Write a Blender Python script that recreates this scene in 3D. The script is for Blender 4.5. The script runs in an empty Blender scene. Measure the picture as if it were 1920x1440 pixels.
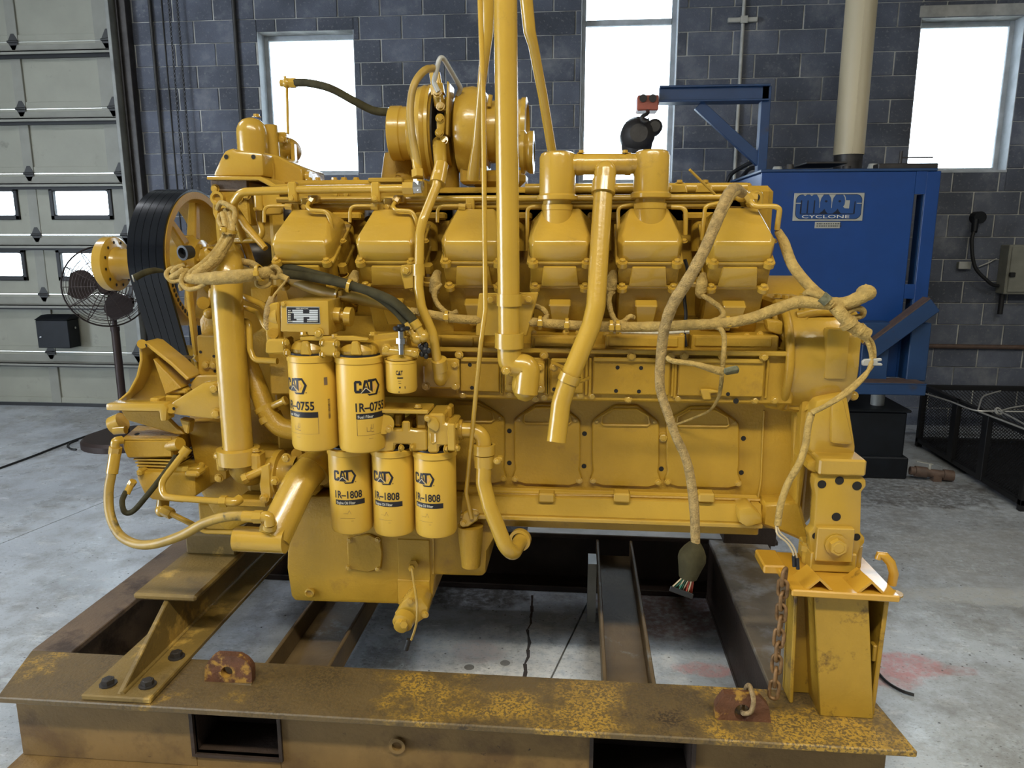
import bpy, bmesh, math, random
from math import sin, cos, pi, radians, sqrt, atan2, tan
from mathutils import Vector as V, Matrix
random.seed(7)
SC = bpy.context.scene
COL = SC.collection

# ---------------------------------------------------------------- camera
CAMP = V((0, 0, 1.82)); YAW = radians(5.2); PITCH = radians(11.3); FPX = 1400.0
FW = V((-sin(YAW) * cos(PITCH), cos(YAW) * cos(PITCH), -sin(PITCH)))
RT = V((cos(YAW), sin(YAW), 0)); UP = RT.cross(FW)
cd = bpy.data.cameras.new('camera'); cam = bpy.data.objects.new('camera', cd); COL.objects.link(cam)
cd.sensor_width = 36; cd.lens = 36 * FPX / 1920; cd.clip_start = 0.05; cd.clip_end = 200
cam.matrix_world = Matrix((RT, UP, -FW)).transposed().to_4x4(); cam.location = CAMP
SC.camera = cam

# ---------------------------------------------------------------- world, lights, exposure
w = bpy.data.worlds.new('overcast_sky'); SC.world = w; w.use_nodes = True
nt = w.node_tree; bg = nt.nodes['Background']
bg.inputs[0].default_value = (0.80, 0.90, 1.0, 1); bg.inputs[1].default_value = 10.0
SC.view_settings.view_transform = 'Standard'; SC.view_settings.look = 'None'
SC.view_settings.exposure = 0.26; SC.view_settings.gamma = 1.0
SC.view_settings.use_curve_mapping = False
SC.cycles.use_denoising = True
SC.cycles.max_bounces = 8; SC.cycles.diffuse_bounces = 4; SC.cycles.glossy_bounces = 4
SC.cycles.transparent_max_bounces = 12; SC.cycles.sample_clamp_indirect = 6

def area(name, loc, rot, sx, sy, power, col):
    l = bpy.data.lights.new(name, 'AREA'); l.shape = 'RECTANGLE'; l.size = sx; l.size_y = sy
    l.energy = power; l.color = col
    o = bpy.data.objects.new(name, l); COL.objects.link(o); o.location = loc
    o.rotation_euler = [radians(a) for a in rot]
    return o
# three rows of high-bay tube fixtures under the roof and an added unseen bluish fill by the left wall
WARM = (1.0, 0.93, 0.74)
area('high_bay_lamp', (-0.9, -0.95, 5.2), (0, 0, 0), 2.6, 0.35, 192, WARM)
area('high_bay_lamp', (2.0, -0.95, 5.2), (0, 0, 0), 2.6, 0.35, 145, WARM)
area('high_bay_lamp', (-5.2, 3.6, 5.2), (0, 0, 0), 2.6, 0.35, 95, (0.92, 0.95, 1.0))
area('high_bay_lamp', (4.2, 2.6, 5.2), (0, 0, 0), 2.6, 0.35, 52, (1.0, 0.97, 0.9))
area('added_left_fill', (-9.3, -1.0, 2.0), (90, 0, -90), 4.0, 3.6, 170, (0.70, 0.84, 1.0))

# ---------------------------------------------------------------- picture ray -> point on a real plane
def ray(x, y): return FW + RT * ((x - 960) / FPX) - UP * ((y - 720) / FPX)
def P(x, y, Y): r = ray(x, y); return CAMP + r * (Y / r.y)
def F(x, y, z=0.0): r = ray(x, y); return CAMP + r * ((z - CAMP.z) / r.z)
def PX(x, y, X): r = ray(x, y); return CAMP + r * (X / r.x)
def proj(q):
    d = V(q) - CAMP; z = d.dot(FW)
    return 960 + FPX * d.dot(RT) / z, 720 - FPX * d.dot(UP) / z

# ---------------------------------------------------------------- materials
MATS = {}
BASE_TONE = ('painted_block', 'dusty_mortar', 'blue_enamel', 'filter_can_yellow', 'pale_painted_reveal')
def mat(name, col, rough=0.5, metal=0.0, coat=0.0, spec=0.5, var=0.0, scale=8.0, bump=0.0, bscale=60.0, col2=None,
        thr=None, sharp=0.08, spots=None, emit=None, rand=0.0, stretch=(1, 1, 1), rough2=None, grad=None, dirt=None):
    """Principled material; col2/thr = a second coat showing where the noise passes thr; dirt = (colour, amount)."""
    m = bpy.data.materials.new(name); m.use_nodes = True
    n = m.node_tree.nodes; L = m.node_tree.links; b = n['Principled BSDF']
    b.inputs['Roughness'].default_value = rough; b.inputs['Metallic'].default_value = metal
    b.inputs['Specular IOR Level'].default_value = spec
    b.inputs['Coat Weight'].default_value = coat; b.inputs['Coat Roughness'].default_value = 0.12
    tc = n.new('ShaderNodeNewGeometry'); mp = n.new('ShaderNodeMapping'); mp.inputs['Scale'].default_value = stretch
    L.new(tc.outputs['Position'], mp.inputs['Vector'])
    def noise(s, d=4, r=0.55):
        t = n.new('ShaderNodeTexNoise'); t.inputs['Scale'].default_value = s; t.inputs['Detail'].default_value = d
        t.inputs['Roughness'].default_value = r; L.new(mp.outputs[0], t.inputs['Vector']); return t.outputs['Fac']
    def ramp(src, a, c):
        r = n.new('ShaderNodeMapRange'); r.inputs['From Min'].default_value = a; r.inputs['From Max'].default_value = c
        L.new(src, r.inputs['Value']); return r.outputs[0]
    def mix(fac, a, c, mode='MIX'):
        x = n.new('ShaderNodeMix'); x.data_type = 'RGBA'; x.blend_type = mode
        for k, s in ((0, fac), (6, a), (7, c)):
            if hasattr(s, 'links'): L.new(s, x.inputs[k])
            elif k == 0: x.inputs[0].default_value = s
            else: x.inputs[k].default_value = (*s, 1)
        return x.outputs[2]
    tone = 1.0 if name in BASE_TONE else 0.83
    col2 = tuple(v * tone for v in col2) if col2 else None; dirt = (tuple(v * tone for v in dirt[0]), *dirt[1:]) if dirt else None
    c = tuple(v * tone for v in col); cur = c
    if var:
        cur = mix(ramp(noise(scale), 0.3, 0.7), tuple(v * (1 - var) for v in c), tuple(min(1, v * (1 + var)) for v in c))
    if rand:
        oi = n.new('ShaderNodeObjectInfo')
        r = ramp(oi.outputs['Random'], -1.0, 1.0)
        r2 = n.new('ShaderNodeMapRange'); r2.inputs['To Min'].default_value = 1 - rand; r2.inputs['To Max'].default_value = 1 + rand
        L.new(oi.outputs['Random'], r2.inputs['Value'])
        cc = n.new('ShaderNodeCombineColor')
        for k in range(3): L.new(r2.outputs[0], cc.inputs[k])
        cur = mix(1.0, cur, cc.outputs[0], 'MULTIPLY')
    if col2:
        nz = noise(scale * (0.6 if var else 1), 8, 0.65)
        if grad:      # the coat has worn away unevenly along the piece
            sx = n.new('ShaderNodeSeparateXYZ'); L.new(tc.outputs['Position'], sx.inputs[0]); gr = n.new('ShaderNodeMapRange')
            gr.inputs['From Min'].default_value, gr.inputs['From Max'].default_value, gr.inputs['To Min'].default_value, gr.inputs['To Max'].default_value = grad
            L.new(sx.outputs[0], gr.inputs['Value']); ad = n.new('ShaderNodeMath'); ad.operation = 'ADD'; L.new(nz, ad.inputs[0]); L.new(gr.outputs[0], ad.inputs[1]); nz = ad.outputs[0]
        f = ramp(nz, thr - sharp, thr + sharp)
        cur = mix(f, cur, col2)
        if rough2 is not None:
            rr = n.new('ShaderNodeMapRange'); rr.inputs['To Min'].default_value = rough; rr.inputs['To Max'].default_value = rough2
            L.new(f, rr.inputs['Value']); L.new(rr.outputs[0], b.inputs['Roughness'])
    if dirt:
        dcol, lo, hi, ds = dirt
        cur = mix(ramp(noise(ds, 8, 0.7), lo, hi), cur, dcol)
    if spots:
        for (scol, ss, lo, hi) in spots:
            cur = mix(ramp(noise(ss, 3, 0.6), lo, hi), cur, scol)
    if hasattr(cur, 'links'): L.new(cur, b.inputs['Base Color'])
    else: b.inputs['Base Color'].default_value = (*c, 1)
    if emit:
        b.inputs['Emission Color'].default_value = (*c, 1); b.inputs['Emission Strength'].default_value = emit
    if bump:
        bp = n.new('ShaderNodeBump'); bp.inputs['Strength'].default_value = bump; bp.inputs['Distance'].default_value = 0.01
        L.new(noise(bscale, 5), bp.inputs['Height']); L.new(bp.outputs[0], b.inputs['Normal'])
    MATS[name] = m
    return m

YEL = mat('engine_yellow_paint', (0.565, 0.345, 0.045), 0.26, coat=0.5, var=0.07, scale=5, bump=0.10, bscale=70, dirt=((0.28, 0.17, 0.04), 0.60, 0.80, 9))
YELM = mat('yellow_cast_paint', (0.49, 0.285, 0.028), 0.38, coat=0.12, spec=0.35, var=0.10, scale=6, bump=0.22, bscale=110, dirt=((0.30, 0.165, 0.035), 0.58, 0.78, 8))
FILT = mat('filter_can_yellow', (0.63, 0.385, 0.050), 0.36, coat=0.1, spec=0.35, var=0.03, scale=6, dirt=((0.40, 0.24, 0.06), 0.66, 0.80, 14))
HARN = mat('painted_loom', (0.50, 0.335, 0.095), 0.75, var=0.25, scale=45, bump=0.7, bscale=160, stretch=(1, 1, 1))
BRAID = mat('braided_loom', (0.48, 0.325, 0.12), 0.8, var=0.35, scale=60, bump=0.9, bscale=230, dirt=((0.10, 0.07, 0.03), 0.62, 0.70, 60))
HOSE = mat('olive_hose_rubber', (0.050, 0.043, 0.020), 0.85, spec=0.2, var=0.3, scale=30, bump=0.2)
OLIVE = mat('overpainted_hose', (0.42, 0.27, 0.05), 0.45, var=0.2, scale=12, dirt=((0.08, 0.07, 0.035), 0.56, 0.66, 10))
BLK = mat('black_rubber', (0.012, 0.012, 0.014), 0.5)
BELT = mat('belt_rubber', (0.004, 0.005, 0.008), 0.22, spec=0.5)
PRINT = mat('black_print', (0.012, 0.010, 0.014), 0.5)
WPRINT = mat('white_print', (0.75, 0.72, 0.62), 0.5)
GPRINT = mat('grey_print', (0.62, 0.66, 0.70), 0.45)
TANP = mat('pale_orange_print', (0.78, 0.42, 0.14), 0.5)
CHROME = mat('bright_steel', (0.62, 0.62, 0.62), 0.22, metal=1.0)
DARK = mat('dark_recess', (0.012, 0.010, 0.008), 0.8)
DKST = mat('dark_oily_steel', (0.055, 0.05, 0.048), 0.45, metal=0.3, var=0.3, scale=15)
RUST = mat('rusty_yellow_beam', (0.125, 0.085, 0.036), 0.58, var=0.35, scale=5, bump=0.35, bscale=70, col2=(0.50, 0.30, 0.045), thr=0.535, sharp=0.05,
           dirt=((0.05, 0.032, 0.018), 0.55, 0.68, 4), rough2=0.5, spots=[((0.13, 0.085, 0.032), 120, 0.46, 0.56)], grad=(-1.3, 0.9, -0.07, 0.06))
RUSTB = mat('brown_rusty_beam', (0.17, 0.115, 0.075), 0.6, var=0.25, scale=4, bump=0.3, bscale=80, dirt=((0.055, 0.033, 0.022), 0.52, 0.66, 5))
RUSTD = mat('dark_rusty_beam', (0.045, 0.028, 0.02), 0.6, var=0.35, scale=5, bump=0.3, bscale=80)
WEB = mat('ochre_web_paint', (0.24, 0.145, 0.048), 0.6, var=0.2, scale=5, bump=0.25, bscale=90, dirt=((0.05, 0.028, 0.014), 0.64, 0.69, 26), col2=(0.15, 0.085, 0.03), thr=0.62, sharp=0.05)
OLIV = mat('olive_yellow_steel', (0.25, 0.165, 0.045), 0.5, var=0.25, scale=5, bump=0.25, bscale=90, col2=(0.56, 0.36, 0.085), thr=0.60, sharp=0.025, dirt=((0.09, 0.055, 0.02), 0.54, 0.72, 4))
POST = mat('weathered_yellow_post', (0.48, 0.285, 0.03), 0.45, var=0.12, scale=6, bump=0.2, bscale=90, coat=0.15, dirt=((0.11, 0.055, 0.016), 0.555, 0.67, 9))
LUG = mat('rusted_lug', (0.15, 0.062, 0.03), 0.6, var=0.3, scale=20, bump=0.4, bscale=120, col2=(0.50, 0.28, 0.05), thr=0.56, sharp=0.03)
CHAINM = mat('rusty_chain_steel', (0.26, 0.145, 0.06), 0.5, metal=0.3, var=0.4, scale=40, bump=0.3, bscale=150)
BLUE = mat('blue_enamel', (0.005, 0.045, 0.195), 0.42, var=0.12, scale=3, bump=0.05, dirt=((0.02, 0.05, 0.13), 0.62, 0.8, 5))
BLUED = mat('deep_blue_enamel', (0.016, 0.055, 0.155), 0.45, var=0.15, scale=4, dirt=((0.05, 0.04, 0.035), 0.60, 0.75, 6))
RUSTBL = mat('worn_brown_top', (0.12, 0.075, 0.055), 0.6, var=0.3, scale=20)
SIGN = mat('silver_sign_plate', (0.50, 0.50, 0.45), 0.4, metal=0.3)
SBLUE = mat('sign_blue', (0.018, 0.075, 0.25), 0.4)
SDARK = mat('sign_shadow_ink', (0.004, 0.009, 0.03), 0.4)
TANK = mat('black_tank_paint', (0.006, 0.008, 0.012), 0.5, spec=0.3, var=0.3, scale=10)
STACK = mat('cream_stack_paint', (0.70, 0.60, 0.40), 0.45, var=0.06, scale=4, stretch=(1, 1, 0.2), dirt=((0.42, 0.30, 0.16), 0.66, 0.8, 9))
GALV = mat('pale_galvanised', (0.48, 0.48, 0.45), 0.5, metal=0.2, var=0.15, scale=12)
DOORM = mat('cream_door_paint', (0.36, 0.36, 0.295), 0.5, var=0.08, scale=3, bump=0.12, bscale=180, dirt=((0.16, 0.16, 0.14), 0.60, 0.82, 5))
STRUT = mat('door_strut_paint', (0.30, 0.30, 0.26), 0.5, var=0.1, scale=5)
TRACK = mat('door_track_steel', (0.30, 0.31, 0.29), 0.45, var=0.25, scale=6)
HINGE = mat('greasy_hinge', (0.035, 0.035, 0.035), 0.5)
BLOCK = mat('painted_block', (0.088, 0.099, 0.130), 0.75, var=0.30, scale=2.6, bump=0.5, bscale=120, rand=0.28, dirt=((0.235, 0.24, 0.25), 0.54, 0.80, 2.6), spots=[((0.19, 0.195, 0.21), 38, 0.58, 0.76)])
MORT = mat('dusty_mortar', (0.37, 0.37, 0.35), 0.85, var=0.55, scale=4, bump=0.3)
PALE = mat('pale_painted_reveal', (0.42, 0.45, 0.48), 0.7, var=0.2, scale=7, bump=0.2)
SHELL = mat('workshop_lining', (0.20, 0.20, 0.19), 0.8)
FANM = mat('brown_fan_metal', (0.045, 0.028, 0.024), 0.5, metal=0.3)
CRATE = mat('black_mesh_steel', (0.012, 0.012, 0.014), 0.5, metal=0.3)
WIRE = mat('galvanised_wire_rope', (0.55, 0.55, 0.53), 0.4, metal=0.5)
ORANGE = mat('faded_red_trolley', (0.42, 0.10, 0.06), 0.5, var=0.2, scale=15)
ROPE = mat('rope_fibre', (0.36, 0.25, 0.12), 0.9, var=0.3, scale=80, bump=0.6, bscale=200)
GRN = mat('green_wire', (0.05, 0.22, 0.14), 0.5)
REDW = mat('red_wire', (0.45, 0.06, 0.03), 0.5)
WHW = mat('cream_wire', (0.62, 0.50, 0.32), 0.5)
GREYS = mat('grey_box_paint', (0.26, 0.26, 0.22), 0.5, var=0.15, scale=8)
CARD = mat('silicone_sealant', (0.55, 0.52, 0.42), 0.6, var=0.3, scale=60)
TAPE = mat('green_connector', (0.17, 0.165, 0.10), 0.8, spec=0.2, var=0.35, scale=60)
GROUND = mat('sunlit_yard', (0.55, 0.55, 0.52), 0.9)

def glass_mat():
    m = bpy.data.materials.new('window_glass'); m.use_nodes = True; n = m.node_tree.nodes; L = m.node_tree.links
    n.clear(); o = n.new('ShaderNodeOutputMaterial'); t = n.new('ShaderNodeBsdfTransparent'); g = n.new('ShaderNodeBsdfGlossy')
    t.inputs[0].default_value = (0.93, 0.96, 0.97, 1); g.inputs['Roughness'].default_value = 0.05
    f = n.new('ShaderNodeFresnel'); x = n.new('ShaderNodeMixShader')
    L.new(f.outputs[0], x.inputs[0]); L.new(t.outputs[0], x.inputs[1]); L.new(g.outputs[0], x.inputs[2]); L.new(x.outputs[0], o.inputs[0])
    return m
GLASS = glass_mat()

# ---------------------------------------------------------------- mesh builder
def frame(ax):
    ax = V(ax).normalized()
    h = V((0, 0, 1)) if abs(ax.z) < 0.9 else V((1, 0, 0))
    u = h.cross(ax).normalized(); return u, ax.cross(u), ax

class M:
    def __init__(s): s.bm = bmesh.new()
    def _bev(s, faces, b, seg):
        if b <= 0: return
        es = list({e for f in faces for e in f.edges if len(e.link_faces) == 2 and e.calc_face_angle(0) > 0.6})
        bmesh.ops.bevel(s.bm, geom=es, offset=b, segments=seg, profile=0.5, affect='EDGES', clamp_overlap=True)
    def hexa(s, c, b=0.0, seg=1):
        """8 corners: bottom ring of 4 then top ring of 4."""
        v = [s.bm.verts.new(p) for p in c]
        fs = [s.bm.faces.new([v[i] for i in q]) for q in ((0, 3, 2, 1), (4, 5, 6, 7), (0, 1, 5, 4), (1, 2, 6, 5), (2, 3, 7, 6), (3, 0, 4, 7))]
        bmesh.ops.recalc_face_normals(s.bm, faces=fs); s._bev(fs, b, seg); return s
    def box(s, x0, x1, y0, y1, z0, z1, b=0.0, seg=1):
        return s.hexa([(x0, y0, z0), (x1, y0, z0), (x1, y1, z0), (x0, y1, z0), (x0, y0, z1), (x1, y0, z1), (x1, y1, z1), (x0, y1, z1)], b, seg)
    def pbox(s, x0, y0, x1, y1, Y, d, b=0.004, seg=1):
        a, c = sorted((P(x0, (y0 + y1) / 2, Y).x, P(x1, (y0 + y1) / 2, Y).x))
        z1, z0 = P((x0 + x1) / 2, y0, Y).z, P((x0 + x1) / 2, y1, Y).z
        return s.box(a, c, Y, Y + d, min(z0, z1), max(z0, z1), b, seg)
    def prism(s, pts, vec, b=0.0, seg=1):
        vec = V(vec); pts = [V(p) for p in pts]
        a = [s.bm.verts.new(p) for p in pts]; c = [s.bm.verts.new(p + vec) for p in pts]; n = len(a)
        fs = [s.bm.faces.new(a), s.bm.faces.new(c[::-1])]
        for i in range(n):
            j = (i + 1) % n; fs.append(s.bm.faces.new((a[i], c[i], c[j], a[j])))
        bmesh.ops.recalc_face_normals(s.bm, faces=fs); s._bev(fs, b, seg); return s
    def poly(s, px, Y, d, b=0.004, seg=1):
        """outline read off the photograph, on the plane y = Y, extruded back by d."""
        return s.prism([P(x, y, Y) for x, y in px], (0, d, 0), b, seg)
    def cyl(s, p, q, r, r2=None, n=20, b=0.0, cap=True):
        n = n if n < 7 else max(n, 12); p, q = V(p), V(q); u, v, a = frame(q - p); r2 = r if r2 is None else r2
        A = [s.bm.verts.new(p + (u * cos(t) + v * sin(t)) * r) for t in (2 * pi * i / n for i in range(n))]
        B = [s.bm.verts.new(q + (u * cos(t) + v * sin(t)) * r2) for t in (2 * pi * i / n for i in range(n))]
        fs = [s.bm.faces.new((A[i], A[(i + 1) % n], B[(i + 1) % n], B[i])) for i in range(n)]
        if cap:
            fs += [s.bm.faces.new(A[::-1]), s.bm.faces.new(B)]
        if b: s._bev(fs, b, 2)
        return s
    def lathe(s, o, ax, prof, n=28, a0=0.0, a1=2 * pi):
        o = V(o); u, v, a = frame(ax); rows = []; full = abs(a1 - a0 - 2 * pi) < 1e-6
        m = n if full else n + 1
        for h, r in prof:
            if r < 1e-6: rows.append([s.bm.verts.new(o + a * h)])
            else: rows.append([s.bm.verts.new(o + a * h + (u * cos(t) + v * sin(t)) * r) for t in (a0 + (a1 - a0) * i / n for i in range(m))])
        fs = []
        for A, B in zip(rows, rows[1:]):
            for i in range(n):
                j = (i + 1) % m
                if len(A) == 1 and len(B) == 1: continue
                if len(A) == 1: fs.append(s.bm.faces.new((A[0], B[j], B[i])))
                elif len(B) == 1: fs.append(s.bm.faces.new((A[i], A[j], B[0])))
                else: fs.append(s.bm.faces.new((A[i], A[j], B[j], B[i])))
        bmesh.ops.recalc_face_normals(s.bm, faces=fs); return s
    def sweep(s, pts, r, n=12, cap=True):
        pts = [V(p) for p in pts]; k = len(pts); n = n if n < 7 else max(n, 12)
        rs = r if isinstance(r, (list, tuple)) else [r] * k
        T = [(pts[min(i + 1, k - 1)] - pts[max(i - 1, 0)]).normalized() for i in range(k)]
        u, v, _ = frame(T[0]); rings = []
        for i in range(k):
            if i:
                u = (u - T[i] * u.dot(T[i])).normalized(); v = T[i].cross(u)
            rings.append([s.bm.verts.new(pts[i] + (u * cos(t) + v * sin(t)) * rs[i]) for t in (2 * pi * j / n for j in range(n))])
        for A, B in zip(rings, rings[1:]):
            for j in range(n): s.bm.faces.new((A[j], A[(j + 1) % n], B[(j + 1) % n], B[j]))
        if cap: s.bm.faces.new(rings[0][::-1]); s.bm.faces.new(rings[-1])
        return s
    def tube(s, pts, r, n=10, res=7, wob=0.0):
        """smooth hose through the points."""
        pts = [V(p) for p in pts]; q = [pts[0] * 2 - pts[1]] + pts + [pts[-1] * 2 - pts[-2]]; out = []; rr = []
        rs = r if isinstance(r, (list, tuple)) else [r] * len(pts)
        for i in range(1, len(q) - 2):
            for j in range(res):
                t = j / res; a, b, c, d = q[i - 1:i + 3]
                out.append(0.5 * (2 * b + (c - a) * t + (2 * a - 5 * b + 4 * c - d) * t * t + (3 * b - a - 3 * c + d) * t ** 3))
                rr.append((rs[i - 1] * (1 - t) + rs[min(i, len(rs) - 1)] * t) * (1 + random.uniform(-wob, wob)))
        out.append(pts[-1]); rr.append(rs[-1])
        return s.sweep(out, rr, n)
    def pipe(s, pts, r, fr=0.04, n=12, seg=7):
        """straight pipe with bent corners of radius fr."""
        pts = [V(p) for p in pts]; out = [pts[0]]
        for i in range(1, len(pts) - 1):
            a, b, c = pts[i - 1:i + 2]; d1 = (a - b); d2 = (c - b); l1, l2 = d1.length, d2.length; d1.normalize(); d2.normalize()
            ang = d1.angle(d2, pi)
            if ang > pi - 0.03: out.append(b); continue
            t = min(fr / max(tan(ang / 2), 1e-3), l1 * 0.48, l2 * 0.48); p0, p1 = b + d1 * t, b + d2 * t
            for j in range(seg + 1):
                k = j / seg; out.append(p0 * (1 - k) ** 2 + b * 2 * k * (1 - k) + p1 * k * k)
        out.append(pts[-1]); return s.sweep(out, r, n)
    def ball(s, c, r, sc=(1, 1, 1), n=16):
        bmesh.ops.create_uvsphere(s.bm, u_segments=n, v_segments=n // 2, radius=r, matrix=Matrix.Translation(c) @ Matrix.Diagonal((*sc, 1))); return s
    def holed(s, px, cx, cy, r, Y, d):
        """plate with a drilled eye."""
        n = 32; O, I = [], []
        for i in range(n):
            t = 2 * pi * i / n + .01; dx, dy = cos(t), sin(t); best = 1e9
            for (x0, y0), (x1, y1) in zip(px, px[1:] + px[:1]):
                den = dx * (y1 - y0) - dy * (x1 - x0)
                if abs(den) < 1e-9: continue
                q = ((x0 - cx) * (y1 - y0) - (y0 - cy) * (x1 - x0)) / den; u = ((x0 - cx) * dy - (y0 - cy) * dx) / den
                if q > 0 and -1e-6 <= u <= 1 + 1e-6: best = min(best, q)
            O.append((cx + dx * best, cy + dy * best)); I.append((cx + dx * r, cy + dy * r))
        L = [[s.bm.verts.new(P(x, y, Y) + V((0, k, 0))) for x, y in R] for R, k in ((O, 0), (I, 0), (I, d), (O, d))]
        fs = []
        for a, b in ((0, 1), (1, 2), (2, 3), (3, 0)):
            for i in range(n): j = (i + 1) % n; fs.append(s.bm.faces.new((L[a][i], L[a][j], L[b][j], L[b][i])))
        bmesh.ops.recalc_face_normals(s.bm, faces=fs); return s
    def hexn(s, p, q, r, n=6):
        return s.cyl(p, q, r, n=n)
    def faces(s, vs, fs):
        v = [s.bm.verts.new(p) for p in vs]
        for f in fs:
            try: s.bm.faces.new([v[i] for i in f])
            except ValueError: pass
        return s

WL = {}
def link(o, parent, loc):
    COL.objects.link(o); WL[o.name] = V(loc)
    if parent is not None:
        o.parent = parent; o.location = V(loc) - WL[parent.name]
    else: o.location = loc
    return o
def finish(bm, name, m, sharp=0.6):
    me = bpy.data.meshes.new(name)
    c = V((0, 0, 0))
    if bm.verts:
        lo = V([min(v.co[k] for v in bm.verts) for k in range(3)]); hi = V([max(v.co[k] for v in bm.verts) for k in range(3)]); c = (lo + hi) / 2
        for v in bm.verts: v.co -= c
    bm.normal_update()
    for f in bm.faces: f.smooth = True
    for e in bm.edges:
        if len(e.link_faces) == 2 and e.calc_face_angle(0) > sharp: e.smooth = False
    bm.to_mesh(me); bm.free()
    for x in (m if isinstance(m, (list, tuple)) else [m]): me.materials.append(x)
    return me, c
def obj(name, b, m, parent=None, label=None, sharp=0.6, **kw):
    me, c = finish(b.bm, name, m, sharp)
    o = bpy.data.objects.new(name, me); link(o, parent, c)
    if label: o['label'] = label
    for k, v in kw.items(): o[k] = v
    return o
def thing(name, label, cat, loc, group=None):
    o = bpy.data.objects.new(name, None); o.empty_display_size = 0.1; link(o, None, loc)
    o['label'] = label; o['category'] = cat
    if group: o['group'] = group
    return o
def struct(name, b, m, parent=None, label=None):
    o = obj(name, b, m, parent, label)
    if parent is None: o['kind'] = 'structure'
    return o
SHARED = {}
def inst(name, me, M4, parent, label=None):
    o = bpy.data.objects.new(name, me); loc = M4.to_translation(); link(o, parent, loc)
    o.rotation_euler = M4.to_euler(); o.scale = M4.to_scale()
    if label: o['label'] = label
    return o
def bolt(p, ax, r, parent, m=None, name='bolt'):
    m = m or YEL; key = ('bolt', m.name)
    if key not in SHARED:
        b = M().lathe((0, 0, 0), (0, 0, 1), [(0, 0), (0, 1.35), (0.22, 1.35), (0.22, 0.5)], 12)
        b.cyl((0, 0, 0.15), (0, 0, 0.95), 1.0, n=6); b.lathe((0, 0, 0), (0, 0, 1), [(0.95, 0.72), (1.02, 0.6), (1.02, 0)], 10)
        for f in b.bm.faces: f.smooth = False
        me = bpy.data.meshes.new('bolt'); b.bm.to_mesh(me); b.bm.free(); me.materials.append(m); SHARED[key] = me
    u, v, a = frame(ax)
    R = Matrix((u, v, a)).transposed().to_4x4()
    return inst(name, SHARED[key], Matrix.Translation(p) @ R @ Matrix.Rotation(random.uniform(0, 1), 4, 'Z') @ Matrix.Diagonal((r, r, r, 1)), parent)
def hole(p, ax, r, parent):
    """a drilled hole drawn as a thin dark disc with a low rim."""
    key = 'hole'
    if key not in SHARED:
        b = M().lathe((0, 0, 0), (0, 0, 1), [(0.0, 1.0), (0.035, 1.0), (0.035, 0.9), (0.02, 0.88), (0.02, 0)], 14)  # near-black disc, the shade inside the hole put into its colour
        me = bpy.data.meshes.new('bolt_hole'); b.bm.to_mesh(me); b.bm.free(); me.materials.append(DARK); SHARED[key] = me
    u, v, a = frame(ax); R = Matrix((u, v, a)).transposed().to_4x4()
    return inst('bolt_hole', SHARED[key], Matrix.Translation(p) @ R @ Matrix.Diagonal((r, r, r, 1)), parent)
FRONT = (0, -1, 0)
def ptup(pts): return [P(*p) for p in pts]

# ---------------------------------------------------------------- lettering
def glyphs(txt, h, bold=0.0, wide=1.0, gap=1.0):
    """filled letter shapes as (verts2d, faces), left/bottom at 0,0, capital height h."""
    cu = bpy.data.curves.new('t', 'FONT'); cu.body = txt; cu.size = 1.0; cu.offset = bold; cu.space_character = gap; cu.resolution_u = 3
    o = bpy.data.objects.new('t', cu); COL.objects.link(o)
    dg = bpy.context.evaluated_depsgraph_get(); me = bpy.data.meshes.new_from_object(o.evaluated_get(dg))
    bpy.data.objects.remove(o); bpy.data.curves.remove(cu)
    vs = [(v.co.x, v.co.y) for v in me.vertices]; fs = [tuple(p.vertices) for p in me.polygons]
    bpy.data.meshes.remove(me)
    if not vs: return [], []
    x0 = min(v[0] for v in vs); k = h / 0.69
    return [((x - x0) * k * wide, y * k) for x, y in vs], fs
def flat_text(b, txt, h, o, u, v, bold=0.0, wide=1.0, gap=1.0, center=False, width=None):
    vs, fs = glyphs(txt, h, bold, wide, gap)
    if width:
        wd = max(x for x, y in vs); vs = [(x * width / wd, y) for x, y in vs]
    dx = -max(x for x, y in vs) / 2 if center else 0
    return b.faces([V(o) + V(u) * (x + dx) + V(v) * y for x, y in vs], fs)
# ================================================================ THE WORKSHOP
WY = 7.40
XL, XR, YB, ZC = -9.5, 6.8, -7.0, 5.5
DOORX0, DOORX1, DOORZ = -9.2, -4.46, 4.30
WIN = [(-3.12, -2.176, 2.403, 3.717), (-0.035, 0.845, 2.30, 4.62), (2.956, 3.831, 2.385, 3.697)]

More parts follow.
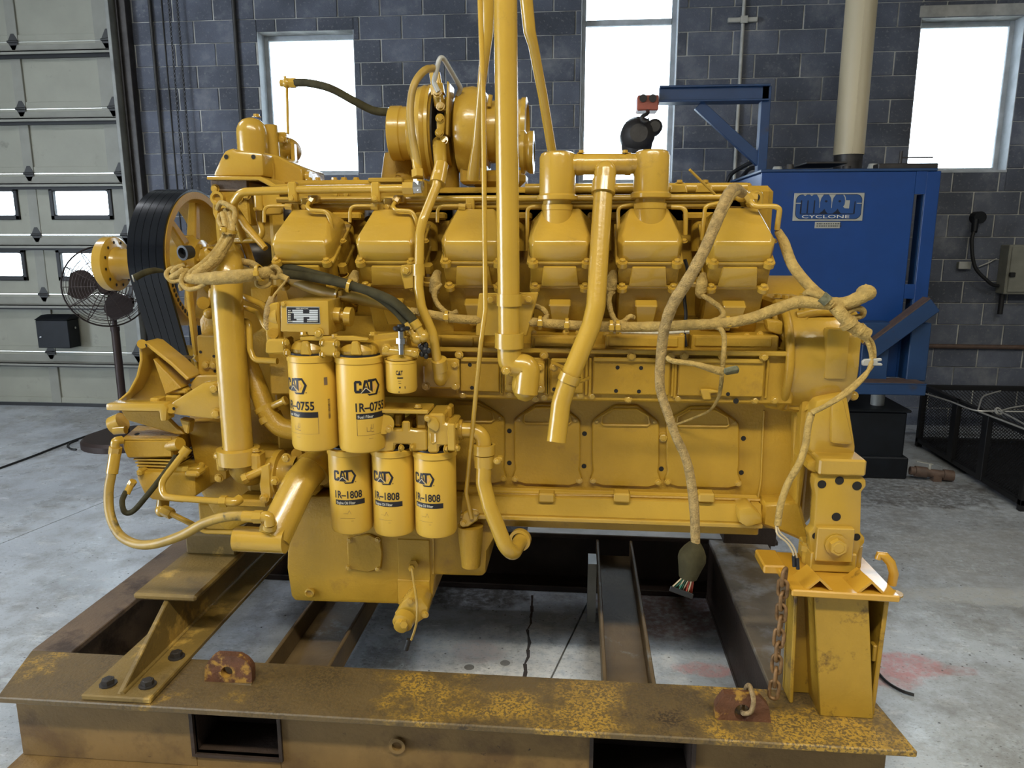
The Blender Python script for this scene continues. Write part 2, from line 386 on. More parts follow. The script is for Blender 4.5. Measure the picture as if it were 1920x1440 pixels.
def floor_material():
    m = bpy.data.materials.new('stained_concrete'); m.use_nodes = True; n = m.node_tree.nodes; L = m.node_tree.links; b = n['Principled BSDF']
    g = n.new('ShaderNodeNewGeometry'); pos = g.outputs['Position']
    def noise(s, d=5, r=0.6, st=(1, 1, 1)):
        mp = n.new('ShaderNodeMapping'); mp.inputs['Scale'].default_value = st; L.new(pos, mp.inputs['Vector'])
        t = n.new('ShaderNodeTexNoise'); t.inputs['Scale'].default_value = s; t.inputs['Detail'].default_value = d; t.inputs['Roughness'].default_value = r
        L.new(mp.outputs[0], t.inputs['Vector']); return t.outputs['Fac']
    def rng(src, a, c, lo=0.0, hi=1.0):
        r = n.new('ShaderNodeMapRange'); r.inputs['From Min'].default_value = a; r.inputs['From Max'].default_value = c
        r.inputs['To Min'].default_value = lo; r.inputs['To Max'].default_value = hi; L.new(src, r.inputs['Value']); return r.outputs[0]
    def mix(fac, a, c):
        x = n.new('ShaderNodeMix'); x.data_type = 'RGBA'
        if hasattr(fac, 'links'): L.new(fac, x.inputs[0])
        else: x.inputs[0].default_value = fac
        for k, s in ((6, a), (7, c)):
            if hasattr(s, 'links'): L.new(s, x.inputs[k])
            else: x.inputs[k].default_value = (*s, 1)
        return x.outputs[2]
    def mul(a, c):
        x = n.new('ShaderNodeMath'); x.operation = 'MULTIPLY'
        for k, s in ((0, a), (1, c)):
            if hasattr(s, 'links'): L.new(s, x.inputs[k])
            else: x.inputs[k].default_value = s
        return x.outputs[0]
    def patch(c, rx, ry, jag=0.35):
        """a stain, or the lightened patch, lying on the slab round the floor point c."""
        mp = n.new('ShaderNodeMapping'); mp.inputs['Location'].default_value = (-c[0] / rx, -c[1] / ry, 0); mp.inputs['Scale'].default_value = (1 / rx, 1 / ry, 0)
        L.new(pos, mp.inputs['Vector']); d = n.new('ShaderNodeVectorMath'); d.operation = 'LENGTH'; L.new(mp.outputs[0], d.inputs[0])
        a = n.new('ShaderNodeMath'); a.operation = 'ADD'; L.new(d.outputs['Value'], a.inputs[0]); L.new(mul(noise(9), jag * 2), a.inputs[1])
        return rng(a.outputs[0], 1.0 + jag * 0.7, 1.0 + jag * 1.2, 1, 0)
    base = mix(rng(noise(0.9), 0.35, 0.65), (0.365, 0.40, 0.45), (0.53, 0.575, 0.635))
    base = mix(rng(noise(3.5, 9, 0.75), 0.47, 0.70), base, (0.21, 0.205, 0.195))
    base = mix(rng(noise(7, 9, 0.78, (0.6, 1.4, 1)), 0.54, 0.72), base, (0.66, 0.68, 0.70))
    pink = (0.50, 0.235, 0.235); dark = (0.06, 0.052, 0.045)
    for (c, rx, ry, col, am) in [((-0.15, 2.98), 0.62, 0.26, (0.74, 0.735, 0.73), 0.8), ((2.6, 4.2), 0.8, 0.5, (0.60, 0.60, 0.60), 0.4), ((2.0, 2.6), 0.7, 0.5, (0.24, 0.24, 0.225), 0.5), ((1.9, 3.6), 0.5, 0.3, (0.22, 0.215, 0.20), 0.45), ((1.42, 3.06), 0.17, 0.10, pink, 0.85), ((1.32, 2.96), 0.12, 0.08, pink, 0.6), ((1.62, 3.04), 0.10, 0.04, (0.36, 0.2, 0.19), 0.6), ((0.55, 2.95), 0.13, 0.055, (0.60, 0.32, 0.31), 0.75), ((-0.43, 2.76), 0.10, 0.03, (0.55, 0.36, 0.35), 0.6),  # first: paler concrete, lightened further for soft light under the engine
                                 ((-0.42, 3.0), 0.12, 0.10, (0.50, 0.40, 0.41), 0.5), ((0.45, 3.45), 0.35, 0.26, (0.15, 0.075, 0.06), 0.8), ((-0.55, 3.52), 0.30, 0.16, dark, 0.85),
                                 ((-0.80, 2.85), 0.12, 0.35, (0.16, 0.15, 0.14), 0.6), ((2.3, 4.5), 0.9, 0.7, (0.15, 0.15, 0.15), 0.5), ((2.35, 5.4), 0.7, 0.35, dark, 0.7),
                                 ((2.15, 3.75), 0.55, 0.10, (0.48, 0.48, 0.46), 0.6), ((-3.6, 6.95), 1.8, 0.55, (0.13, 0.125, 0.12), 0.55)]:
        base = mix(mul(mul(patch(c, rx, ry, 0.55), rng(noise(26, 6, 0.7), 0.30, 0.55)), am), base, col)
    for (x, y) in [(-0.446, 2.876), (-0.296, 2.922)]:      # pale rings left on the slab by two cans
        base = mix(patch((x, y), 0.035, 0.035, 0.05), base, (0.58, 0.58, 0.58)); base = mix(patch((x, y), 0.022, 0.022, 0.08), base, (0.20, 0.19, 0.18))
    spk = n.new('ShaderNodeTexVoronoi'); spk.inputs['Scale'].default_value = 22; L.new(pos, spk.inputs['Vector'])
    base = mix(mul(rng(spk.outputs['Distance'], 0.07, 0.14, 1, 0), rng(noise(4), 0.50, 0.56)), base, (0.05, 0.045, 0.04))
    fl = noise(55, 4, 0.7, (1, 2.2, 1)); base = mix(mul(rng(fl, 0.58, 0.68), 0.8), base, (0.10, 0.095, 0.09))
    L.new(base, b.inputs['Base Color'])
    L.new(rng(noise(1.6, 6, 0.65), 0.38, 0.68, 0.20, 0.50), b.inputs['Roughness'])
    bp = n.new('ShaderNodeBump'); bp.inputs['Strength'].default_value = 0.12; bp.inputs['Distance'].default_value = 0.01
    L.new(noise(40), bp.inputs['Height']); L.new(bp.outputs[0], b.inputs['Normal'])
    return m
FLOOR = floor_material()

# floor: a base with the slabs on it, saw joints between them
fb = M().box(XL, XR, YB, WY + 0.25, -0.30, -0.02); fl = struct('floor', fb, SHELL)
ja, jb = F(0, 1020), F(235, 925); jt = (ja.x - jb.x) / (ja.y - jb.y)
jx = lambda y, x0: x0 + jt * (y - ja.y)
cuts = [XL, ja.x, -0.105 - jt * (2.775 - ja.y), 3.6, XR]
for i in range(4):
    def e(k, y): return cuts[k] if k in (0, 4) else jx(y, cuts[k])
    g = 0.004
    s = M().hexa([(e(i, YB) + g, YB, -0.02), (e(i + 1, YB) - g, YB, -0.02), (e(i + 1, WY + .25) - g, WY + .25, -0.02), (e(i, WY + .25) + g, WY + .25, -0.02),
                  (e(i, YB) + g, YB, 0), (e(i + 1, YB) - g, YB, 0), (e(i + 1, WY + .25) - g, WY + .25, 0), (e(i, WY + .25) + g, WY + .25, 0)])
    obj('concrete_slab', s, FLOOR, fl)
ck = M(); random.seed(5); ckp = [(-0.221 + .022 * (i / 14) + random.uniform(-.008, .008), 3.55 - .80 * i / 14) for i in range(15)]
for (xa_, ya_), (xb_, yb_) in zip(ckp, ckp[1:]):
    w0, w1 = random.uniform(.003, .009), random.uniform(.003, .009); ck.faces([(xa_ - w0, ya_, .0012), (xa_ + w0, ya_, .0012), (xb_ + w1, yb_, .0012), (xb_ - w1, yb_, .0012)], [(0, 1, 2, 3)])
obj('crack', ck, RUSTD, fl, label='dark jagged crack in the concrete')
struct('ground', M().box(-30, 30, WY + 0.26, 60, -0.25, -0.05), GROUND)
struct('ceiling', M().box(XL - .2, XR + .2, YB - .2, WY + .25, ZC, ZC + .15), SHELL)
struct('wall_left', M().box(XL - .2, XL, YB - .2, -3.0, 0, ZC).box(XL - .2, XL, 1.0, WY, 0, ZC).box(XL - .2, XL, -3.0, 1.0, 3.8, ZC), SHELL)
struct('wall_right', M().box(XR, XR + .2, YB - .2, WY, 0, ZC), SHELL)
struct('wall_front', M().box(XL, XR, YB - .2, YB, 0, ZC), SHELL)

# back wall: mortar body with openings, every block in front of it
wb = M(); T = 0.25
wb.box(XL, DOORX0, WY, WY + T, 0, ZC); wb.box(DOORX0, DOORX1, WY, WY + T, DOORZ, ZC)
xs = [DOORX1] + [v for a in WIN for v in a[:2]] + [XR]
for i in range(0, len(xs), 2): wb.box(xs[i], xs[i + 1], WY, WY + T, 0, ZC)
for a, c, z0, z1 in WIN: wb.box(a, c, WY, WY + T, 0, z0); wb.box(a, c, WY, WY + T, z1, ZC)
wall = struct('wall_back', wb, MORT)
CH, CW, G = 0.2032, 0.4064, 0.0036
cand = []
for k in range(0, 24):
    z0, z1 = (k - .15) * CH + G, (k + .85) * CH - G
    ph = 0.29 if k % 2 else 0.79
    for j in range(-14, 16):
        x0, x1 = (j + ph) * CW + .0065, (j + 1 + ph) * CW - .0065
        segs = [(max(x0, DOORX1 + 0.06), min(x1, 5.6), max(z0, 0.0), z1)]
        for a, c, w0, w1 in WIN:
            out = []
            for (p, q, r, s) in segs:
                if q <= a or p >= c or s <= w0 or r >= w1: out.append((p, q, r, s)); continue
                if p < a: out.append((p, a - .002, r, s))
                if q > c: out.append((c + .002, q, r, s))
                if r < w0 - .03: out.append((max(p, a), min(q, c), r, w0 - .002))
                if s > w1 + .03: out.append((max(p, a), min(q, c), w1 + .002, s))
            segs = out
        for (p, q, r, s) in segs:
            if q - p < 0.025 or s - r < 0.02: continue
            px, py = proj(((p + q) / 2, WY, (r + s) / 2))
            hid = (430 < px < 1640 and py > 330) or (1420 < px < 1750 and py > 330) or not (-60 < px < 1980 and -60 < py < 1000) or py > 760
            cand.append((hid, (p, q, r, s)))
shown = [c for h, c in cand if not h][:300]; rest = [c for h, c in cand if h] + [c for h, c in cand if not h][300:]
SHB = {}
for (p, q, r, s) in shown:
    key = (round(q - p, 3), round(s - r, 3)); dz = random.uniform(0.007, 0.010)
    if key not in SHB:
        hw, hh = key[0] / 2, key[1] / 2
        SHB[key] = finish(M().box(-hw, hw, -0.01, 0.01, -hh, hh, 0.004).bm, 'concrete_block', BLOCK)[0]
    inst('concrete_block', SHB[key], Matrix.Translation(((p + q) / 2, WY + 0.01 - dz, (r + s) / 2)), wall)
m_ = M()
for (p, q, r, s) in rest: m_.box(p, q, WY - 0.008, WY + 0.01, r, s)
obj('hidden_blockwork', m_, BLOCK, wall, kind='stuff')
# pale lintel, reveals and sills of the three windows
for i, (a, c, z0, z1) in enumerate(WIN):
    wd = M(); f = 0.045; y0 = WY + 0.15
    wd.box(a, a + f, y0, y0 + .05, z0, z1, .004); wd.box(c - f, c, y0, y0 + .05, z0, z1, .004)
    wd.box(a + f, c - f, y0, y0 + .05, z0, z0 + f, .004); wd.box(a + f, c - f, y0, y0 + .05, z1 - f, z1, .004)
    wn = struct('window_%d' % (i + 1), wd, PALE)
    if i == 1:
        obj('transom_bar', M().box(a + f, c - f, y0 - .01, y0 + .05, 3.735, 3.785, .004), PALE, wn)
        panes = ((z0 + f, 3.735), (3.785, z1 - f))
    else: panes = ((z0 + f, z1 - f),)
    for p0, p1 in panes: obj('window_pane', M().box(a + f, c - f, y0 + .02, y0 + .026, p0, p1), GLASS, wn)
    obj('reveal', M().box(a, a + .006, WY - .004, y0, z0, z1), PALE, wn); obj('reveal', M().box(c - .006, c, WY - .004, y0, z0, z1), PALE, wn)
    obj('sill', M().box(a, c, WY - .012, y0, z0 - .01, z0 + .012, .003), PALE, wn)
    if i == 2: obj('lintel_band', M().box(a - .02, c + .25, WY - .014, WY + .01, z1 + .004, z1 + .10, .004), MORT, wn)

# ---------------------------------------------------------------- sectional door
dm = M(); dm.box(-4.50, -4.465, 7.20, 7.40, 0, DOORZ, .003)
door = struct('door_1', dm, TRACK)
obj('track_channel', M().box(-4.465, -4.36, 7.30, 7.395, 0, DOORZ + .3, .004).box(-4.44, -4.425, 7.27, 7.30, 0, DOORZ, .002), DKST, door)
obj('bottom_seal', M().box(DOORX0, -4.5, 7.405, 7.46, 0.0, 0.035), BLK, door)
zj = [0.035, 0.594, 1.207, 1.821, 2.432, 3.058, 3.683, 4.30]
wcols = [(-8.55, -7.85), (-7.48, -6.78), (-6.46, -5.765), (-5.42, -4.745)]
for k in range(7):
    z0, z1 = zj[k] + .004, zj[k + 1] - .004; b = M(); Y0, Y1 = 7.405, 7.45
    rail = .06
    if k in (2, 3):
        c0 = (z0 + z1) / 2; wz0, wz1 = c0 - .165 + (0.01 if k == 3 else .0), c0 + .165 + (0.01 if k == 3 else 0)
        b.box(DOORX0, -4.5, Y0, Y1, z0, wz0); b.box(DOORX0, -4.5, Y0, Y1, wz1, z1)
        ex = [DOORX0] + [v for a in wcols for v in a] + [-4.5]
        for i in range(0, len(ex), 2): b.box(ex[i], ex[i + 1], Y0, Y1, wz0, wz1)
    else:
        b.box(DOORX0, -4.5, Y0 + .012, Y1, z0, z1); b.box(DOORX0, -4.5, Y0, Y0 + .012, z0, z0 + rail, .002); b.box(DOORX0, -4.5, Y0, Y0 + .012, z1 - rail, z1, .002)
    pn = obj('door_panel', b, DOORM, door)
    for sx in (-8.7, -7.67, -6.64, -5.61): obj('stile', M().box(sx - .055, sx + .05, Y0 - .008, Y0 + .014, z0, z1, .003), STRUT, pn)
    obj('stile', M().box(-4.76, -4.51, Y0 - .008, Y0 + .014, z0, z1, .003), STRUT, pn)
    if k in (2, 3):
        for a, c in wcols:
            fr = M(); t = .045
            for (p, q, r, s) in ((a, a + t, wz0, wz1), (c - t, c, wz0, wz1), (a, c, wz0, wz0 + t), (a, c, wz1 - t, wz1)): fr.box(p, q, Y0 - .022, Y0 + .03, r, s, .006)
            for (cx, cz, sx, sz) in ((a + t, wz0 + t, 1, 1), (c - t, wz0 + t, -1, 1), (a + t, wz1 - t, 1, -1), (c - t, wz1 - t, -1, -1)):
                fr.prism([(cx, Y0 - .015, cz), (cx + sx * .022, Y0 - .015, cz), (cx + sx * .006, Y0 - .015, cz + sz * .006), (cx, Y0 - .015, cz + sz * .022)], (0, .03, 0))
            obj('window_seal', fr, BLK, pn); obj('window_pane', M().box(a + t - .01, c - t + .01, Y0 + .012, Y0 + .016, wz0 + t - .01, wz1 - t + .01), GLASS, pn)
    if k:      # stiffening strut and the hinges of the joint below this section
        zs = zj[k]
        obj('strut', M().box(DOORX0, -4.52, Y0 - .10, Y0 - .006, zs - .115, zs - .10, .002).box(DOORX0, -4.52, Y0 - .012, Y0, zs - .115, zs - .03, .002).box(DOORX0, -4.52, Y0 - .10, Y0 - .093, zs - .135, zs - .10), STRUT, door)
        obj('strut_shade', M().box(DOORX0, -4.52, Y0 - .03, Y0 - .001, zs - .158, zs - .116), BLK, door)  # dark strip stands in for the shade under the strut
        for hx in (-8.7, -7.67, -6.64, -5.61, -4.62):
            r_ = .075 if hx < -5 else .10
            b = M().prism([(hx - r_ * .75, Y0 - .012, zs), (hx - r_ * .2, Y0 - .012, zs + r_), (hx + r_ * .2, Y0 - .012, zs + r_), (hx + r_ * .75, Y0 - .012, zs), (hx + r_ * .2, Y0 - .012, zs - r_), (hx - r_ * .2, Y0 - .012, zs - r_)], (0, .008, 0))
            b.cyl((hx - r_ * .7, Y0 - .018, zs), (hx + r_ * .7, Y0 - .018, zs), .012, n=8)
            if hx > -5: b.cyl((hx, Y0 - .03, zs), (hx + .13, Y0 - .03, zs), .016, n=8).cyl((hx + .08, Y0 - .03, zs), (hx + .12, Y0 - .03, zs), .03, n=12)
            obj('hinge', b, HINGE, door)
# black letter box on the door
bx = thing('black_box', 'small black metal box fixed to the inside of the roll-up door', 'box', (-5.43, 7.39, .66))
obj('body', M().box(-5.61, -5.255, 7.22, 7.392, .665, .955, .006), TANK, bx)
obj('lid', M().prism([(-5.61, 7.20, .958), (-5.60, 7.30, 1.0), (-5.26, 7.30, 1.0), (-5.25, 7.20, .958)], (0, .19, 0), .004), TANK, bx)
obj('lock_plate', M().box(-5.575, -5.555, 7.21, 7.225, .775, .785), CHROME, bx); obj('latch', M().cyl((-5.25, 7.30, .87), (-5.232, 7.30, .87), .012, n=8), CHROME, bx)
# conduits and hoist chain on the block wall by the door
for (xa, ya, xb, yb, r, lab) in [(278, -20, 306, 372, .016, 'dark conduit running down the block wall nearest the roll-up door'), (436, -20, 458, 330, .020, 'dark conduit on the block wall just beside the first window')]:
    p, q = P(xa, ya, WY - .03), P(xb, yb, WY - .03)
    o = obj('wall_conduit', M().cyl((p.x, WY - .03, .2), (p.x, WY - .03, p.z + .5), r, n=10), HINGE); o['label'] = lab; o['category'] = 'conduit'
p = P(310, 100, WY - .02)
o = obj('thin_cable', M().cyl((p.x, WY - .015, .3), (p.x, WY - .015, 4.6), .006, n=8), HINGE); o['label'] = 'thin dark cable between the conduit and the hoist chain'; o['category'] = 'cable'
ch = thing('door_chain', 'looped pull chain of the door hoist hanging on the block wall', 'chain', (P(330, 200, 7.3).x, 7.33, 1.2))
lk = finish(M().lathe((0, 0, 0), (0, 1, 0), [(-.003, .011), (.003, .011), (.003, .006), (-.003, .006), (-.003, .011)], 8).bm, 'chain_link', HINGE)[0]
for (xt, xo) in ((P(324, 100, 7.33).x, 0), (P(340, 100, 7.33).x, .5)):
    kz = 1.9
    z = 1.75
    b = M()
    while z < 4.3:
        b.lathe((xt, 7.33, z), (0, 1, 0) if int(z / .021) % 2 else (1, 0, 0), [(-.003, .013), (.003, .013), (.003, .007), (-.003, .007), (-.003, .013)], 6); z += .021
    obj('chain_strand', b, HINGE, ch)
# white conduit right of the middle window, with its bracket
wx = P(1390, 100, WY - .03)
wc = thing('white_conduit', 'slim white conduit running up the block wall behind the blue crane', 'conduit', (wx.x, WY - .03, 1.2))
obj('tube', M().cyl((wx.x, WY - .03, 1.2), (wx.x, WY - .03, 4.7), .017, n=12), GALV, wc)
q = P(1394, 38, WY - .03); obj('strut_bracket', M().box(q.x - .14, q.x + .12, WY - .055, WY - .0125, q.z - .02, q.z + .02, .004).box(q.x - .03, q.x + .03, WY - .065, WY - .05, q.z - .03, q.z + .03), GALV, wc)
# right-hand wall fittings
z = P(1820, 650, WY - .03).z
o = obj('low_conduit', M().cyl((P(1700, 650, WY).x, WY - .03, z), (5.6, WY - .03, z), .022, n=12), RUSTBL); o['label'] = 'low horizontal conduit along the block wall behind the mesh baskets'; o['category'] = 'conduit'
eb = thing('power_outlet', 'black angled power outlet with a thick cable drooping from it', 'outlet', P(1832, 410, WY))
c = P(1834, 408, WY - .06)
obj('body', M().cyl((c.x, WY - .005, c.z), (c.x, WY - .10, c.z), .055, n=18, b=.008).cyl((c.x - .03, WY - .08, c.z - .02), (c.x - .05, WY - .12, c.z - .13), .03, .026, n=14), TANK, eb)
obj('cable', M().tube([(c.x - .05, WY - .12, c.z - .11), *ptup([(1822, 455, 7.28), (1828, 500, 7.28), (1852, 527, 7.28), (1862, 534, 7.3), (1872, 536, 7.31)])], .016, 8), BLK, eb)
jb_ = thing('junction_box', 'small grey junction box on the dark wall below the cable', 'box', P(1805, 497, WY))
c = P(1803, 497, WY); obj('body', M().box(c.x - .05, c.x + .05, WY - .06, WY, c.z - .03, c.z + .03, .006), GREYS, jb_); obj('cover', M().box(c.x - .055, c.x + .055, WY - .066, WY - .058, c.z - .034, c.z + .034, .003), GALV, jb_)
pb = thing('switch_box', 'grey electrical switch box at the end of the drooping cable', 'box', P(1915, 505, WY))
a = P(1894, 459, 7.24); c = P(1894, 552, 7.24)
obj('enclosure', M().box(a.x, a.x + .30, 7.24, 7.395, c.z, a.z, .008), GREYS, pb); obj('door', M().box(a.x + .02, a.x + .28, 7.225, 7.24, c.z + .02, a.z - .02, .006), GREYS, pb)
obj('handle', M().box(a.x + .015, a.x + .06, 7.20, 7.23, c.z + .16, c.z + .20, .004), BLK, pb); obj('tail_cable', M().cyl((a.x + .03, 7.32, c.z - .19), (a.x + .03, 7.32, c.z + .01), .022, n=10), BLK, pb)
o = obj('control_wire', M().tube(ptup([(1835, 500, 7.36), (1855, 492, 7.36), (1862, 488, 7.36), (1869, 485, 7.37)]), .006, 6), GALV); o['label'] = 'thin pale wire running between the outlet cable and switch box'; o['category'] = 'wire'
# ================================================================ PARTS WASHER AND CRANE (behind, right)
MY = 5.85
fx = lambda x, y=500, Y=MY: P(x, y, Y).x
wz = lambda y, x=1560, Y=MY: P(x, y, Y).z
wa = thing('parts_washer', 'large blue cabinet parts washer with a silver name plate, behind the engine', 'washer', (fx(1600), 6.3, 0))
xa, xb = fx(1424, 400), fx(1700, 480); zt, zb = wz(322), wz(705)
obj('cabinet', M().box(xa, xb - .12, MY + .02, MY + 1.1, zb, zt, .01), BLUE, wa)
xr = fx(1757, 400)
# door face with two slots that see the wall through
s1 = (fx(1706, 450), fx(1722, 450)); za, zc, zd, ze = wz(364, 1710), wz(533, 1710), wz(560, 1710), wz(612, 1710)
d = M(); d.box(xa, s1[0], MY, MY + .03, zb, zt, .004); d.box(s1[1] + .012, xr, MY, MY + .03, zb, zt, .004)
for (p, q) in ((za, zt), (zd, zc), (zb, ze)): d.box(s1[0] - .001, s1[1] + .013, MY, MY + .03, p, q)
dp = obj('cabinet_door', d, BLUE, wa)
obj('door_edge', M().box(s1[1] + .005, s1[1] + .012, MY + .002, MY + .12, zb, za, .002).box(xr - .006, xr, MY + .03, MY + .12, zb, zt), BLUED, dp)
obj('roof_plate', M().box(xa - .01, xr - .03, MY - .01, MY + 1.15, zt, zt + .02, .004), BLUED, wa)
for i, x in enumerate((1467, 1490, 1600, 1650, 1700)):
    a = P(x, 318, MY + .1); obj('roof_fitting', M().cyl((a.x, MY + .25, zt + .02), (a.x, MY + .25, zt + .06 + .015 * (i % 2)), .045 - .006 * (i % 3), .03, n=12), [GALV, DKST, DKST, GALV, DKST][i], wa)
a = P(1490, 310, MY + .3); obj('roof_cover', M().box(a.x + .06, a.x + .36, MY + .2, MY + .6, zt + .075, zt + .09, .003), DKST, wa)
a = P(1690, 312, MY + .2); obj('roof_arm', M().box(a.x - .22, a.x + .2, MY + .05, MY + .16, zt + .02, zt + .06, .005).cyl((a.x - .05, MY + .1, zt + .05), (a.x - .05, MY + .1, zt + .15), .012, n=8).box(a.x - .05, a.x + .18, MY + .1, MY + .11, zt + .10, zt + .11), DKST, wa)
# lower frame: legs, arm, bottom rail
zr0, zr1 = wz(738, 1650, 5.6), wz(718, 1650, 5.6)
obj('bottom_rail', M().box(fx(1560, 730, 5.6), fx(1731, 730, 5.6), 5.55, 5.75, zr0, zr1, .006).box(fx(1560, 730, 5.6), fx(1731, 730, 5.6), 5.55, 5.75, zr1, zr1 + .008), BLUED, wa)
obj('rail_top', M().box(fx(1565, 718, 5.6), fx(1729, 718, 5.6), 5.56, 5.74, zr1 + .006, zr1 + .012), RUSTBL, wa)
for x0, x1 in ((1686, 1722), (1600, 1650)):
    a, c = fx(x0, 680), fx(x1, 680); obj('frame_post', M().box(a, c, 5.70, 5.86, zr1, wz(600), .006), BLUED, wa)
p0, p1 = P(1630, 655, 5.62), P(1750, 566, 5.62); dv = (p1 - p0).normalized(); nv = V((-dv.z, 0, dv.x))
pts = [p0 - nv * .085, p1 - nv * .085, p1 + nv * .03, p0 + nv * .03]
ar = obj('lever_arm', M().prism(pts, (0, .12, 0), .005), BLUED, wa)
obj('worn_edge', M().prism([p0 + nv * .030, p1 + nv * .030, p1 + nv * .036, p0 + nv * .036], (0, .12, 0)), RUSTBL, ar)
# name plate
u = V((1, 0, 0)); vv = V((0, 0, 1)); a = P(1486, 414, MY - .008); c = P(1621, 361, MY - .008)
x0, x1, z0, z1 = a.x, P(1618, 390, MY).x, P(1550, 414, MY).z, P(1550, 362, MY).z; W_, H_ = x1 - x0, z1 - z0
sg = obj('name_plate', M().box(x0, x1, MY - .008, MY, z0, z1, .001), SIGN, wa)
def sp(b, pts, y=-.0090):
    return b.faces([(x0 + W_ * p, MY + y, z0 + H_ * q) for p, q in pts], [tuple(range(len(pts)))])
def rrect(p0, q0, p1, q1, r, asp):
    out = []
    for (cx, cy, t0) in ((p1 - r / asp, q1 - r, 0), (p0 + r / asp, q1 - r, 90), (p0 + r / asp, q0 + r, 180), (p1 - r / asp, q0 + r, 270)):
        for i in range(7): t = radians(t0 + 15 * i); out.append((cx + r / asp * cos(t), cy + r * sin(t)))
    return out
AS = W_ / H_
# dark outline of the whole emblem, then the blue field inside it
b = M(); sp(b, rrect(.028, .055, .975, .955, .22, AS), -.0086); obj('emblem_outline', b, SDARK, sg)
b = M(); sp(b, rrect(.036, .075, .967, .935, .20, AS), -.0092); obj('emblem_field', b, SBLUE, sg)
# silver notches between the arches of the letters, at the sides and inside the T
b = M()
def wedge(cx, top, w, tip): sp(b, [(cx - w, top), (cx - w * .35, top - .12), (cx - .004, tip + .2), (cx - .004, tip), (cx + .004, tip), (cx + .004, tip + .2), (cx + w * .35, top - .12), (cx + w, top)], -.0098)
wedge(.372, .945, .05, .47); wedge(.545, .945, .05, .46)
for x in (.155, .25): sp(b, [(x - .028, .945), (x, .895), (x + .028, .945)], -.0098)
sp(b, [(.03, .62), (.10, .62), (.10, .65), (.03, .65)], -.0098); sp(b, [(.90, .615), (.97, .615), (.97, .64), (.90, .64)], -.0098)
sp(b, [(.70, .945), (.715, .93), (.735, .85), (.742, .74), (.800, .735), (.795, .44), (.735, .45), (.708, .51), (.728, .58), (.733, .72), (.722, .84), (.700, .92)], -.0098)
obj('emblem_cutouts', b, SIGN, sg, kind='stuff')
# shadows of the letters M A R T
b = M()
for x, w in ((.105, .024), (.20, .022), (.295, .022)): sp(b, [(x - w / 2, .27), (x + w / 2, .27), (x + w / 2, .74), (x - w / 2 + .006, .74)], -.0096)
for x in (.462, .655): sp(b, [(x - .022, .70), (x - .012, .74), (x + .012, .74), (x + .022, .70), (x, .655)], -.0096)
for x in (.445, .635): sp(b, [(x - .085, .24), (x + .06, .24), (x + .022, .34), (x, .44), (x - .03, .34)], -.0096)
sp(b, [(.095, .235), (.865, .235), (.865, .262), (.095, .262)], -.0095); sp(b, [(.86, .25), (.882, .25), (.882, .70), (.868, .70)], -.0096)
obj('letter_shadow', b, SDARK, sg, kind='stuff')
b = M(); flat_text(b, 'CYCLONE', H_ * .115, (x0 + W_ * .13, MY - .0100, z0 + H_ * .095), u, vv, bold=.004, width=W_ * .68); obj('lettering', b, WPRINT, sg)
a = P(1527, 428, MY); c = P(1575, 416, MY)
sl = obj('small_plate', M().box(a.x, c.x, MY - .006, MY, a.z, c.z, .001), SIGN, wa)
b = M()
for k in (.62, .28):
    for i in range(11): b.box(a.x + .012 + i * .0165, a.x + .012 + i * .0165 + random.uniform(.008, .014), MY - .0068, MY - .006, a.z + (c.z - a.z) * k, a.z + (c.z - a.z) * (k + .14))
obj('fine_print', b, HINGE, sl, kind='stuff')
# black sludge tank and its drain valve
tk = thing('sludge_tank', 'low black steel tank on the floor below the blue parts washer', 'tank', (2.29, 5.9, 0))
tx0, tx1 = P(1560, 890, 5.69).x, P(1690, 890, 5.69).x; tz = P(1640, 772, 5.69).z
obj('shell', M().box(tx0, tx1, 5.69, 6.4, .02, tz, .012), TANK, tk); obj('lid', M().box(tx0 - .015, tx1 + .02, 5.67, 6.42, tz, tz + .02, .006), TANK, tk)
obj('base', M().box(tx0 - .01, tx1 + .03, 5.66, 6.42, 0, .17, .01), TANK, tk)
a = P(1655, 755, 5.75); obj('suction_pipe', M().cyl((a.x, 5.85, tz), (a.x, 5.85, zr0 + .01), .05, n=14), GALV, tk)
dv_ = thing('drain_valve', 'rusty drain pipe with a lever valve lying beside the black tank', 'valve', F(1725, 885))
a, c = F(1706, 882, .07), F(1768, 890, .05)
obj('pipe', M().cyl(a, c, .032, n=14).cyl(a.lerp(c, .15), a.lerp(c, .5), .042, n=8).cyl(c, c + (c - a).normalized() * .07, .042, n=14).box(a.lerp(c, .8).x - .03, a.lerp(c, .8).x + .03, a.lerp(c, .8).y - .03, a.lerp(c, .8).y + .03, 0, .05), RUSTBL, dv_)
e = a.lerp(c, .58); obj('lever', M().cyl(e, e + V((0, 0, .07)), .012, n=8).hexa([V(e) + V(q) for q in ((-.10, -.01, .085), (.02, -.01, .065), (.02, .01, .065), (-.10, .01, .085), (-.10, -.01, .092), (.02, -.01, .072), (.02, .01, .072), (-.10, .01, .092))]), GALV, dv_)
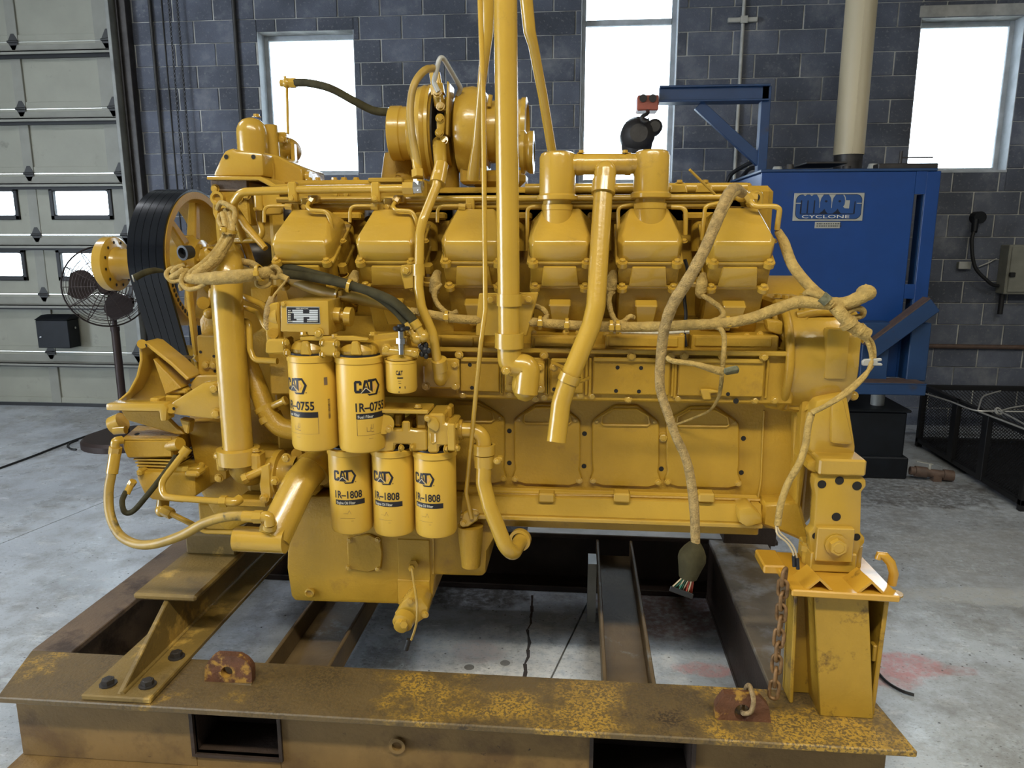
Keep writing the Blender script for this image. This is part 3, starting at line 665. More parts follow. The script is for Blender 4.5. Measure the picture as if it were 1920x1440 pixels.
# jib crane
JY = 6.30
jb2 = thing('jib_crane', 'blue steel jib crane arm standing on the parts washer, against the window', 'crane', (fx(1432, 320, JY), JY, wz(320, 1432, JY)))
b = M(); a, c = P(1212, 197, JY), P(1442, 158, JY); zt0, zt1 = P(1330, 163, JY).z, P(1330, 196, JY).z
b.box(P(1236, 180, JY).x, P(1443, 170, JY).x, JY, JY + .11, zt1 + .03, zt0, .004); obj('beam', b, BLUED, jb2)
obj('beam_flange', M().box(P(1236, 180, JY).x, P(1443, 170, JY).x, JY - .03, JY + .14, zt0 - .004, zt0 + .012, .003).box(P(1236, 180, JY).x, P(1443, 170, JY).x, JY - .03, JY + .14, zt1 + .02, zt1 + .034, .003), BLUED, jb2)
px0, px1 = P(1425, 240, JY).x, P(1440, 240, JY).x
obj('post', M().box(px0, px1 + .01, JY, JY + .10, zt + .021, zt0, .004), BLUED, jb2)
p0, p1 = P(1310, 196, JY + .02), P(1428, 304, JY + .02); d = (p1 - p0).normalized(); n_ = V((-d.z, 0, d.x)) * .042
obj('brace', M().prism([p0 - n_, p1 - n_, p1 + n_, p0 + n_], (0, .06, 0), .003), BLUED, jb2)
tr = obj('trolley', M().pbox(1195, 178, 1235, 207, JY - .04, .19, .008), ORANGE, jb2)
obj('trolley_wheel', M().cyl(P(1206, 184, JY - .06), P(1206, 184, JY - .04), .03, n=14).cyl(P(1224, 184, JY - .06), P(1224, 184, JY - .04), .03, n=14), DKST, tr)
obj('hook', M().tube(ptup([(1214, 207, JY - .02), (1214, 213, JY - .12), (1204, 219, JY - .16), (1205, 226, JY - .16), (1213, 228, JY - .17), (1216, 222, JY - .16)]), [.014, .014, .016, .018, .014, .006], 8), DKST, jb2)
mt = thing('hanging_motor', 'dark round electric hoist motor hanging from the crane hook', 'motor', P(1200, 255, JY))
c = P(1195, 254, JY + .04); r = .135
obj('housing', M().lathe(c + V((0, -.16, 0)), (0, 1, 0), [(0, 0), (0, .07), (.03, .11), (.08, r), (.26, r), (.31, .10), (.31, 0)], 24), DKST, mt)
obj('shroud', M().lathe(P(1194, 268, JY + .04) + V((0, 0, -.10)), (0, 0, 1), [(0, .10), (.02, .115), (.10, .125)], 20), DKST, mt)
c2 = P(1226, 240, JY + .02); obj('end_drum', M().lathe(c2 + V((0, -.10, 0)), (0, 1, 0), [(0, 0), (0, .04), (.01, .052), (.03, .062), (.16, .062), (.16, 0)], 18), DKST, mt)
obj('arm', M().cyl(c, c2, .05, n=12), DKST, mt)
# vent stack
SY = 6.75
st = thing('vent_stack', 'tall round cream vent stack rising from the blue washer to the roof', 'pipe', (P(1590, 300, SY).x, SY, zt))
a, c = P(1563, 290, SY), P(1619, 290, SY); cx, rr = (a.x + c.x) / 2, (c.x - a.x) / 2; zs = P(1590, 291, SY).z
obj('pipe', M().cyl((cx, SY, zs), (cx, SY, 5.49), rr, n=32, cap=False), STACK, st); obj('collar', M().cyl((cx, SY, zt + .022), (cx, SY, zs + .03), rr * .93, n=28), DKST, st)
obj('seam', M().box(cx - .012, cx + .0, SY - rr - .003, SY - rr + .01, zs, 5.49), STACK, st)
# two black hoses at the back of the washer
for i, pts in enumerate([[(1362, 345, 7.15), (1372, 326, 7.1), (1396, 311, 6.95), (1420, 299, 6.6)], [(1382, 345, 7.1), (1392, 331, 7.08), (1404, 318, 6.98), (1418, 313, 6.7)]]):
    o = obj('black_hose', M().tube(ptup(pts), .018, 8), BLK); o['label'] = ['upper black hose looping behind the engine onto the blue washer', 'lower black hose looping behind the engine onto the blue washer'][i]; o['category'] = 'hose'

# ================================================================ MESH BASKETS
def basket(name, label, x0, x1, y0, y1, h, posts):
    t = thing(name, label, 'basket', ((x0 + x1) / 2, (y0 + y1) / 2, 0), 'mesh parts baskets')
    r = .022
    for (x, y) in ((x0, y0), (x1, y0), (x0, y1), (x1, y1)): obj('corner_post', M().box(x - r, x + r, y - r, y + r, 0, h, .003), CRATE, t)
    for z in (h - .02, .06):
        for (a, c, d, e) in ((x0, x1, y0, y0), (x0, x1, y1, y1), (x0, x0, y0, y1), (x1, x1, y0, y1)):
            obj('rail', M().box(min(a, c) - r, max(a, c) + r, d - r, e + r, z - .02, z + .02, .003), CRATE, t)
    for k in posts: obj('stiffener', M().box(x0 - .03, x0 + .01, y0 + (y1 - y0) * k - .04, y0 + (y1 - y0) * k + .04, .05, h, .003), CRATE, t)
    def mesh(p0, du, dv, nu, nv, t_=.0028):
        b = M(); p0, du, dv = V(p0), V(du), V(dv); n_ = du.cross(dv).normalized() * t_; e = dv.normalized() * t_ + du.normalized() * t_ * .4
        for s in (1, -1):
            for i in range(-nv, nu):
                lo, hi = max(0, -i) if s > 0 else max(0, i + nv - nu + 0) if False else 0, nv
                a, c = i, i + nv
                t0, t1 = max(0, -a), min(nv, nu - a)
                if t1 <= t0: continue
                pa = p0 + du * ((a + t0) / nu if s > 0 else 1 - (a + t0) / nu) + dv * (t0 / nv); pb = p0 + du * ((a + t1) / nu if s > 0 else 1 - (a + t1) / nu) + dv * (t1 / nv)
                b.faces([pa - e + n_, pa + e + n_, pb + e + n_, pb - e + n_], [(0, 1, 2, 3)])
        obj('wire_mesh', b, CRATE, t, kind='stuff')
    ny = int((y1 - y0) / .03); nz = int(h / .03); nx = int((x1 - x0) / .03)
    mesh((x0, y0, .05), (0, y1 - y0, 0), (0, 0, h - .06), ny, nz); mesh((x1, y0, .05), (0, y1 - y0, 0), (0, 0, h - .06), ny, nz)
    mesh((x0, y1, .05), (x1 - x0, 0, 0), (0, 0, h - .06), nx, nz); mesh((x0, y0, .05), (x1 - x0, 0, 0), (0, 0, h - .06), nx, nz)
    obj('floor_tray', M().box(x0, x1, y0, y1, .04, .05), CRATE, t)
    return t
basket('mesh_basket', 'low black expanded-metal basket with wire slings, nearest the blue washer frame', 2.98, 4.3, 5.05, 6.62, .55, (.33, .62))
for i, pts in enumerate([[(1731, 737), (1780, 752), (1826, 769), (1870, 771), (1925, 772)], [(1834, 768), (1842, 745), (1858, 738), (1876, 733)], [(1836, 772), (1870, 785), (1925, 806)], [(1875, 771), (1895, 765), (1925, 760)], [(1872, 770), (1898, 783), (1925, 798)]]):
    Yb = [6.5, 6.15, 5.8]
    q = [F(x, y, .565 + .006 * i) for x, y in pts]
    o = obj('wire_sling', M().tube(q, .006, 6), WIRE)
    o['label'] = ['longest wire sling lying along the rim of the mesh basket', 'wire sling curving up from the basket corner to the far rim', 'wire sling running lowest across the near side of the basket', 'wire sling running uppermost across the open basket', 'wire sling sagging through the steel ring on the basket'][i]; o['category'] = 'wire sling'
c = F(1872, 771, .585); o = obj('steel_ring', M().lathe(c, (0.3, -.7, .6), [(-.006, .03), (.006, .03), (.006, .018), (-.006, .018), (-.006, .03)], 16), WIRE); o['label'] = 'small steel ring joining the wire slings on the mesh basket'; o['category'] = 'ring'

# ================================================================ PEDESTAL FAN
FYc = 5.95
fb_ = F(238, 830); fan = thing('pedestal_fan', 'brown industrial pedestal fan standing before the roll-up door', 'fan', (fb_.x, fb_.y, 0))
rb = abs(F(157, 832).x - fb_.x)
obj('base', M().lathe((fb_.x, fb_.y, 0), (0, 0, 1), [(0, 0), (0, rb), (.05, rb), (.075, rb * .93), (.08, 0)], 32), FANM, fan)
zc = P(205, 540, fb_.y).z
obj('pole', M().cyl((fb_.x, fb_.y, .07), (fb_.x, fb_.y, zc - .35), .034, n=16).cyl((fb_.x, fb_.y, zc - .37), (fb_.x, fb_.y, zc - .02), .022, n=14), FANM, fan)
obj('pole_collar', M().cyl((fb_.x, fb_.y, zc - .37), (fb_.x, fb_.y, zc - .33), .038, n=16), FANM, fan)
hc = P(199, 537, fb_.y - .12); R_ = .335; ax = V((.40, -1, .06)).normalized(); uu, v2, _ = frame(ax)
cg = M()
for k in range(2, 15):
    r = R_ * k / 14; d = .10 * (1 - (k / 14) ** 2) ** .5
    for sgn in (1, -1):
        n_ = 40; ring = [hc + ax * d * sgn * (1 if sgn > 0 else .9) + (uu * cos(2 * pi * j / n_) + v2 * sin(2 * pi * j / n_)) * r for j in range(n_ + 1)]
        if sgn > 0 or k % 2 == 0: cg.sweep(ring, .0026 if k < 14 else .007, 5, cap=False)
for j in range(12):
    t = 2 * pi * j / 12; dr = uu * cos(t) + v2 * sin(t)
    for sgn in (1, -1): cg.sweep([hc + ax * .10 * sgn * sqrt(max(0, 1 - (q / 6) ** 2)) + dr * R_ * q / 6 for q in range(1, 7)], .0035, 5)
obj('cage', cg, FANM, fan)
for j in range(3):
    t = 2 * pi * j / 3 + .95; b = M(); vs, fs = [], []
    for i in range(7):
        r = R_ * (.15 + .72 * i / 6); wdt = .16 + .62 * sin(pi * min(1, i / 6 * .8 + .1)) ** 1.0
        for q in (-1, 1):
            a = t + q * wdt * .85; vs.append(hc + (uu * cos(a) + v2 * sin(a)) * r + ax * (.035 * q))
    for i in range(6): fs.append((2 * i, 2 * i + 1, 2 * i + 3, 2 * i + 2))
    b.faces(vs, fs); bmesh.ops.solidify(b.bm, geom=b.bm.faces[:], thickness=.004); obj('blade', b, FANM, fan)
obj('motor', M().lathe(hc - ax * .16, ax, [(0, 0), (0, .06), (.02, .075), (.14, .075), (.16, .055), (.24, .045), (.25, 0)], 20), FANM, fan)
obj('bracket', M().cyl((fb_.x, fb_.y, zc - .03), hc - ax * .08, .022, n=10), FANM, fan)
# power cord of the fan
pts = [F(-6, 880, .008), F(60, 856, .008), F(130, 829, .008), F(205, 803, .008), F(260, 786, .008)]
o = obj('floor_cable', M().tube([*pts[:4], F(230, 795, .008)], .009, 6), BLK); o['label'] = 'black cable lying straight across the concrete floor'; o['category'] = 'cable'
o = obj('looped_cable', M().tube([F(146, 825, .008), F(131, 831, .008), F(127, 837, .008), F(134, 842, .008), F(143, 843, .008)], .009, 6), BLK); o['label'] = 'looped black cable end lying beside the fan base'; o['category'] = 'cable'
# ================================================================ STEEL SKID
T0 = 0.32
PALELIT = mat('pale_lit_top', (0.72, 0.71, 0.69), 0.6, var=.15, scale=10, dirt=((.28, .22, .14), .58, .75, 6))
sk = thing('steel_skid', 'rusty yellow steel skid of heavy beams lying on the concrete, carrying the engine', 'skid', (-0.4, 3.0, 0))
FX0, FX1, FY0, FY1 = -1.95, 1.005, 2.055, 2.335
fb1 = M().hexa([(-1.90, FY0, .298), (1.02, FY0, .298), (.985, FY1, .298), (-1.99, FY1, .298), (-1.90, FY0, T0), (1.02, FY0, T0), (.985, FY1, T0), (-1.99, FY1, T0)], .004)
obj('top_flange', fb1, RUST, sk)
obj('bottom_flange', M().box(FX0 + .02, FX1, FY0 - .015, FY1, 0, .03, .004), WEB, sk)
wx = lambda x, y=1370: P(x, y, 2.15).x
ops = [(wx(365), wx(522)), (wx(1112, 1420), wx(1296, 1430))]
b = M(); z0, z1 = .03, .298; lo, hi = .085, .265
ex = [FX0 + .03, *ops[0], *ops[1], FX1 - .03]
for i in (0, 2, 4): b.box(ex[i], ex[i + 1], 2.15, 2.165, z0, z1, .003)
for a, c in ops: b.box(a, c, 2.15, 2.165, z0, lo); b.box(a, c, 2.15, 2.165, hi, z1)
obj('web', b, WEB, sk)
for a, c in ops:
    obj('fork_pocket', M().box(a - .012, a, 2.14, 2.335, lo - .01, hi + .01).box(c, c + .012, 2.14, 2.335, lo - .01, hi + .01).box(a, c, 2.14, 2.335, lo - .012, lo).box(a, c, 2.14, 2.335, hi, hi + .012).box(a, c, 2.32, 2.335, lo, hi), RUSTD, sk)
obj('inner_plate', M().box(FX0 + .1, FX1 - .03, 2.325, 2.335, .03, .298), RUSTD, sk)
c = P(745, 1397, 2.145); obj('welded_ring', M().lathe(c, (0, -1, 0), [(-.004, .028), (.008, .028), (.008, .017), (-.004, .017), (-.004, .028)], 18), WEB, sk)
# far beam and end beams
obj('far_beam', M().box(FX0, FX1, 3.60, 3.88, .298, T0, .003).box(FX0, FX1, 3.73, 3.745, .03, .298).box(FX0, FX1, 3.60, 3.88, 0, .03, .003), RUSTD, sk)
obj('far_beam_lit_strip', M().box(-.25, .9, 3.603, 3.87, T0, T0 + .003), PALELIT, sk, label='pale strip of light painted on the far beam')  # pale colour stands in for light on the beam's top
obj('left_end_beam', M().box(-1.99, -1.835, FY1 + .002, 3.598, .298, T0, .003).box(-1.99, -1.975, FY1, 3.598, .02, .30).box(-1.99, -1.84, FY1, 3.598, 0, .02), RUSTB, sk)
reb = obj('right_end_beam', M().box(.665, .945, FY1 - .002, 3.598, .298, T0, .003), mat('dusty_olive_beam', (0.20, 0.155, 0.10), .6, var=.25, scale=6, bump=.3, col2=(.34, .33, .32), thr=.55, sharp=.06, dirt=((.06, .045, .03), .56, .7, 5)), sk); obj('beam_web', M().box(.668, .683, FY1, 3.598, .02, .298).box(.665, .945, FY1, 3.598, 0, .02), RUSTD, reb)
obj('rear_pedestal', M().box(P(1357, 1030, 3.55).x, P(1455, 1030, 3.55).x, 3.56, 3.90, T0 - .01, .62, .004), RUSTD, sk)
for x, y in ((1373, 1027), (1431, 1031)): bolt(P(x, y, 3.56), FRONT, .012, sk, DKST)
# two cross channels, legs up
def channel(x0, x1, m):
    t = .014; zb, zt = .215, .300
    return obj('cross_channel', M().box(x0, x1, FY1, 3.598, zb - .012, zb, .002).box(x0, x0 + t, FY1, 3.598, zb, zt, .003).box(x1 - t, x1, FY1, 3.598, zb, zt, .003), m, sk)
CHAN = mat('oily_channel', (.16, .108, .052), .55, spec=.3, var=.3, scale=5, bump=.2, dirt=((.28, .27, .25), .60, .70, 6))
channel(.103, .285, CHAN); channel(-1.115, -.872, CHAN)
obj('channel_post', M().box(.06, .10, 3.3, 3.42, 0, .30), GALV, sk)
# bolted cross member under the front of the engine
sb = M().box(-1.605, -1.365, 2.38, 3.598, .515, .54, .008)
sbm = obj('support_beam', sb, OLIV, sk)
w = M().prism([(-1.493, 2.075, T0 + .02), (-1.493, 2.40, .517), (-1.493, 3.598, .517), (-1.493, 3.598, T0 + .02)], (.018, 0, 0), .003); obj('web', w, OLIV, sbm)
obj('base_flange', M().box(-1.61, -1.37, 2.065, 3.598, T0, T0 + .02, .004), OLIV, sbm)
obj('weld_bead', M().cyl((-1.475, 2.08, T0 + .02), (-1.475, 3.6, T0 + .02), .009, n=8), OLIV, sbm)
for x, y in ((203, 1283), (277, 1285), (331, 1232)):
    q = F(x, y, T0 + .02); bolt((q.x, q.y, T0 + .02), (0, 0, 1), .021, sk, DKST)
q = F(393, 1040, .54); obj('engine_pad', M().box(P(348, 1020, q.y).x, P(440, 1020, q.y).x, q.y, q.y + .30, .5395, P(393, 1003, q.y).z, .006), OLIV, sk)
# lifting lugs
def lug(px, Y, eye, m=LUG):
    b = M().holed(px, *eye, Y, .03); return obj('lifting_lug', b, m, sk)
q = F(428, 1280, T0); Yl = q.y
lg = lug([(383, 1281), (384, 1252), (394, 1234), (404, 1229), (446, 1231), (462, 1240), (472, 1254), (472, 1283)], Yl, (425, 1261, 11))
obj('weld_bead', M().cyl(P(382, 1283, Yl - .002), P(473, 1285, Yl - .002), .008, n=8), RUST, lg)
q = F(1390, 1352, T0); Yr = q.y
rl = lug([(1340, 1352), (1342, 1322), (1358, 1302), (1424, 1306), (1442, 1326), (1447, 1362)], Yr, (1392, 1336, 15))
rp = M().tube(ptup([(1392, 1336, Yr + .015), (1396, 1338, Yr - .012), (1408, 1334, Yr - .024), (1413, 1314, Yr - .030), (1408, 1292, Yr - .012), (1404, 1285, Yr + .015), (1399, 1290, Yr + .050), (1395, 1308, Yr + .062), (1392, 1328, Yr + .052), (1392, 1336, Yr + .015)]), .0075, 8)
o = obj('rope_loop', rp, ROPE); o['label'] = 'short frayed rope loop tied through the right-hand lifting lug'; o['category'] = 'rope'
# right pedestal
PY = 2.20
ped = M(); x0, x1 = P(1530, 1200, PY).x, P(1636, 1345, PY).x; zt = P(1585, 1110, PY).z
xa0, xa1, xb0, xb1 = P(1526, 1112, PY).x, P(1628, 1118, PY).x, P(1537, 1345, PY).x, P(1638, 1347, PY).x
ped.hexa([(xb0, PY, T0), (xb1, PY, T0), (xb1, PY + .016, T0), (xb0, PY + .016, T0), (xa0, PY, zt), (xa1, PY, zt), (xa1, PY + .016, zt), (xa0, PY + .016, zt)], .003)
pp = obj('pedestal', ped, POST, sk)
obj('pedestal_wing', M().hexa([(xb0, PY + .004, T0), (xb0 + .014, PY + .004, T0), (xb0 + .014, PY + .26, T0), (xb0, PY + .26, T0), (xa0, PY + .004, zt), (xa0 + .014, PY + .004, zt), (xa0 + .014, PY + .22, zt), (xa0, PY + .22, zt)], .003), POST, pp)
obj('pedestal_wing', M().hexa([(xb1 - .004, PY + .02, T0), (xb1 + .010, PY + .02, T0), (xb1 + .004, PY + .30, T0), (xb1 - .01, PY + .30, T0), (xa1 + .06, PY + .02, zt), (xa1 + .074, PY + .02, zt), (xa1 + .04, PY + .22, zt), (xa1 + .02, PY + .22, zt)], .003), POST, pp)
xw0, xw1 = P(1478, 1110, PY + .12).x, P(1470, 1312, PY + .12).x
obj('pedestal_side', M().hexa([(xw1, PY + .12, T0), (xb1, PY + .12, T0), (xb1, PY + .14, T0), (xw1, PY + .14, T0), (xw0, PY + .12, zt), (xa1 + .05, PY + .12, zt), (xa1 + .05, PY + .14, zt), (xw0, PY + .14, zt)], .003), POST, pp)
obj('pedestal_back', M().box(xw1 + .05, xb1, PY + .24, PY + .255, T0, zt, .003), POST, pp)
obj('pedestal_edge', M().hexa([(xw1, PY + .06, T0), (xw1 + .012, PY + .06, T0), (xw1 + .012, PY + .15, T0), (xw1, PY + .15, T0), (xw0, PY + .06, zt), (xw0 + .012, PY + .06, zt), (xw0 + .012, PY + .15, zt), (xw0, PY + .15, zt)], .003), POST, pp)
q = P(1637, 1222, PY + .03); obj('pedestal_clip', M().box(q.x, q.x + .02, q.y, q.y + .03, q.z - .035, q.z + .02, .003), POST, pp)
# top plate, slanting a little to the right
TP = mat('fresh_yellow_plate', (.64, .345, .035), .28, coat=.6, var=.05, bump=.06, dirt=((.25, .13, .02), .64, .76, 10))
ya, yb = 2.155, 2.44
za_, zb_ = P(1480, 1106, ya).z, P(1688, 1118, ya).z; xl_, xr_ = P(1486, 1100, ya).x, P(1690, 1112, ya).x
tpz = lambda x: za_ + (zb_ - za_) * (x - xl_) / (xr_ - xl_)
tp = obj('top_plate', M().hexa([(xl_, ya, za_ - .022), (xr_, ya, zb_ - .022), (xr_ - .01, yb, zb_ - .022), (xl_ - .01, yb, za_ - .022), (xl_, ya, za_), (xr_, ya, zb_), (xr_ - .01, yb, zb_), (xl_ - .01, yb, za_)], .004), TP, pp)
obj('plate_ear', M().box(xl_ - .05, xl_ + .02, 2.30, yb - .01, za_ - .02, za_ + .01, .005), TP, tp)
for xc in (1537, 1635):
    a = P(xc, 1094, ya + .01); xc_ = a.x; zc_ = tpz(xc_); hw = .042; h = .040; t = .007; x2 = xc_ - .035
    L = [(xc_ - hw, ya + .01, zc_), (xc_, ya + .01, zc_ + h), (xc_ + hw, ya + .01, zc_), (xc_ + hw - t * 1.6, ya + .01, zc_), (xc_, ya + .01, zc_ + h - t * 1.4), (xc_ - hw + t * 1.6, ya + .01, zc_)]
    obj('angle_iron', M().prism(L, (-.012, .095, 0), 0), TP, tp)
pts = [PX(x, y, .995) for x, y in ()]
Yh = 2.26
hk = M().sweep([P(1672, 1096, Yh), P(1676, 1075, Yh), P(1670, 1055, Yh), P(1658, 1042, Yh), P(1648, 1040, Yh), P(1646, 1048, Yh)], [.014, .0145, .0145, .014, .012, .010], 8)
obj('hook', hk, TP, tp)
q = P(1676, 1112, 2.22); bolt((q.x, 2.22, tpz(q.x) - .022), (0, 0, -1), .020, tp, POST)
# chain hanging from the plate
chn = thing('lifting_chain', 'rusty link chain hanging down beside the right yellow pedestal', 'chain', P(1460, 1200, 2.2))
def link_mesh(L, R, r):
    b = M(); pts = []
    for i in range(17):
        t = 2 * pi * i / 16; x = R * cos(t); z = R * sin(t) + (L / 2 if sin(t) > 0 else -L / 2) * (1 if abs(sin(t)) > .02 else 0)
        pts.append(V((x, 0, z)))
    pts[-1] = pts[0].copy(); b.sweep(pts, r, 7, cap=False); return b
lm = finish(link_mesh(.034, .014, .0058).bm, 'chain_link', CHAINM)[0]
path = [(1470, 1082, 2.16), (1468, 1100, 2.17), (1464, 1160, 2.19), (1458, 1220, 2.19), (1453, 1280, 2.19), (1449, 1312, 2.19)]
pp_ = ptup(path); seg = []; 
tot = sum((b_ - a_).length for a_, b_ in zip(pp_, pp_[1:])); step = .0445; dcur = 0; k = 0
while dcur < tot:
    s_ = dcur; 
    for a_, b_ in zip(pp_, pp_[1:]):
        l_ = (b_ - a_).length
        if s_ <= l_: q = a_ + (b_ - a_) * (s_ / l_); dd = (b_ - a_).normalized(); break
        s_ -= l_
    u_, v_, w_ = frame(dd if abs(dd.z) > .5 else V((dd.x, dd.y, -.6)))
    R4 = Matrix((u_, v_, w_)).transposed().to_4x4()
    inst('chain_link', lm, Matrix.Translation(q) @ R4 @ Matrix.Rotation(pi / 2 * (k % 2) + .5 + random.uniform(-.15, .15), 4, 'Z'), chn)
    dcur += step; k += 1
# black wire lying by the pedestal
o = obj('loose_wire', M().tube([F(1600, 1215, .03), F(1637, 1251, .012), F(1662, 1278, .010), F(1690, 1295, .010), F(1714, 1303, .010)], .006, 6), BLK); o['label'] = 'loose black wire end lying on the stained floor beside the pedestal'; o['category'] = 'wire'
# ================================================================ DIESEL ENGINE
en = thing('diesel_engine', 'large vee diesel engine painted all over in yellow, standing on the rusty steel skid', 'engine', (-0.2, 3.0, .5))
def e(name, b, m=None, label=None, parent=None, sharp=0.6, **k): return obj(name, b, m or YEL, parent or en, label, sharp, **k)
def eb(x, y, Y, r=.010, parent=None, ax=FRONT, m=None): return bolt(P(x, y, Y), ax, r, parent or en, m)
X = lambda x, Y, y=700: P(x, y, Y).x
Z = lambda y, Y, x=960: P(x, y, Y).z

# ---- crankcase
bs = M().pbox(520, 742, 1500, 928, 2.50, 1.0, .01); blk = e('crankcase', bs, YELM)
e('deck_side', M().pbox(500, 596, 1482, 662, 2.51, .98, .01).pbox(505, 350, 1445, 600, 2.66, .68, .02), YELM)
for xl, xr, o in ((800, 946, -8), (964, 1088, 0), (1110, 1236, 6), (1250, 1386, 10)):
    w = xr - xl; t = 757 + o * .5
    out = [(xl + w * .33, t), (xl + w * .68, t), (xr - 12, t + 22), (xr, t + 32), (xr, t + 108), (xr - 2, t + 124), (xr + 4, t + 140), (xr - 4, t + 150), (xr - 20, t + 154), (xl + 20, t + 151), (xl + 4, t + 146), (xl - 4, t + 138), (xl + 2, t + 122), (xl, t + 106), (xl, t + 32), (xl + 8, t + 23)]
    cv = e('inspection_cover', M().poly(out, 2.488, .014, .004), YELM)
    m = xl + w * .5; win = [(m - w * .17, t + 7), (m + w * .17, t + 7), (m + w * .34, t + 20), (m + w * .36, t + 34), (m + w * .33, t + 38), (m - w * .33, t + 37), (m - w * .36, t + 33), (m - w * .34, t + 20)]
    rim = M(); pw = ptup([(x, y, 2.486) for x, y in win + win[:1]]); rim.sweep(pw, .0045, 6); e('raised_rim', rim, YELM, parent=cv)
    eb(xl + 2, t + 141, 2.488, .0085, cv); eb(xr - 2, t + 144, 2.488, .0085, cv); eb(xl + 9, t + 30, 2.488, .005, cv); eb(xr - 9, t + 31, 2.488, .005, cv)
for x, y in ((955, 808), (955, 868), (1096, 813), (1095, 874), (1240, 879), (1394, 822), (1390, 886)): hole(P(x, y, 2.499), FRONT, .0085, en)
eb(1243, 819, 2.50, .014)
e('casting_seam', M().tube(ptup([(1433, 770, 2.497), (1430, 830, 2.497), (1427, 900, 2.497), (1422, 935, 2.49), (1430, 952, 2.48)]), .004, 6), YELM)

# ---- camshaft cover band
e('camshaft_housing', M().pbox(505, 656, 1490, 750, 2.40, .14, .006), YELM)
e('cover_ledge', M().pbox(792, 655, 1482, 664, 2.375, .12, .003), YEL)
for xl, yt, xr, yb in ((862, 672, 936, 735), (946, 672, 1022, 737), (1032, 674, 1094, 738), (1112, 672, 1256, 741), (1272, 674, 1433, 744)):
    cv = e('access_cover', M().pbox(xl, yt, xr, yb, 2.385, .016, .004), YELM)
    obj('cover_lip', M().pbox(xl + 1, yt - 1, xr - 1, yt + 7, 2.376, .02, .003), YEL, cv)
    for a_, b_ in ((xl - 8, xl - 3), (xr + 3, xr + 8)): obj('cover_frame', M().pbox(a_, yt - 2, b_, yb + 3, 2.392, .01, .002), YELM, cv)
for x, y in ((861, 665), (1020, 666), (1184, 668), (1257, 666), (1283, 667), (1355, 668), (1432, 669)): eb(x, y, 2.376, .0105)
for x, y in ((868, 740), (956, 739), (1004, 747), (1020, 744), (1088, 741), (1110, 742), (1178, 748), (1270, 746), (1415, 750), (1452, 750)): eb(x, y, 2.40, .0095)
for x, y in ((881, 684), (885, 727), (1158, 689), (1202, 690), (1155, 733), (1198, 734), (1365, 739), (1039, 730)): hole(P(x, y, 2.384), FRONT, .0065, en)
hole(P(1380, 752, 2.39), FRONT, .009, en)
# spacer blocks under the heads
for xl, xr in ((995, 1090), (1135, 1284), (1297, 1460), (820, 900)):
    e('spacer_block', M().pbox(xl, 629, xr, 658, 2.40, .12, .004).pbox(xl + 6, 632, xr - 12, 651, 2.394, .02, .004), YELM)
for x, y in ((1001, 624), (1061, 623), (1085, 624), (1138, 627), (1160, 628), (1425, 627), (1400, 630), (1278, 630)): eb(x, y, 2.43, .008)
e('sealant_bead', M().tube(ptup([(1150, 622, 2.44), (1195, 624, 2.44), (1240, 625, 2.44), (1292, 622, 2.44)]), .007, 6, wob=.2), CARD, label='pale sealant squeezed out along the joint')

# ---- bottom rail and sump flange
x0, x1 = X(866, 2.44, 950), X(1428, 2.44, 950)
pr = [(2.505, Z(914, 2.50)), (2.485, Z(919, 2.485)), (2.478, Z(926, 2.478)), (2.440, Z(930, 2.44)), (2.415, Z(966, 2.415)), (2.505, Z(968, 2.50))]
e('block_rail', M().prism([(x0, y, z) for y, z in pr], (x1 - x0, 0, 0), .004), YEL)
e('rail_cap', M().tube(ptup([(868, 926, 2.475), (1000, 928, 2.475), (1150, 930, 2.475), (1300, 934, 2.475), (1425, 938, 2.475)]), .006, 6), YELM)
for xl in (1009, 1151, 1310): e('rail_pad', M().pbox(xl, 926, xl + 31, 943, 2.418, .05, .005), YEL)
e('sump_flange', M().box(x0, x1, 2.405, 2.52, Z(975, 2.41), Z(967, 2.41), .003), YEL)
e('sump_rail', M().box(x0, x1, 2.455, 2.55, Z(988, 2.455), Z(975, 2.41), .004), YELM)
for i in range(11): q = P(956 + 46 * i, 980, 2.44); bolt((q.x, 2.432, Z(975, 2.41)), (0, 0, -1), .0085, en)
# ---- oil pan
pan = e('oil_pan', M().poly([(556, 930), (870, 930), (932, 978), (932, 1000), (913, 1034), (911, 1074), (905, 1082), (815, 1079), (812, 1122), (800, 1136), (552, 1128), (545, 1118), (537, 1066), (538, 1030)], 2.46, .95, .012, 2), YELM)
e('pan_step', M().pbox(746, 1012, 806, 1088, 2.455, .03, .002).pbox(746, 1088, 806, 1135, 2.450, .03, .002), YELM, parent=pan)
e('pan_seam', M().cyl(P(813, 965, 2.458), P(813, 1076, 2.458), .003, n=6), YELM, parent=pan)
pc = e('pan_cover', M().poly([(650, 1010), (690, 1001), (713, 1012), (717, 1040), (714, 1066), (690, 1074), (656, 1068), (652, 1062)], 2.45, .018, .004), YELM, parent=pan)
for x, y in ((653, 1064), (708, 1066), (708, 1012), (655, 1012)): eb(x, y, 2.45, .008, pan)
dp = e('drain_plug', M().lathe(P(582, 1110, 2.462), FRONT, [(0, .0), (0, .018), (.012, .018), (.014, .013), (.006, .010), (.006, 0)], 18), YEL, parent=pan)
dv = e('drain_valve', M().poly([(741, 1148), (756, 1128), (770, 1118), (790, 1122), (803, 1140), (800, 1158), (780, 1172), (756, 1168), (743, 1158)], 2.36, .10, .012, 2), YEL)
obj('valve_bonnet', M().lathe(P(760, 1158, 2.36), (-.15, -1, -.25), [(0, .038), (.03, .036), (.034, .026), (.05, .024), (.052, .018), (.052, 0)], 20).hexn(P(758, 1168, 2.31), P(757, 1172, 2.285), .013), YEL, dv)
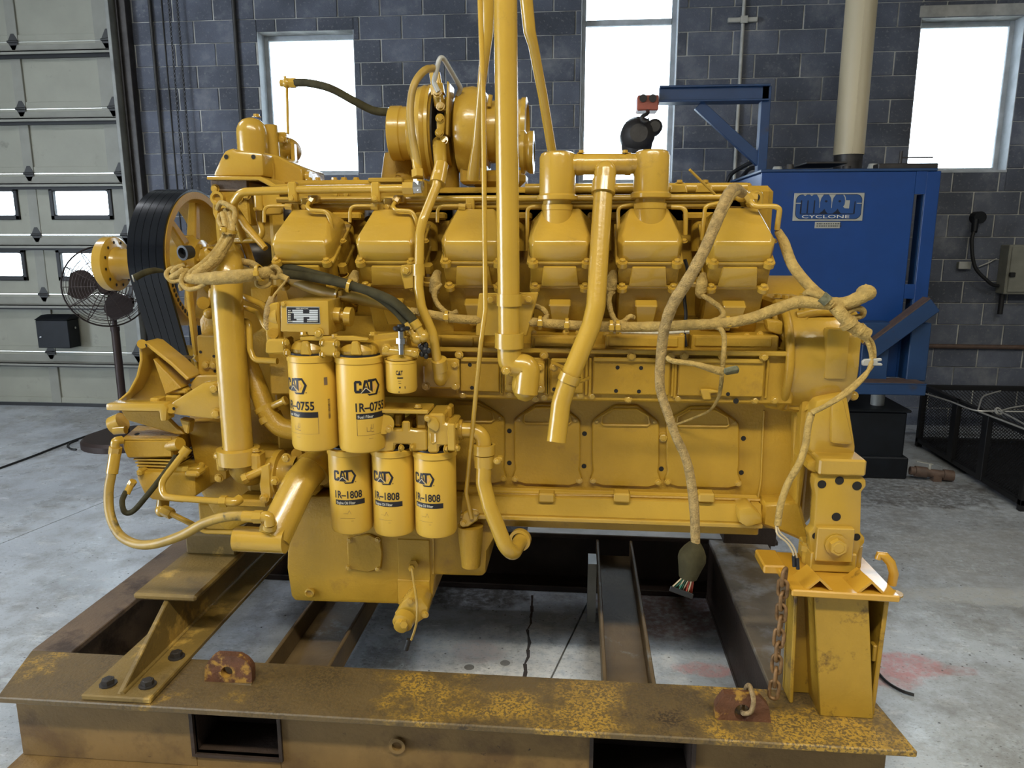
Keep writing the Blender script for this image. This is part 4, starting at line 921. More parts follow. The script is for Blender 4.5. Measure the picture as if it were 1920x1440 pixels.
for x, y in ((748, 1150), (797, 1152), (770, 1126)): eb(x, y, 2.355, .010, dv)
sw = e('level_sensor', M().hexn(P(775, 1058, 2.452), P(775, 1060, 2.43), .018).hexn(P(772, 1063, 2.43), P(771, 1066, 2.40), .011), YEL)
obj('sensor_wire', M().tube(ptup([(772, 1066, 2.40), (776, 1092, 2.36), (781, 1125, 2.30), (782, 1158, 2.27), (778, 1180, 2.27), (771, 1200, 2.27)]), .0042, 6), OLIVE, sw)
obj('sensor_plug', M().cyl(P(767, 1199, 2.27), P(761, 1218, 2.27), .009, n=8), BLK, sw, label='black plug on the dangling sensor wire')
# ---- dipstick
dk = e('dipstick_base', M().poly([(868, 962), (880, 957), (895, 960), (898, 968), (895, 976), (878, 988), (866, 990), (863, 984)], 2.385, .025, .004), YEL)
obj('dipstick_boss', M().lathe(P(882, 985, 2.42), (0, 0, -1), [(0, .0), (0, .045), (.05, .042), (.15, .033), (.16, .0)], 16), YELM, dk)
eb(869, 981, 2.383, .009, dk); eb(893, 961, 2.383, .007, dk)
obj('dipstick_tube', M().pipe(ptup([(884, 972, 2.38), (874, 925, 2.37), (902, 640, 2.24), (910, 580, 2.24), (906, 180, 2.24), (898, -60, 2.24)]), [.0075] * 34 if False else .0075, .06, 8), YEL, dk)

# ---- cylinder heads, six on this bank
A = V((0, -.5, sqrt(3) / 2)); N = V((0, -sqrt(3) / 2, -.5)); XU = V((1, 0, 0)); YF = 2.33
xa, xb = P(718, 455, YF).x, P(1396, 455, YF).x; DX = (xb - xa) / 4; zc0 = (P(718, 455, YF).z + P(1396, 455, YF).z) / 2
def Lp(o, u, v, w): return o + XU * u + A * v + N * w
def lhex(b, o, u0, u1, v0, v1, w0, w1, bev=.006, seg=2, tu=0, tw0=0, tw1=0):
    """box in the head's own frame, its top drawn in by tu/tw."""
    c = [(u0, v0, w0), (u1, v0, w0), (u1, v0, w1), (u0, v0, w1), (u0 + tu, v1, w0 + tw0), (u1 - tu, v1, w0 + tw0), (u1 - tu, v1, w1 - tw1), (u0 + tu, v1, w1 - tw1)]
    return b.hexa([Lp(o, *q) for q in c], bev, seg)
def ear(b, o, u, v0, v1, w, r): return b.cyl(Lp(o, u, v0, w), Lp(o, u, v1, w), r, n=14)
first = {}
def head(i, src=None):
    o = V((xa + DX * (i - 2), YF, zc0))
    if src is None:
        hd = e('cylinder_head', lhex(M(), o, -.088, .088, -.37, -.168, -.24, -.004, .006), YELM)
        lhex_ = M(); lhex(lhex_, o, -.098, .098, -.168, -.154, -.25, .002, .004); ear(lhex_, o, -.080, -.168, -.154, .008, .017); ear(lhex_, o, .080, -.168, -.154, .008, .017); obj('head_flange', lhex_, YEL, hd)
        obj('rocker_base', lhex(M(), o, -.094, .094, -.154, -.078, -.23, -.002, .006, 2), YELM, hd)
        obj('base_pad', lhex(M(), o, -.060, .060, -.153, -.084, -.02, .013, .005, 2, .008, 0, .006), YEL, hd)
        f = M(); lhex(f, o, -.104, .104, -.080, -.068, -.24, .002, .004); ear(f, o, -.083, -.080, -.064, .006, .016); ear(f, o, .083, -.080, -.064, .006, .016); obj('cover_flange', f, YEL, hd)
        c = M()
        R0 = [(-.084, -.068, .0), (-.098, -.068, -.03), (-.098, -.068, -.20), (.098, -.068, -.20), (.098, -.068, -.03), (.084, -.068, .0)]
        R1 = [(-.086, -.012, -.003), (-.099, -.014, -.035), (-.095, -.030, -.20), (.095, -.030, -.20), (.099, -.014, -.035), (.086, -.012, -.003)]
        R2 = [(-.080, .000, -.012), (-.086, .004, -.040), (-.058, .028, -.165), (.058, .028, -.165), (.086, .004, -.040), (.080, .000, -.012)]
        rings = [[c.bm.verts.new(Lp(o, *q)) for q in R] for R in (R0, R1, R2)]; fs = [c.bm.faces.new(rings[0]), c.bm.faces.new(rings[2][::-1])]
        for a_, b_ in zip(rings, rings[1:]):
            for k in range(6): fs.append(c.bm.faces.new((a_[k], a_[(k + 1) % 6], b_[(k + 1) % 6], b_[k])))
        bmesh.ops.recalc_face_normals(c.bm, faces=fs); c._bev(fs, .0045, 2); obj('valve_cover', c, YEL, hd)
        obj('cast_boss', lhex(M(), o, -.026, .026, -.300, -.212, -.02, .030, .004, 1, -.010, 0, .0), YEL, hd)
        for u in (-.083, .083): bolt(Lp(o, u, -.064, .006), A, .0095, hd)
        for u in (-.080, .080): bolt(Lp(o, u, -.154, .008), A, .0105, hd)
        bolt(Lp(o, .113, -.055, -.10), A, .008, hd)
        return hd
    d = V((DX * (i - 2), 0, 0)); r = src[0].copy(); COL.objects.link(r); r.location = src[0].location + d; WL[r.name] = WL[src[0].name] + d
    for ch in src[0].children:
        k = ch.copy(); COL.objects.link(k); k.parent = r
    return r
h0 = head(2); H = {1: h0}
for i in (1, 3, 4, 5, 6): H[i - 1] = head(i, (h0, 1))
e('cast_badge', M().poly([(519, 434), (561, 432), (562, 447), (521, 449)], 2.372, .01, .003), YEL, parent=H[0])
# stud nuts and harness boots between the heads
for i, xg in enumerate((645, 805, 965, 1125, 1302)):
    q = P(xg, 512, 2.45); nb = M().lathe(q + V((0, 0, -.03)), A, [(0, .026), (.012, .026), (.014, .020), (.03, .020), (.03, .017)], 16).hexn(q + A * .005, q + A * .032, .016)
    if xg != 965: e('head_stud', nb, YEL)
for (x, y) in ((663, 520), (817, 520), (977, 515), (1147, 520), (1316, 525)):
    if x == 977: continue
    bt = e('injector_boot', M().tube(ptup([(x + 4, y - 10, 2.42), (x, y + 5, 2.40), (x - 2, y + 24, 2.40), (x + 2, y + 32, 2.40)]), [.012, .019, .018, .010], 10, wob=.06), HARN)
for pts in ([(826, 532, 2.40), (815, 548, 2.38), (818, 566, 2.37), (833, 583, 2.36), (846, 588, 2.35), (858, 584, 2.35)], [(1150, 540, 2.40), (1142, 560, 2.38), (1146, 585, 2.36), (1155, 602, 2.34), (1168, 604, 2.33), (1180, 594, 2.33), (1188, 596, 2.34)], [(1313, 552, 2.40), (1330, 562, 2.37), (1348, 575, 2.36), (1356, 588, 2.35), (1350, 597, 2.34), (1336, 602, 2.33)], [(1004, 574, 2.37), (1018, 580, 2.35), (1025, 592, 2.35), (1018, 600, 2.34), (1006, 602, 2.34)]):
    e('injector_lead', M().tube(ptup(pts), .0085, 8, wob=.08), HARN)
e('black_lead', M().tube(ptup([(1284, 486, 2.43), (1289, 510, 2.43)]) + ptup([(1283, 550, 2.47), (1286, 590, 2.45), (1283, 620, 2.44), (1286, 650, 2.42)]), .006, 6), BLK)

# ---- fuel and oil rails along the top of the bank
def rod(name, pts, r, fr=.03, parent=None, m=None): return e(name, M().pipe(ptup(pts), r, fr, 10), m, parent=parent)
rod('oil_supply_tube', [(475, 500, 2.62), (441, 405, 2.50), (437, 382, 2.47), (452, 360, 2.45), (545, 356, 2.44)], .0135, .05)
rod('oil_supply_tube', [(540, 356, 2.44), (775, 353, 2.44)], .0135)
e('tube_nut', M().hexn(P(756, 353, 2.44), P(776, 353, 2.44), .021).hexn(P(770, 353, 2.44), P(778, 353, 2.44), .018), YEL)
e('elbow_fitting', M().hexn(P(776, 352, 2.44), P(791, 351, 2.44), .021).hexn(P(786, 358, 2.44), P(786, 340, 2.44), .017), CHROME, label='bare metal elbow fitting at the end of the supply tube')
rod('fuel_rail', [(520, 375, 2.50), (1420, 369, 2.50)], .0105)
rod('fuel_rail', [(560, 388, 2.52), (1360, 384, 2.52)], .0125)
rod('fuel_rail', [(985, 354, 2.60), (1400, 352, 2.60)], .017)
for x in (547, 703): e('tube_clamp', M().pbox(x - 8, 341, x + 8, 378, 2.425, .03, .004), YEL); eb(x, 371, 2.425, .0095)
for x in (572, 727, 881): e('rail_clamp', M().pbox(x - 8, 371, x + 8, 398, 2.475, .04, .004), YEL); eb(x - 1, 388, 2.475, .0095)
for i in range(6):
    xc = proj((xa + DX * (i - 1), YF, zc0))[0]
    if i < 3:
        rod('leak_off_tube', [(xc - 62, 417, 2.44), (xc - 62, 386, 2.44), (xc - 17, 386, 2.46)], .0058, .025); e('tube_nut', M().hexn(P(xc - 22, 387, 2.455), P(xc - 9, 388, 2.455), .011), YEL); e('rail_port', M().pbox(xc - 12, 381, xc + 2, 398, 2.47, .04, .003), YEL)
    if i == 0 or i == 1:
        rod('injector_tube', [(xc + 25, 376, 2.46), (xc + 18, 387, 2.43), (xc + 24, 394, 2.42), (xc + 55, 396, 2.42), (xc + 62, 412, 2.42), (xc + 75, 487, 2.44)], .0068, .022); e('tube_nut', M().hexn(P(xc + 29, 370, 2.46), P(xc + 23, 379, 2.45), .012), YEL); e('rail_port', M().pbox(xc + 19, 366, xc + 39, 381, 2.465, .05, .004), YEL)
    if i == 3: rod('leak_off_tube', [(xc - 61, 470, 2.45), (xc - 61, 388, 2.44), (xc - 22, 386, 2.46)], .0065, .02)
    if i == 4:
        rod('leak_off_tube', [(xc - 62, 480, 2.45), (xc - 62, 388, 2.46), (xc - 30, 383, 2.47)], .006, .02); e('tube_nut', M().hexn(P(xc - 32, 382, 2.46), P(xc - 20, 384, 2.46), .012), YEL)
        rod('injector_tube', [(xc + 38, 388, 2.45), (xc + 65, 389, 2.44), (xc + 64, 440, 2.45)], .0075, .025)
    if i == 5:
        rod('leak_off_tube', [(xc - 80, 450, 2.45), (xc - 74, 386, 2.44), (xc - 40, 379, 2.46)], .0065, .02)
        rod('injector_tube', [(xc + 8, 371, 2.44), (xc + 18, 387, 2.42), (xc + 58, 387, 2.41), (xc + 66, 392, 2.41), (xc + 61, 430, 2.43)], .0085, .025); e('tube_nut', M().hexn(P(xc + 4, 365, 2.44), P(xc + 12, 377, 2.44), .014), YEL)
rod('thin_rod', [(1293, 318, 2.40), (1340, 364, 2.46)], .004)
# manifolds in the vee
e('intake_manifold', M().pbox(540, 337, 800, 400, 2.62, .6, .012).pbox(800, 352, 1200, 420, 2.66, .6, .012).pbox(1196, 353, 1400, 420, 2.66, .6, .012), YELM)
e('manifold_plate', M().pbox(690, 333, 754, 342, 2.60, .2, .003), YEL)
for x in (580, 596, 627, 645, 668): eb(x, 338, 2.66, .010, ax=(0, 0, 1))
for x in (630, 650): eb(x, 364, 2.61, .009)
for xg in (648, 805, 968, 1130, 1312): e('exhaust_runner', M().cyl(P(xg, 400, 2.64), P(xg, 470, 2.64), .030, n=16).pbox(xg - 28, 398, xg + 28, 412, 2.60, .1, .006), YELM)
for xc in (548, 700, 865): e('air_duct', M().cyl(P(xc, 392, 2.60), P(xc, 412, 2.58), .030, n=16), DKST)
e('rear_manifold', M().pbox(1265, 343, 1410, 356, 2.70, .4, .006), YELM)
for x in (1270, 1318): e('bracket_tab', M().poly([(x - 14, 362), (x - 10, 345), (x + 16, 345), (x + 20, 362)], 2.58, .03, .004), YEL); eb(x + 4, 343, 2.6, .01, ax=(0, 0, 1))
eh = e('end_plate', M().poly([(1400, 362), (1422, 354), (1433, 361), (1432, 384), (1424, 398), (1404, 393), (1398, 380)], 2.56, .10, .008), YEL); hole(P(1418, 370, 2.555), FRONT, .012, eh)
e('fitting_tee', M().hexn(P(1398, 372, 2.50), P(1418, 374, 2.50), .02).hexn(P(1382, 366, 2.48), P(1400, 368, 2.48), .017).ball(P(1390, 366, 2.47), .022), YEL)
e('rear_bracket', M().poly([(1350, 385), (1402, 388), (1416, 402), (1410, 408), (1350, 405)], 2.52, .02, .003), YEL); hole(P(1392, 393, 2.519), FRONT, .008, en)

# ---- breather canisters with their cross pipe and down tube
def can(x, yt, yl, x2, wn, yn, yb, r_px, Y=2.45):
    c = P(x, yl, Y); k = P(x + r_px, yl, Y).x - c.x; zt, zl = Z(yt, Y, x), c.z; o = V((c.x, Y, 0)); q = P(x2, yn, Y).x
    b = e('breather', M().lathe(o, (0, 0, 1), [(zt, 0), (zt, k * .75), (zt - .006, k * .92), (zt - .018, k), (zl + .012, k), (zl + .008, k * 1.06), (zl + .006, k * 1.13), (zl - .006, k * 1.13), (zl - .010, k * .9), (zl - .012, 0)], 32), YEL)
    kn = P(x + wn, yn, Y).x - c.x; zn, zb = Z(yn, Y, x), Z(yb, Y, x)
    obj('neck', M().lathe(o, (0, 0, 1), [(zl, kn * .9), (zn + .022, kn * .92), (zn + .02, kn), (zn + .004, kn), (zn + .002, kn * .96), (zb, kn * .98), (zb - .02, kn * .98)], 28), YEL, b)
    obj('seam', M().lathe(o, (0, 0, 1), [(Z(318, Y, x), k * 1.0), (Z(316, Y, x), k * 1.012), (Z(315, Y, x), k * 1.0)], 32, 3.4, 5.2), YEL, b); return b
can(1045, 285, 371, 1043, 29, 396, 432, 34); can(1220, 282, 367, 1217, 30, 394, 428, 34)
cpz = 308
bp = e('breather_pipe', M().cyl(P(1070, cpz, 2.45), P(1196, cpz - 1, 2.45), .031, n=24), YEL)
for x in (1086, 1178): obj('hose_clamp', M().cyl(P(x - 5, cpz, 2.45), P(x + 5, cpz, 2.45), .034, n=24).pbox(x - 4, 286, x + 6, 292, 2.44, .03, .003), YEL, bp)
obj('hose_sleeve', M().cyl(P(1086, cpz, 2.45), P(1178, cpz, 2.45), .0325, n=24), YEL, bp)
for x in (1090, 1172): bolt(P(x, 287, 2.44), (0, 0, 1), .009, bp)
dt = e('breather_tube', M().pipe(ptup([(1134, 322, 2.40), (1131, 360, 2.38), (1117, 575, 2.27), (1108, 612, 2.26), (1066, 712, 2.22), (1052, 755, 2.21), (1043, 829, 2.18)]), .0295, .10, 20), YEL)
obj('tee_dome', M().ball(P(1135, 322, 2.40), .034, n=20).cyl(P(1135, 322, 2.40), P(1133, 352, 2.385), .034, n=20), YEL, dt)
obj('collar', M().cyl(P(1133, 338, 2.39), P(1131, 363, 2.375), .0365, n=24, b=.004), YEL, dt)
bolt(P(1153, 352, 2.38), (1, 0, 0), .008, dt)
q = P(1068, 708, 2.22); d_ = (P(1060, 727, 2.22) - P(1072, 698, 2.22)).normalized()
cl = obj('tube_strap', M().lathe(q - d_ * .0, d_, [(-.012, .031), (-.012, .034), (.014, .034), (.014, .031)], 26), YEL, dt)
obj('strap_tab', M().sweep(ptup([(1036, 680, 2.36), (1053, 688, 2.30), (1060, 695, 2.25), (1059, 706, 2.22)]), .006, 6).sweep(ptup([(1082, 716, 2.21), (1092, 714, 2.26), (1104, 708, 2.34)]), .006, 6), YEL, dt)
eb(1039, 688, 2.35, .011, dt)

# ---- tall coolant riser with bracket, clamps and elbow
rx = lambda y: 948 + (y - 300) * .0235
ri = e('coolant_riser', M().cyl(P(955, 655, 2.25), P(947, -45, 2.25), .0335, n=28), YEL)
rxx = P(955, 600, 2.25).x
bk = obj('bracket_plate', M().poly([(898, 550), (1010, 548), (1008, 556), (988, 630), (892, 630), (893, 600)], 2.31, .012, .003), YEL, ri)
obj('clamp_band', M().lathe((rxx, 2.25, Z(562, 2.25)), (0, 0, 1), [(-.018, .034), (-.018, .0385), (.018, .0385), (.018, .034)], 28).pbox(912, 553, 1000, 571, 2.295, .012, .003), YEL, ri)
for x, y in ((920, 561), (992, 560)): eb(x, y, 2.294, .0115, ri)
obj('coupling', M().lathe((rxx, 2.25, Z(638, 2.25)), (0, 0, 1), [(-.023, .034), (-.023, .0445), (.023, .0445), (.023, .034)], 30), YEL, ri)
obj('elbow', M().pipe([(rxx, 2.25, Z(648, 2.25)), (rxx, 2.25, Z(686, 2.25)), P(992, 684, 2.25), P(986, 738, 2.24)], .037, .055, 20).ball(P(985, 722, 2.26), .043, (1, 1, 1.2), 20), YEL, ri)
obj('elbow_flange', M().pbox(1004, 681, 1020, 733, 2.33, .05, .004).pbox(947, 684, 962, 733, 2.33, .05, .004), YEL, ri)
for x, y in ((1012, 688), (1013, 728)): eb(x, y, 2.33, .011, ri)
obj('elbow_lug', M().pbox(950, 687, 968, 703, 2.22, .03, .005), YEL, ri); eb(950, 694, 2.22, .012, ri); eb(955, 725, 2.33, .010, ri)
# two flattened stay tubes
e('stay_tube', M().sweep([P(915, -30, 2.45), P(914, 60, 2.45), P(903, 160, 2.50), P(893, 270, 2.55), P(887, 335, 2.60)], [.024, .019, .014, .014, .024], 12), YEL)
e('stay_tube', M().sweep([P(984, -30, 2.40), P(993, 60, 2.42), P(1000, 85, 2.43), P(1018, 180, 2.50), P(1036, 290, 2.58), P(1040, 330, 2.60)], [.020, .019, .016, .0155, .0155, .018], 12), YEL)
# ---- filters: can with rolled lip, printed marks wrapped round it
def wrap_bar(b, c, r, a0, a1, z0, z1, n=14):
    vs = []; 
    for i in range(n + 1):
        a = a0 + (a1 - a0) * i / n; vs += [V((c.x + r * sin(a), c.y - r * cos(a), z0)), V((c.x + r * sin(a), c.y - r * cos(a), z1))]
    return b.faces(vs, [(2 * i, 2 * i + 2, 2 * i + 3, 2 * i + 1) for i in range(n)])
def wrap_pts(b, c, r, pts, faces):
    t = bmesh.new(); vs = [t.verts.new((a, z, 0)) for a, z in pts]
    for f in faces:
        try: t.faces.new([vs[i] for i in f])
        except ValueError: pass
    lo = min(a for a, z in pts); hi = max(a for a, z in pts); k = lo + .08      # slices narrow enough to follow the curve of the can
    while k < hi:
        bmesh.ops.bisect_plane(t, geom=t.verts[:] + t.edges[:] + t.faces[:], plane_co=(k, 0, 0), plane_no=(1, 0, 0)); k += .08
    t.verts.index_update()
    b.faces([V((c.x + r * sin(v.co.x), c.y - r * cos(v.co.x), v.co.y)) for v in t.verts], [tuple(v.index for v in f.verts) for f in t.faces]); t.free(); return b
def wrap_text(b, c, r, txt, h, ang, z, width=None, bold=0.012):
    vs, fs = glyphs(txt, h, bold)
    k = (width / max(x for x, y in vs)) if width else 1
    return wrap_pts(b, c, r, [(ang + x * k / r, z + y) for x, y in vs], fs)
def poly_strip(b, c, r, ang, z, pts):
    return wrap_pts(b, c, r, [(ang + x / r, z + y) for x, y in pts], [tuple(range(len(pts)))])
def sub(pts, n=3):
    out = []
    for p, q in zip(pts, pts[1:] + pts[:1]): out += [(p[0] + (q[0] - p[0]) * i / n, p[1] + (q[1] - p[1]) * i / n) for i in range(n)]
    return out
def emblem(fil, c, r, ang, z, W):
    """heavy three-letter emblem over a pale triangle, with an open hexagon to its right; W = width of the letters."""
    h = W * .55; b = M(); ro = r + .0008
    s = lambda pts: poly_strip(b, c, ro, ang, z, [(x * W, y * h) for x, y in pts])
    # C
    s([(.06, 0), (.27, 0), (.33, .12), (.33, .36), (.22, .36), (.22, .22), (.11, .22), (0, .16)]); s([(0, .16), (.11, .22), (.11, .80), (0, .86)]); s([(0, .86), (.11, .80), (.22, .80), (.22, .64), (.33, .64), (.33, .88), (.27, 1.0), (.06, 1.0)])
    # A
    s([(.34, .12), (.46, .42), (.56, 1.02), (.44, 1.02)]); s([(.56, 1.02), (.54, .42), (.66, .14), (.66, 1.02)]) if False else None
    s([(.44, 1.02), (.58, 1.02), (.545, .80), (.475, .80)]); s([(.545, .80), (.58, 1.02), (.70, .18), (.60, .34)]); s([(.46, .52), (.56, .52), (.575, .42), (.445, .42)])
    # T
    s([(.60, 1.06), (.90, 1.08), (.90, .88), (.60, .86)]); s([(.70, .90), (.82, .90), (.82, .02), (.70, .22)])
    # pyramid under the A
    s([(.29, -.02), (.51, .40), (.74, .0), (.66, -.03)])
    # hexagon
    s([(.90, 1.08), (1.02, 1.08), (.99, .92), (.90, .90)]); s([(1.02, 1.08), (1.22, .50), (1.10, .50), (.97, .94)]); s([(1.22, .50), (1.05, -.22), (.95, -.10), (1.10, .50)]); s([(1.05, -.22), (.64, -.24), (.56, -.06), (.68, -.11), (.98, -.10)])
    s([(1.17, -.13), (1.21, -.09), (1.17, -.05), (1.13, -.09)])
    obj('emblem', b, PRINT, fil)
    b = M(); ro = r + .0012; poly_strip(b, c, ro, ang, z, [(x * W, y * h) for x, y in [(.855, .78), (.87, .80), (.87, .05), (.855, .05)]]); poly_strip(b, c, ro, ang, z, [(x * W, y * h) for x, y in [(.87, .70), (1.0, .45), (.87, .15)]]); obj('emblem_accent', b, TANP, fil)
    b = M(); poly_strip(b, c, ro, ang, z, [(x * W, y * h) for x, y in [(.275, -.02), (.51, .435), (.53, .40), (.30, -.03)]]); poly_strip(b, c, ro, ang, z, [(x * W, y * h) for x, y in [(.51, .435), (.76, .0), (.73, .0), (.50, .40)]]); obj('emblem_edge', b, WPRINT, fil)
def filt(name, xc, yt, yb, Y, ang, part_no, kind, label, lip=1.03, W=.071):
    q = P(xc, (yt + yb) / 2, Y); rp = {'fuel': 43.0, 'oil': 38.5}[kind]; cy = Y
    k = (P(xc + 1, (yt + yb) / 2, Y) - q).x; r = rp * k; c = V((q.x, cy + 0, 0)); zt, zb = Z(yt, Y - r, xc), Z(yb, Y - r, xc)
    f = e(name, M().lathe(c, (0, 0, 1), [(zb + .004, 0), (zb, r * .55), (zb + .001, r * .80), (zb + .007, r * .95), (zb + .018, r), (zt - .026, r), (zt - .022, r * .985), (zt - .020, r * lip), (zt - .003, r * lip), (zt, r * .96), (zt, 0)], 48), FILT, label)
    Hh = zt - zb; ro = r + .0008
    emblem(f, c, r, ang, zt - Hh * (.355 if kind == 'fuel' else .347), W)
    b = M(); wrap_text(b, c, ro, part_no, .0262 if kind == 'fuel' else .024, ang + .002 / r, zt - Hh * .545, W * 1.46, .026); obj('lettering', b, PRINT, f)
    bz = zt - Hh * .625; b = M(); wrap_bar(b, c, ro, ang + .003 / r, ang + W * 1.62 / r, bz, bz + Hh * .058); obj('label_band', b, PRINT, f)
    b = M(); wrap_text(b, c, r + .0013, {'fuel': 'Fuel Filter', 'oil': 'Engine Oil Filter'}[kind], .0092, ang + .008 / r, bz + .003, {'fuel': .050, 'oil': .064}[kind], .008); obj('lettering', b, WPRINT, f)
    b = M(); t = .0006
    if kind == 'fuel':
        a0, a1 = ang + .004 / r, ang + W * 1.62 / r; z1 = bz - .001; z0 = bz - Hh * .17
        for p in ((a0, a0 + t * 2 / r, z0, z1), (a1 - t * 2 / r, a1, z0, z1), (a0, a1, z0, z0 + t)): wrap_bar(b, c, ro, *p, 8)
        for p in ((.034, .046, .012, .026), (.048, .054, .020, .034), (.048, .056, .010, .013)): wrap_bar(b, c, ro, ang + p[0] / r, ang + p[1] / r, z0 + p[2], z0 + p[2] + .001, 2); wrap_bar(b, c, ro, ang + p[0] / r, ang + (p[0] + .0008) / r, z0 + p[2], z0 + p[3], 2); wrap_bar(b, c, ro, ang + p[1] / r, ang + (p[1] + .0008) / r, z0 + p[2], z0 + p[3], 2)
        for i in range(5): wrap_bar(b, c, ro, ang + (.040 + i * .003) / r, ang + (.042 + i * .003) / r, z0 - .012, z0 - .011, 1)
        for i in range(26):
            z = zt - Hh * .45 - i * .0025; wrap_bar(b, c, ro, ang + .148 / r, ang + .156 / r, z, z + random.choice((.0008, .0014)), 2)
        wrap_bar(b, c, ro, ang + .138 / r, ang + .150 / r, zt - Hh * .30, zt - Hh * .22, 2)
    else:
        for (x, y, w_) in ((.030, .030, .014), (.018, .047, .05), (.055, .056, .008)): wrap_bar(b, c, ro, ang + x / r, ang + (x + w_) / r, bz - y, bz - y + .0007, 4)
        for s_ in ((.044, .0, .050, .014), (.050, .014, .056, .0)): poly_strip(b, c, ro, ang, bz - .032, [(s_[0], s_[1]), (s_[0] + .0008, s_[1]), (s_[2] + .0008, s_[3]), (s_[2], s_[3])])
    obj('fine_print', b, RUSTB, f, kind='stuff')
    b = M().lathe(c, (0, 0, 1), [(zt - .001, r * .9), (zt + .006, r * .9), (zt + .006, 0)], 32); obj('gasket', b, BLK, f)
    return f, c, r, zt, zb
f1 = filt('fuel_filter', 590, 669, 851, 2.27, -1.04, '1R–0755', 'fuel', 'fuel filter can with its marks turned to the left side')
f2 = filt('fuel_filter', 677.5, 672, 854, 2.27, .03, '1R–0755', 'fuel', 'fuel filter can with its whole mark facing out')
o1 = filt('oil_filter', 659, 846, 1007, 2.34, -.52, '1R–1808', 'oil', 'oil filter can with its whole mark showing', 1.04, .064)
o2 = filt('oil_filter', 739, 848, 1011, 2.34, -.84, '1R–1808', 'oil', 'middle oil filter can of the three', 1.05, .064)
o3 = filt('oil_filter', 817, 852, 1014, 2.33, -.95, '1R–1808', 'oil', 'oil filter can next to the curved hose', 1.05, .064)
# small coolant filter with a valve wheel on top
q = P(753, 710, 2.26); r = .0485; zt, zb = Z(679, 2.21, 753), Z(741, 2.21, 753); c = V((q.x, 2.26, 0))
cf = e('coolant_filter', M().lathe(c, (0, 0, 1), [(zb + .003, 0), (zb, r * .7), (zb + .004, r * .92), (zb + .014, r), (zt - .008, r), (zt - .007, r * 1.03), (zt, r * 1.03), (zt + .001, 0)], 36), FILT, 'small coolant filter can under a black valve wheel')
b = M(); wrap_text(b, c, r + .0007, 'CAT', .0125, -.12, zt - .040, .022, .03); wrap_pts(b, c, r + .0012, [(-.12 + x / r, zt - .040 + y) for x, y in ((.006, -.001), (.011, .005), (.016, -.001))], [(0, 1, 2)]); obj('emblem', b, PRINT, cf)
b = M()
for (x, z, w_, h_) in ((.004, .052, .018, .004), (.006, .060, .010, .001), (.008, .068, .008, .001), (.009, .082, .005, .005), (.007, .096, .003, .004), (.026, .084, .002, .008)): wrap_bar(b, c, r + .0007, -.12 + x / r, -.12 + (x + w_) / r, zt - z, zt - z + h_, 3)
obj('fine_print', b, PRINT, cf, kind='stuff')
e('coolant_filter_head', M().lathe(c, (0, 0, 1), [(zt + .002, .045), (zt + .008, .046), (zt + .02, .030), (zt + .045, .028), (zt + .048, 0)], 24).cyl(P(718, 658, 2.24), P(785, 662, 2.25), .016, n=14), YEL)
e('filter_bracket', M().poly([(690, 640), (765, 630), (768, 655), (730, 668), (712, 676), (690, 672)], 2.27, .04, .006), YEL)
eb(725, 653, 2.235, .011); eb(778, 662, 2.235, .010)
vs = e('valve_stem', M().cyl(P(753, 664, 2.215), P(752, 618, 2.215), .010, n=12).hexn(P(752, 644, 2.215), P(752, 634, 2.215), .015), CHROME)
hw_ = M(); cc = P(752, 616, 2.215)
for i in range(5): t = 2 * pi * i / 5 + .3; hw_.ball(cc + V((.018 * cos(t), .018 * sin(t), 0)), .010, (1, 1, .7), 10)
hw_.cyl(cc - V((0, 0, .008)), cc + V((0, 0, .012)), .012, n=10); e('valve_wheel', hw_, BLK, label='small black valve wheel')
kb = M(); cc = P(797, 657, 2.25)
for i in range(5): t = 2 * pi * i / 5; kb.ball(cc + V((.012 * cos(t), -.004, .018 * sin(t))), .010, (.8, .8, 1), 10)
kb.ball(cc, .014, n=10); e('valve_wheel', kb, BLK, label='small black valve wheel')
e('tank_valve', M().cyl(P(787, 652, 2.26), P(800, 645, 2.26), .012, n=10), CHROME)

# ---- fuel filter base and the governor box with its data plate
e('fuel_filter_base', M().poly([(543, 650), (556, 637), (575, 642), (610, 638), (650, 640), (700, 644), (706, 662), (700, 672), (545, 668)], 2.235, .10, .008), YELM)
e('filter_head', M().lathe(V((f1[1].x, 2.27, 0)), (0, 0, 1), [(f1[3] + .005, .06), (f1[3] + .018, .062), (f1[3] + .04, .05), (f1[3] + .045, 0)], 24), YEL)
e('filter_head', M().lathe(V((f2[1].x, 2.27, 0)), (0, 0, 1), [(f2[3] + .005, .06), (f2[3] + .018, .062), (f2[3] + .04, .05), (f2[3] + .045, 0)], 24), YEL)
for x in (570, 664): e('head_lug', M().poly([(x - 8, 667), (x - 6, 640), (x + 6, 640), (x + 10, 655), (x + 14, 667)], 2.20, .03, .005), YEL)
e('tie_bar', M().poly([(562, 631), (660, 630), (690, 634), (690, 640), (562, 639)], 2.21, .02, .003), YEL)
for x, y in ((570, 628), (628, 632), (700, 628)): eb(x, y, 2.22, .010, ax=(0, 0, 1))
e('clamp_block', M().pbox(600, 639, 631, 668, 2.195, .06, .005), YEL); e('flange_block', M().poly([(497, 640), (504, 636), (533, 636), (535, 664), (500, 665), (497, 660)], 2.21, .08, .006), YEL)
for x, y in ((535, 642), (537, 661), (604, 643), (630, 644), (604, 664), (630, 664)): eb(x, y, 2.20, .0095, ax=(1, -.5, 0))
e('side_plate', M().poly([(700, 627), (758, 622), (760, 640), (745, 648), (697, 662)], 2.28, .03, .004), YEL)
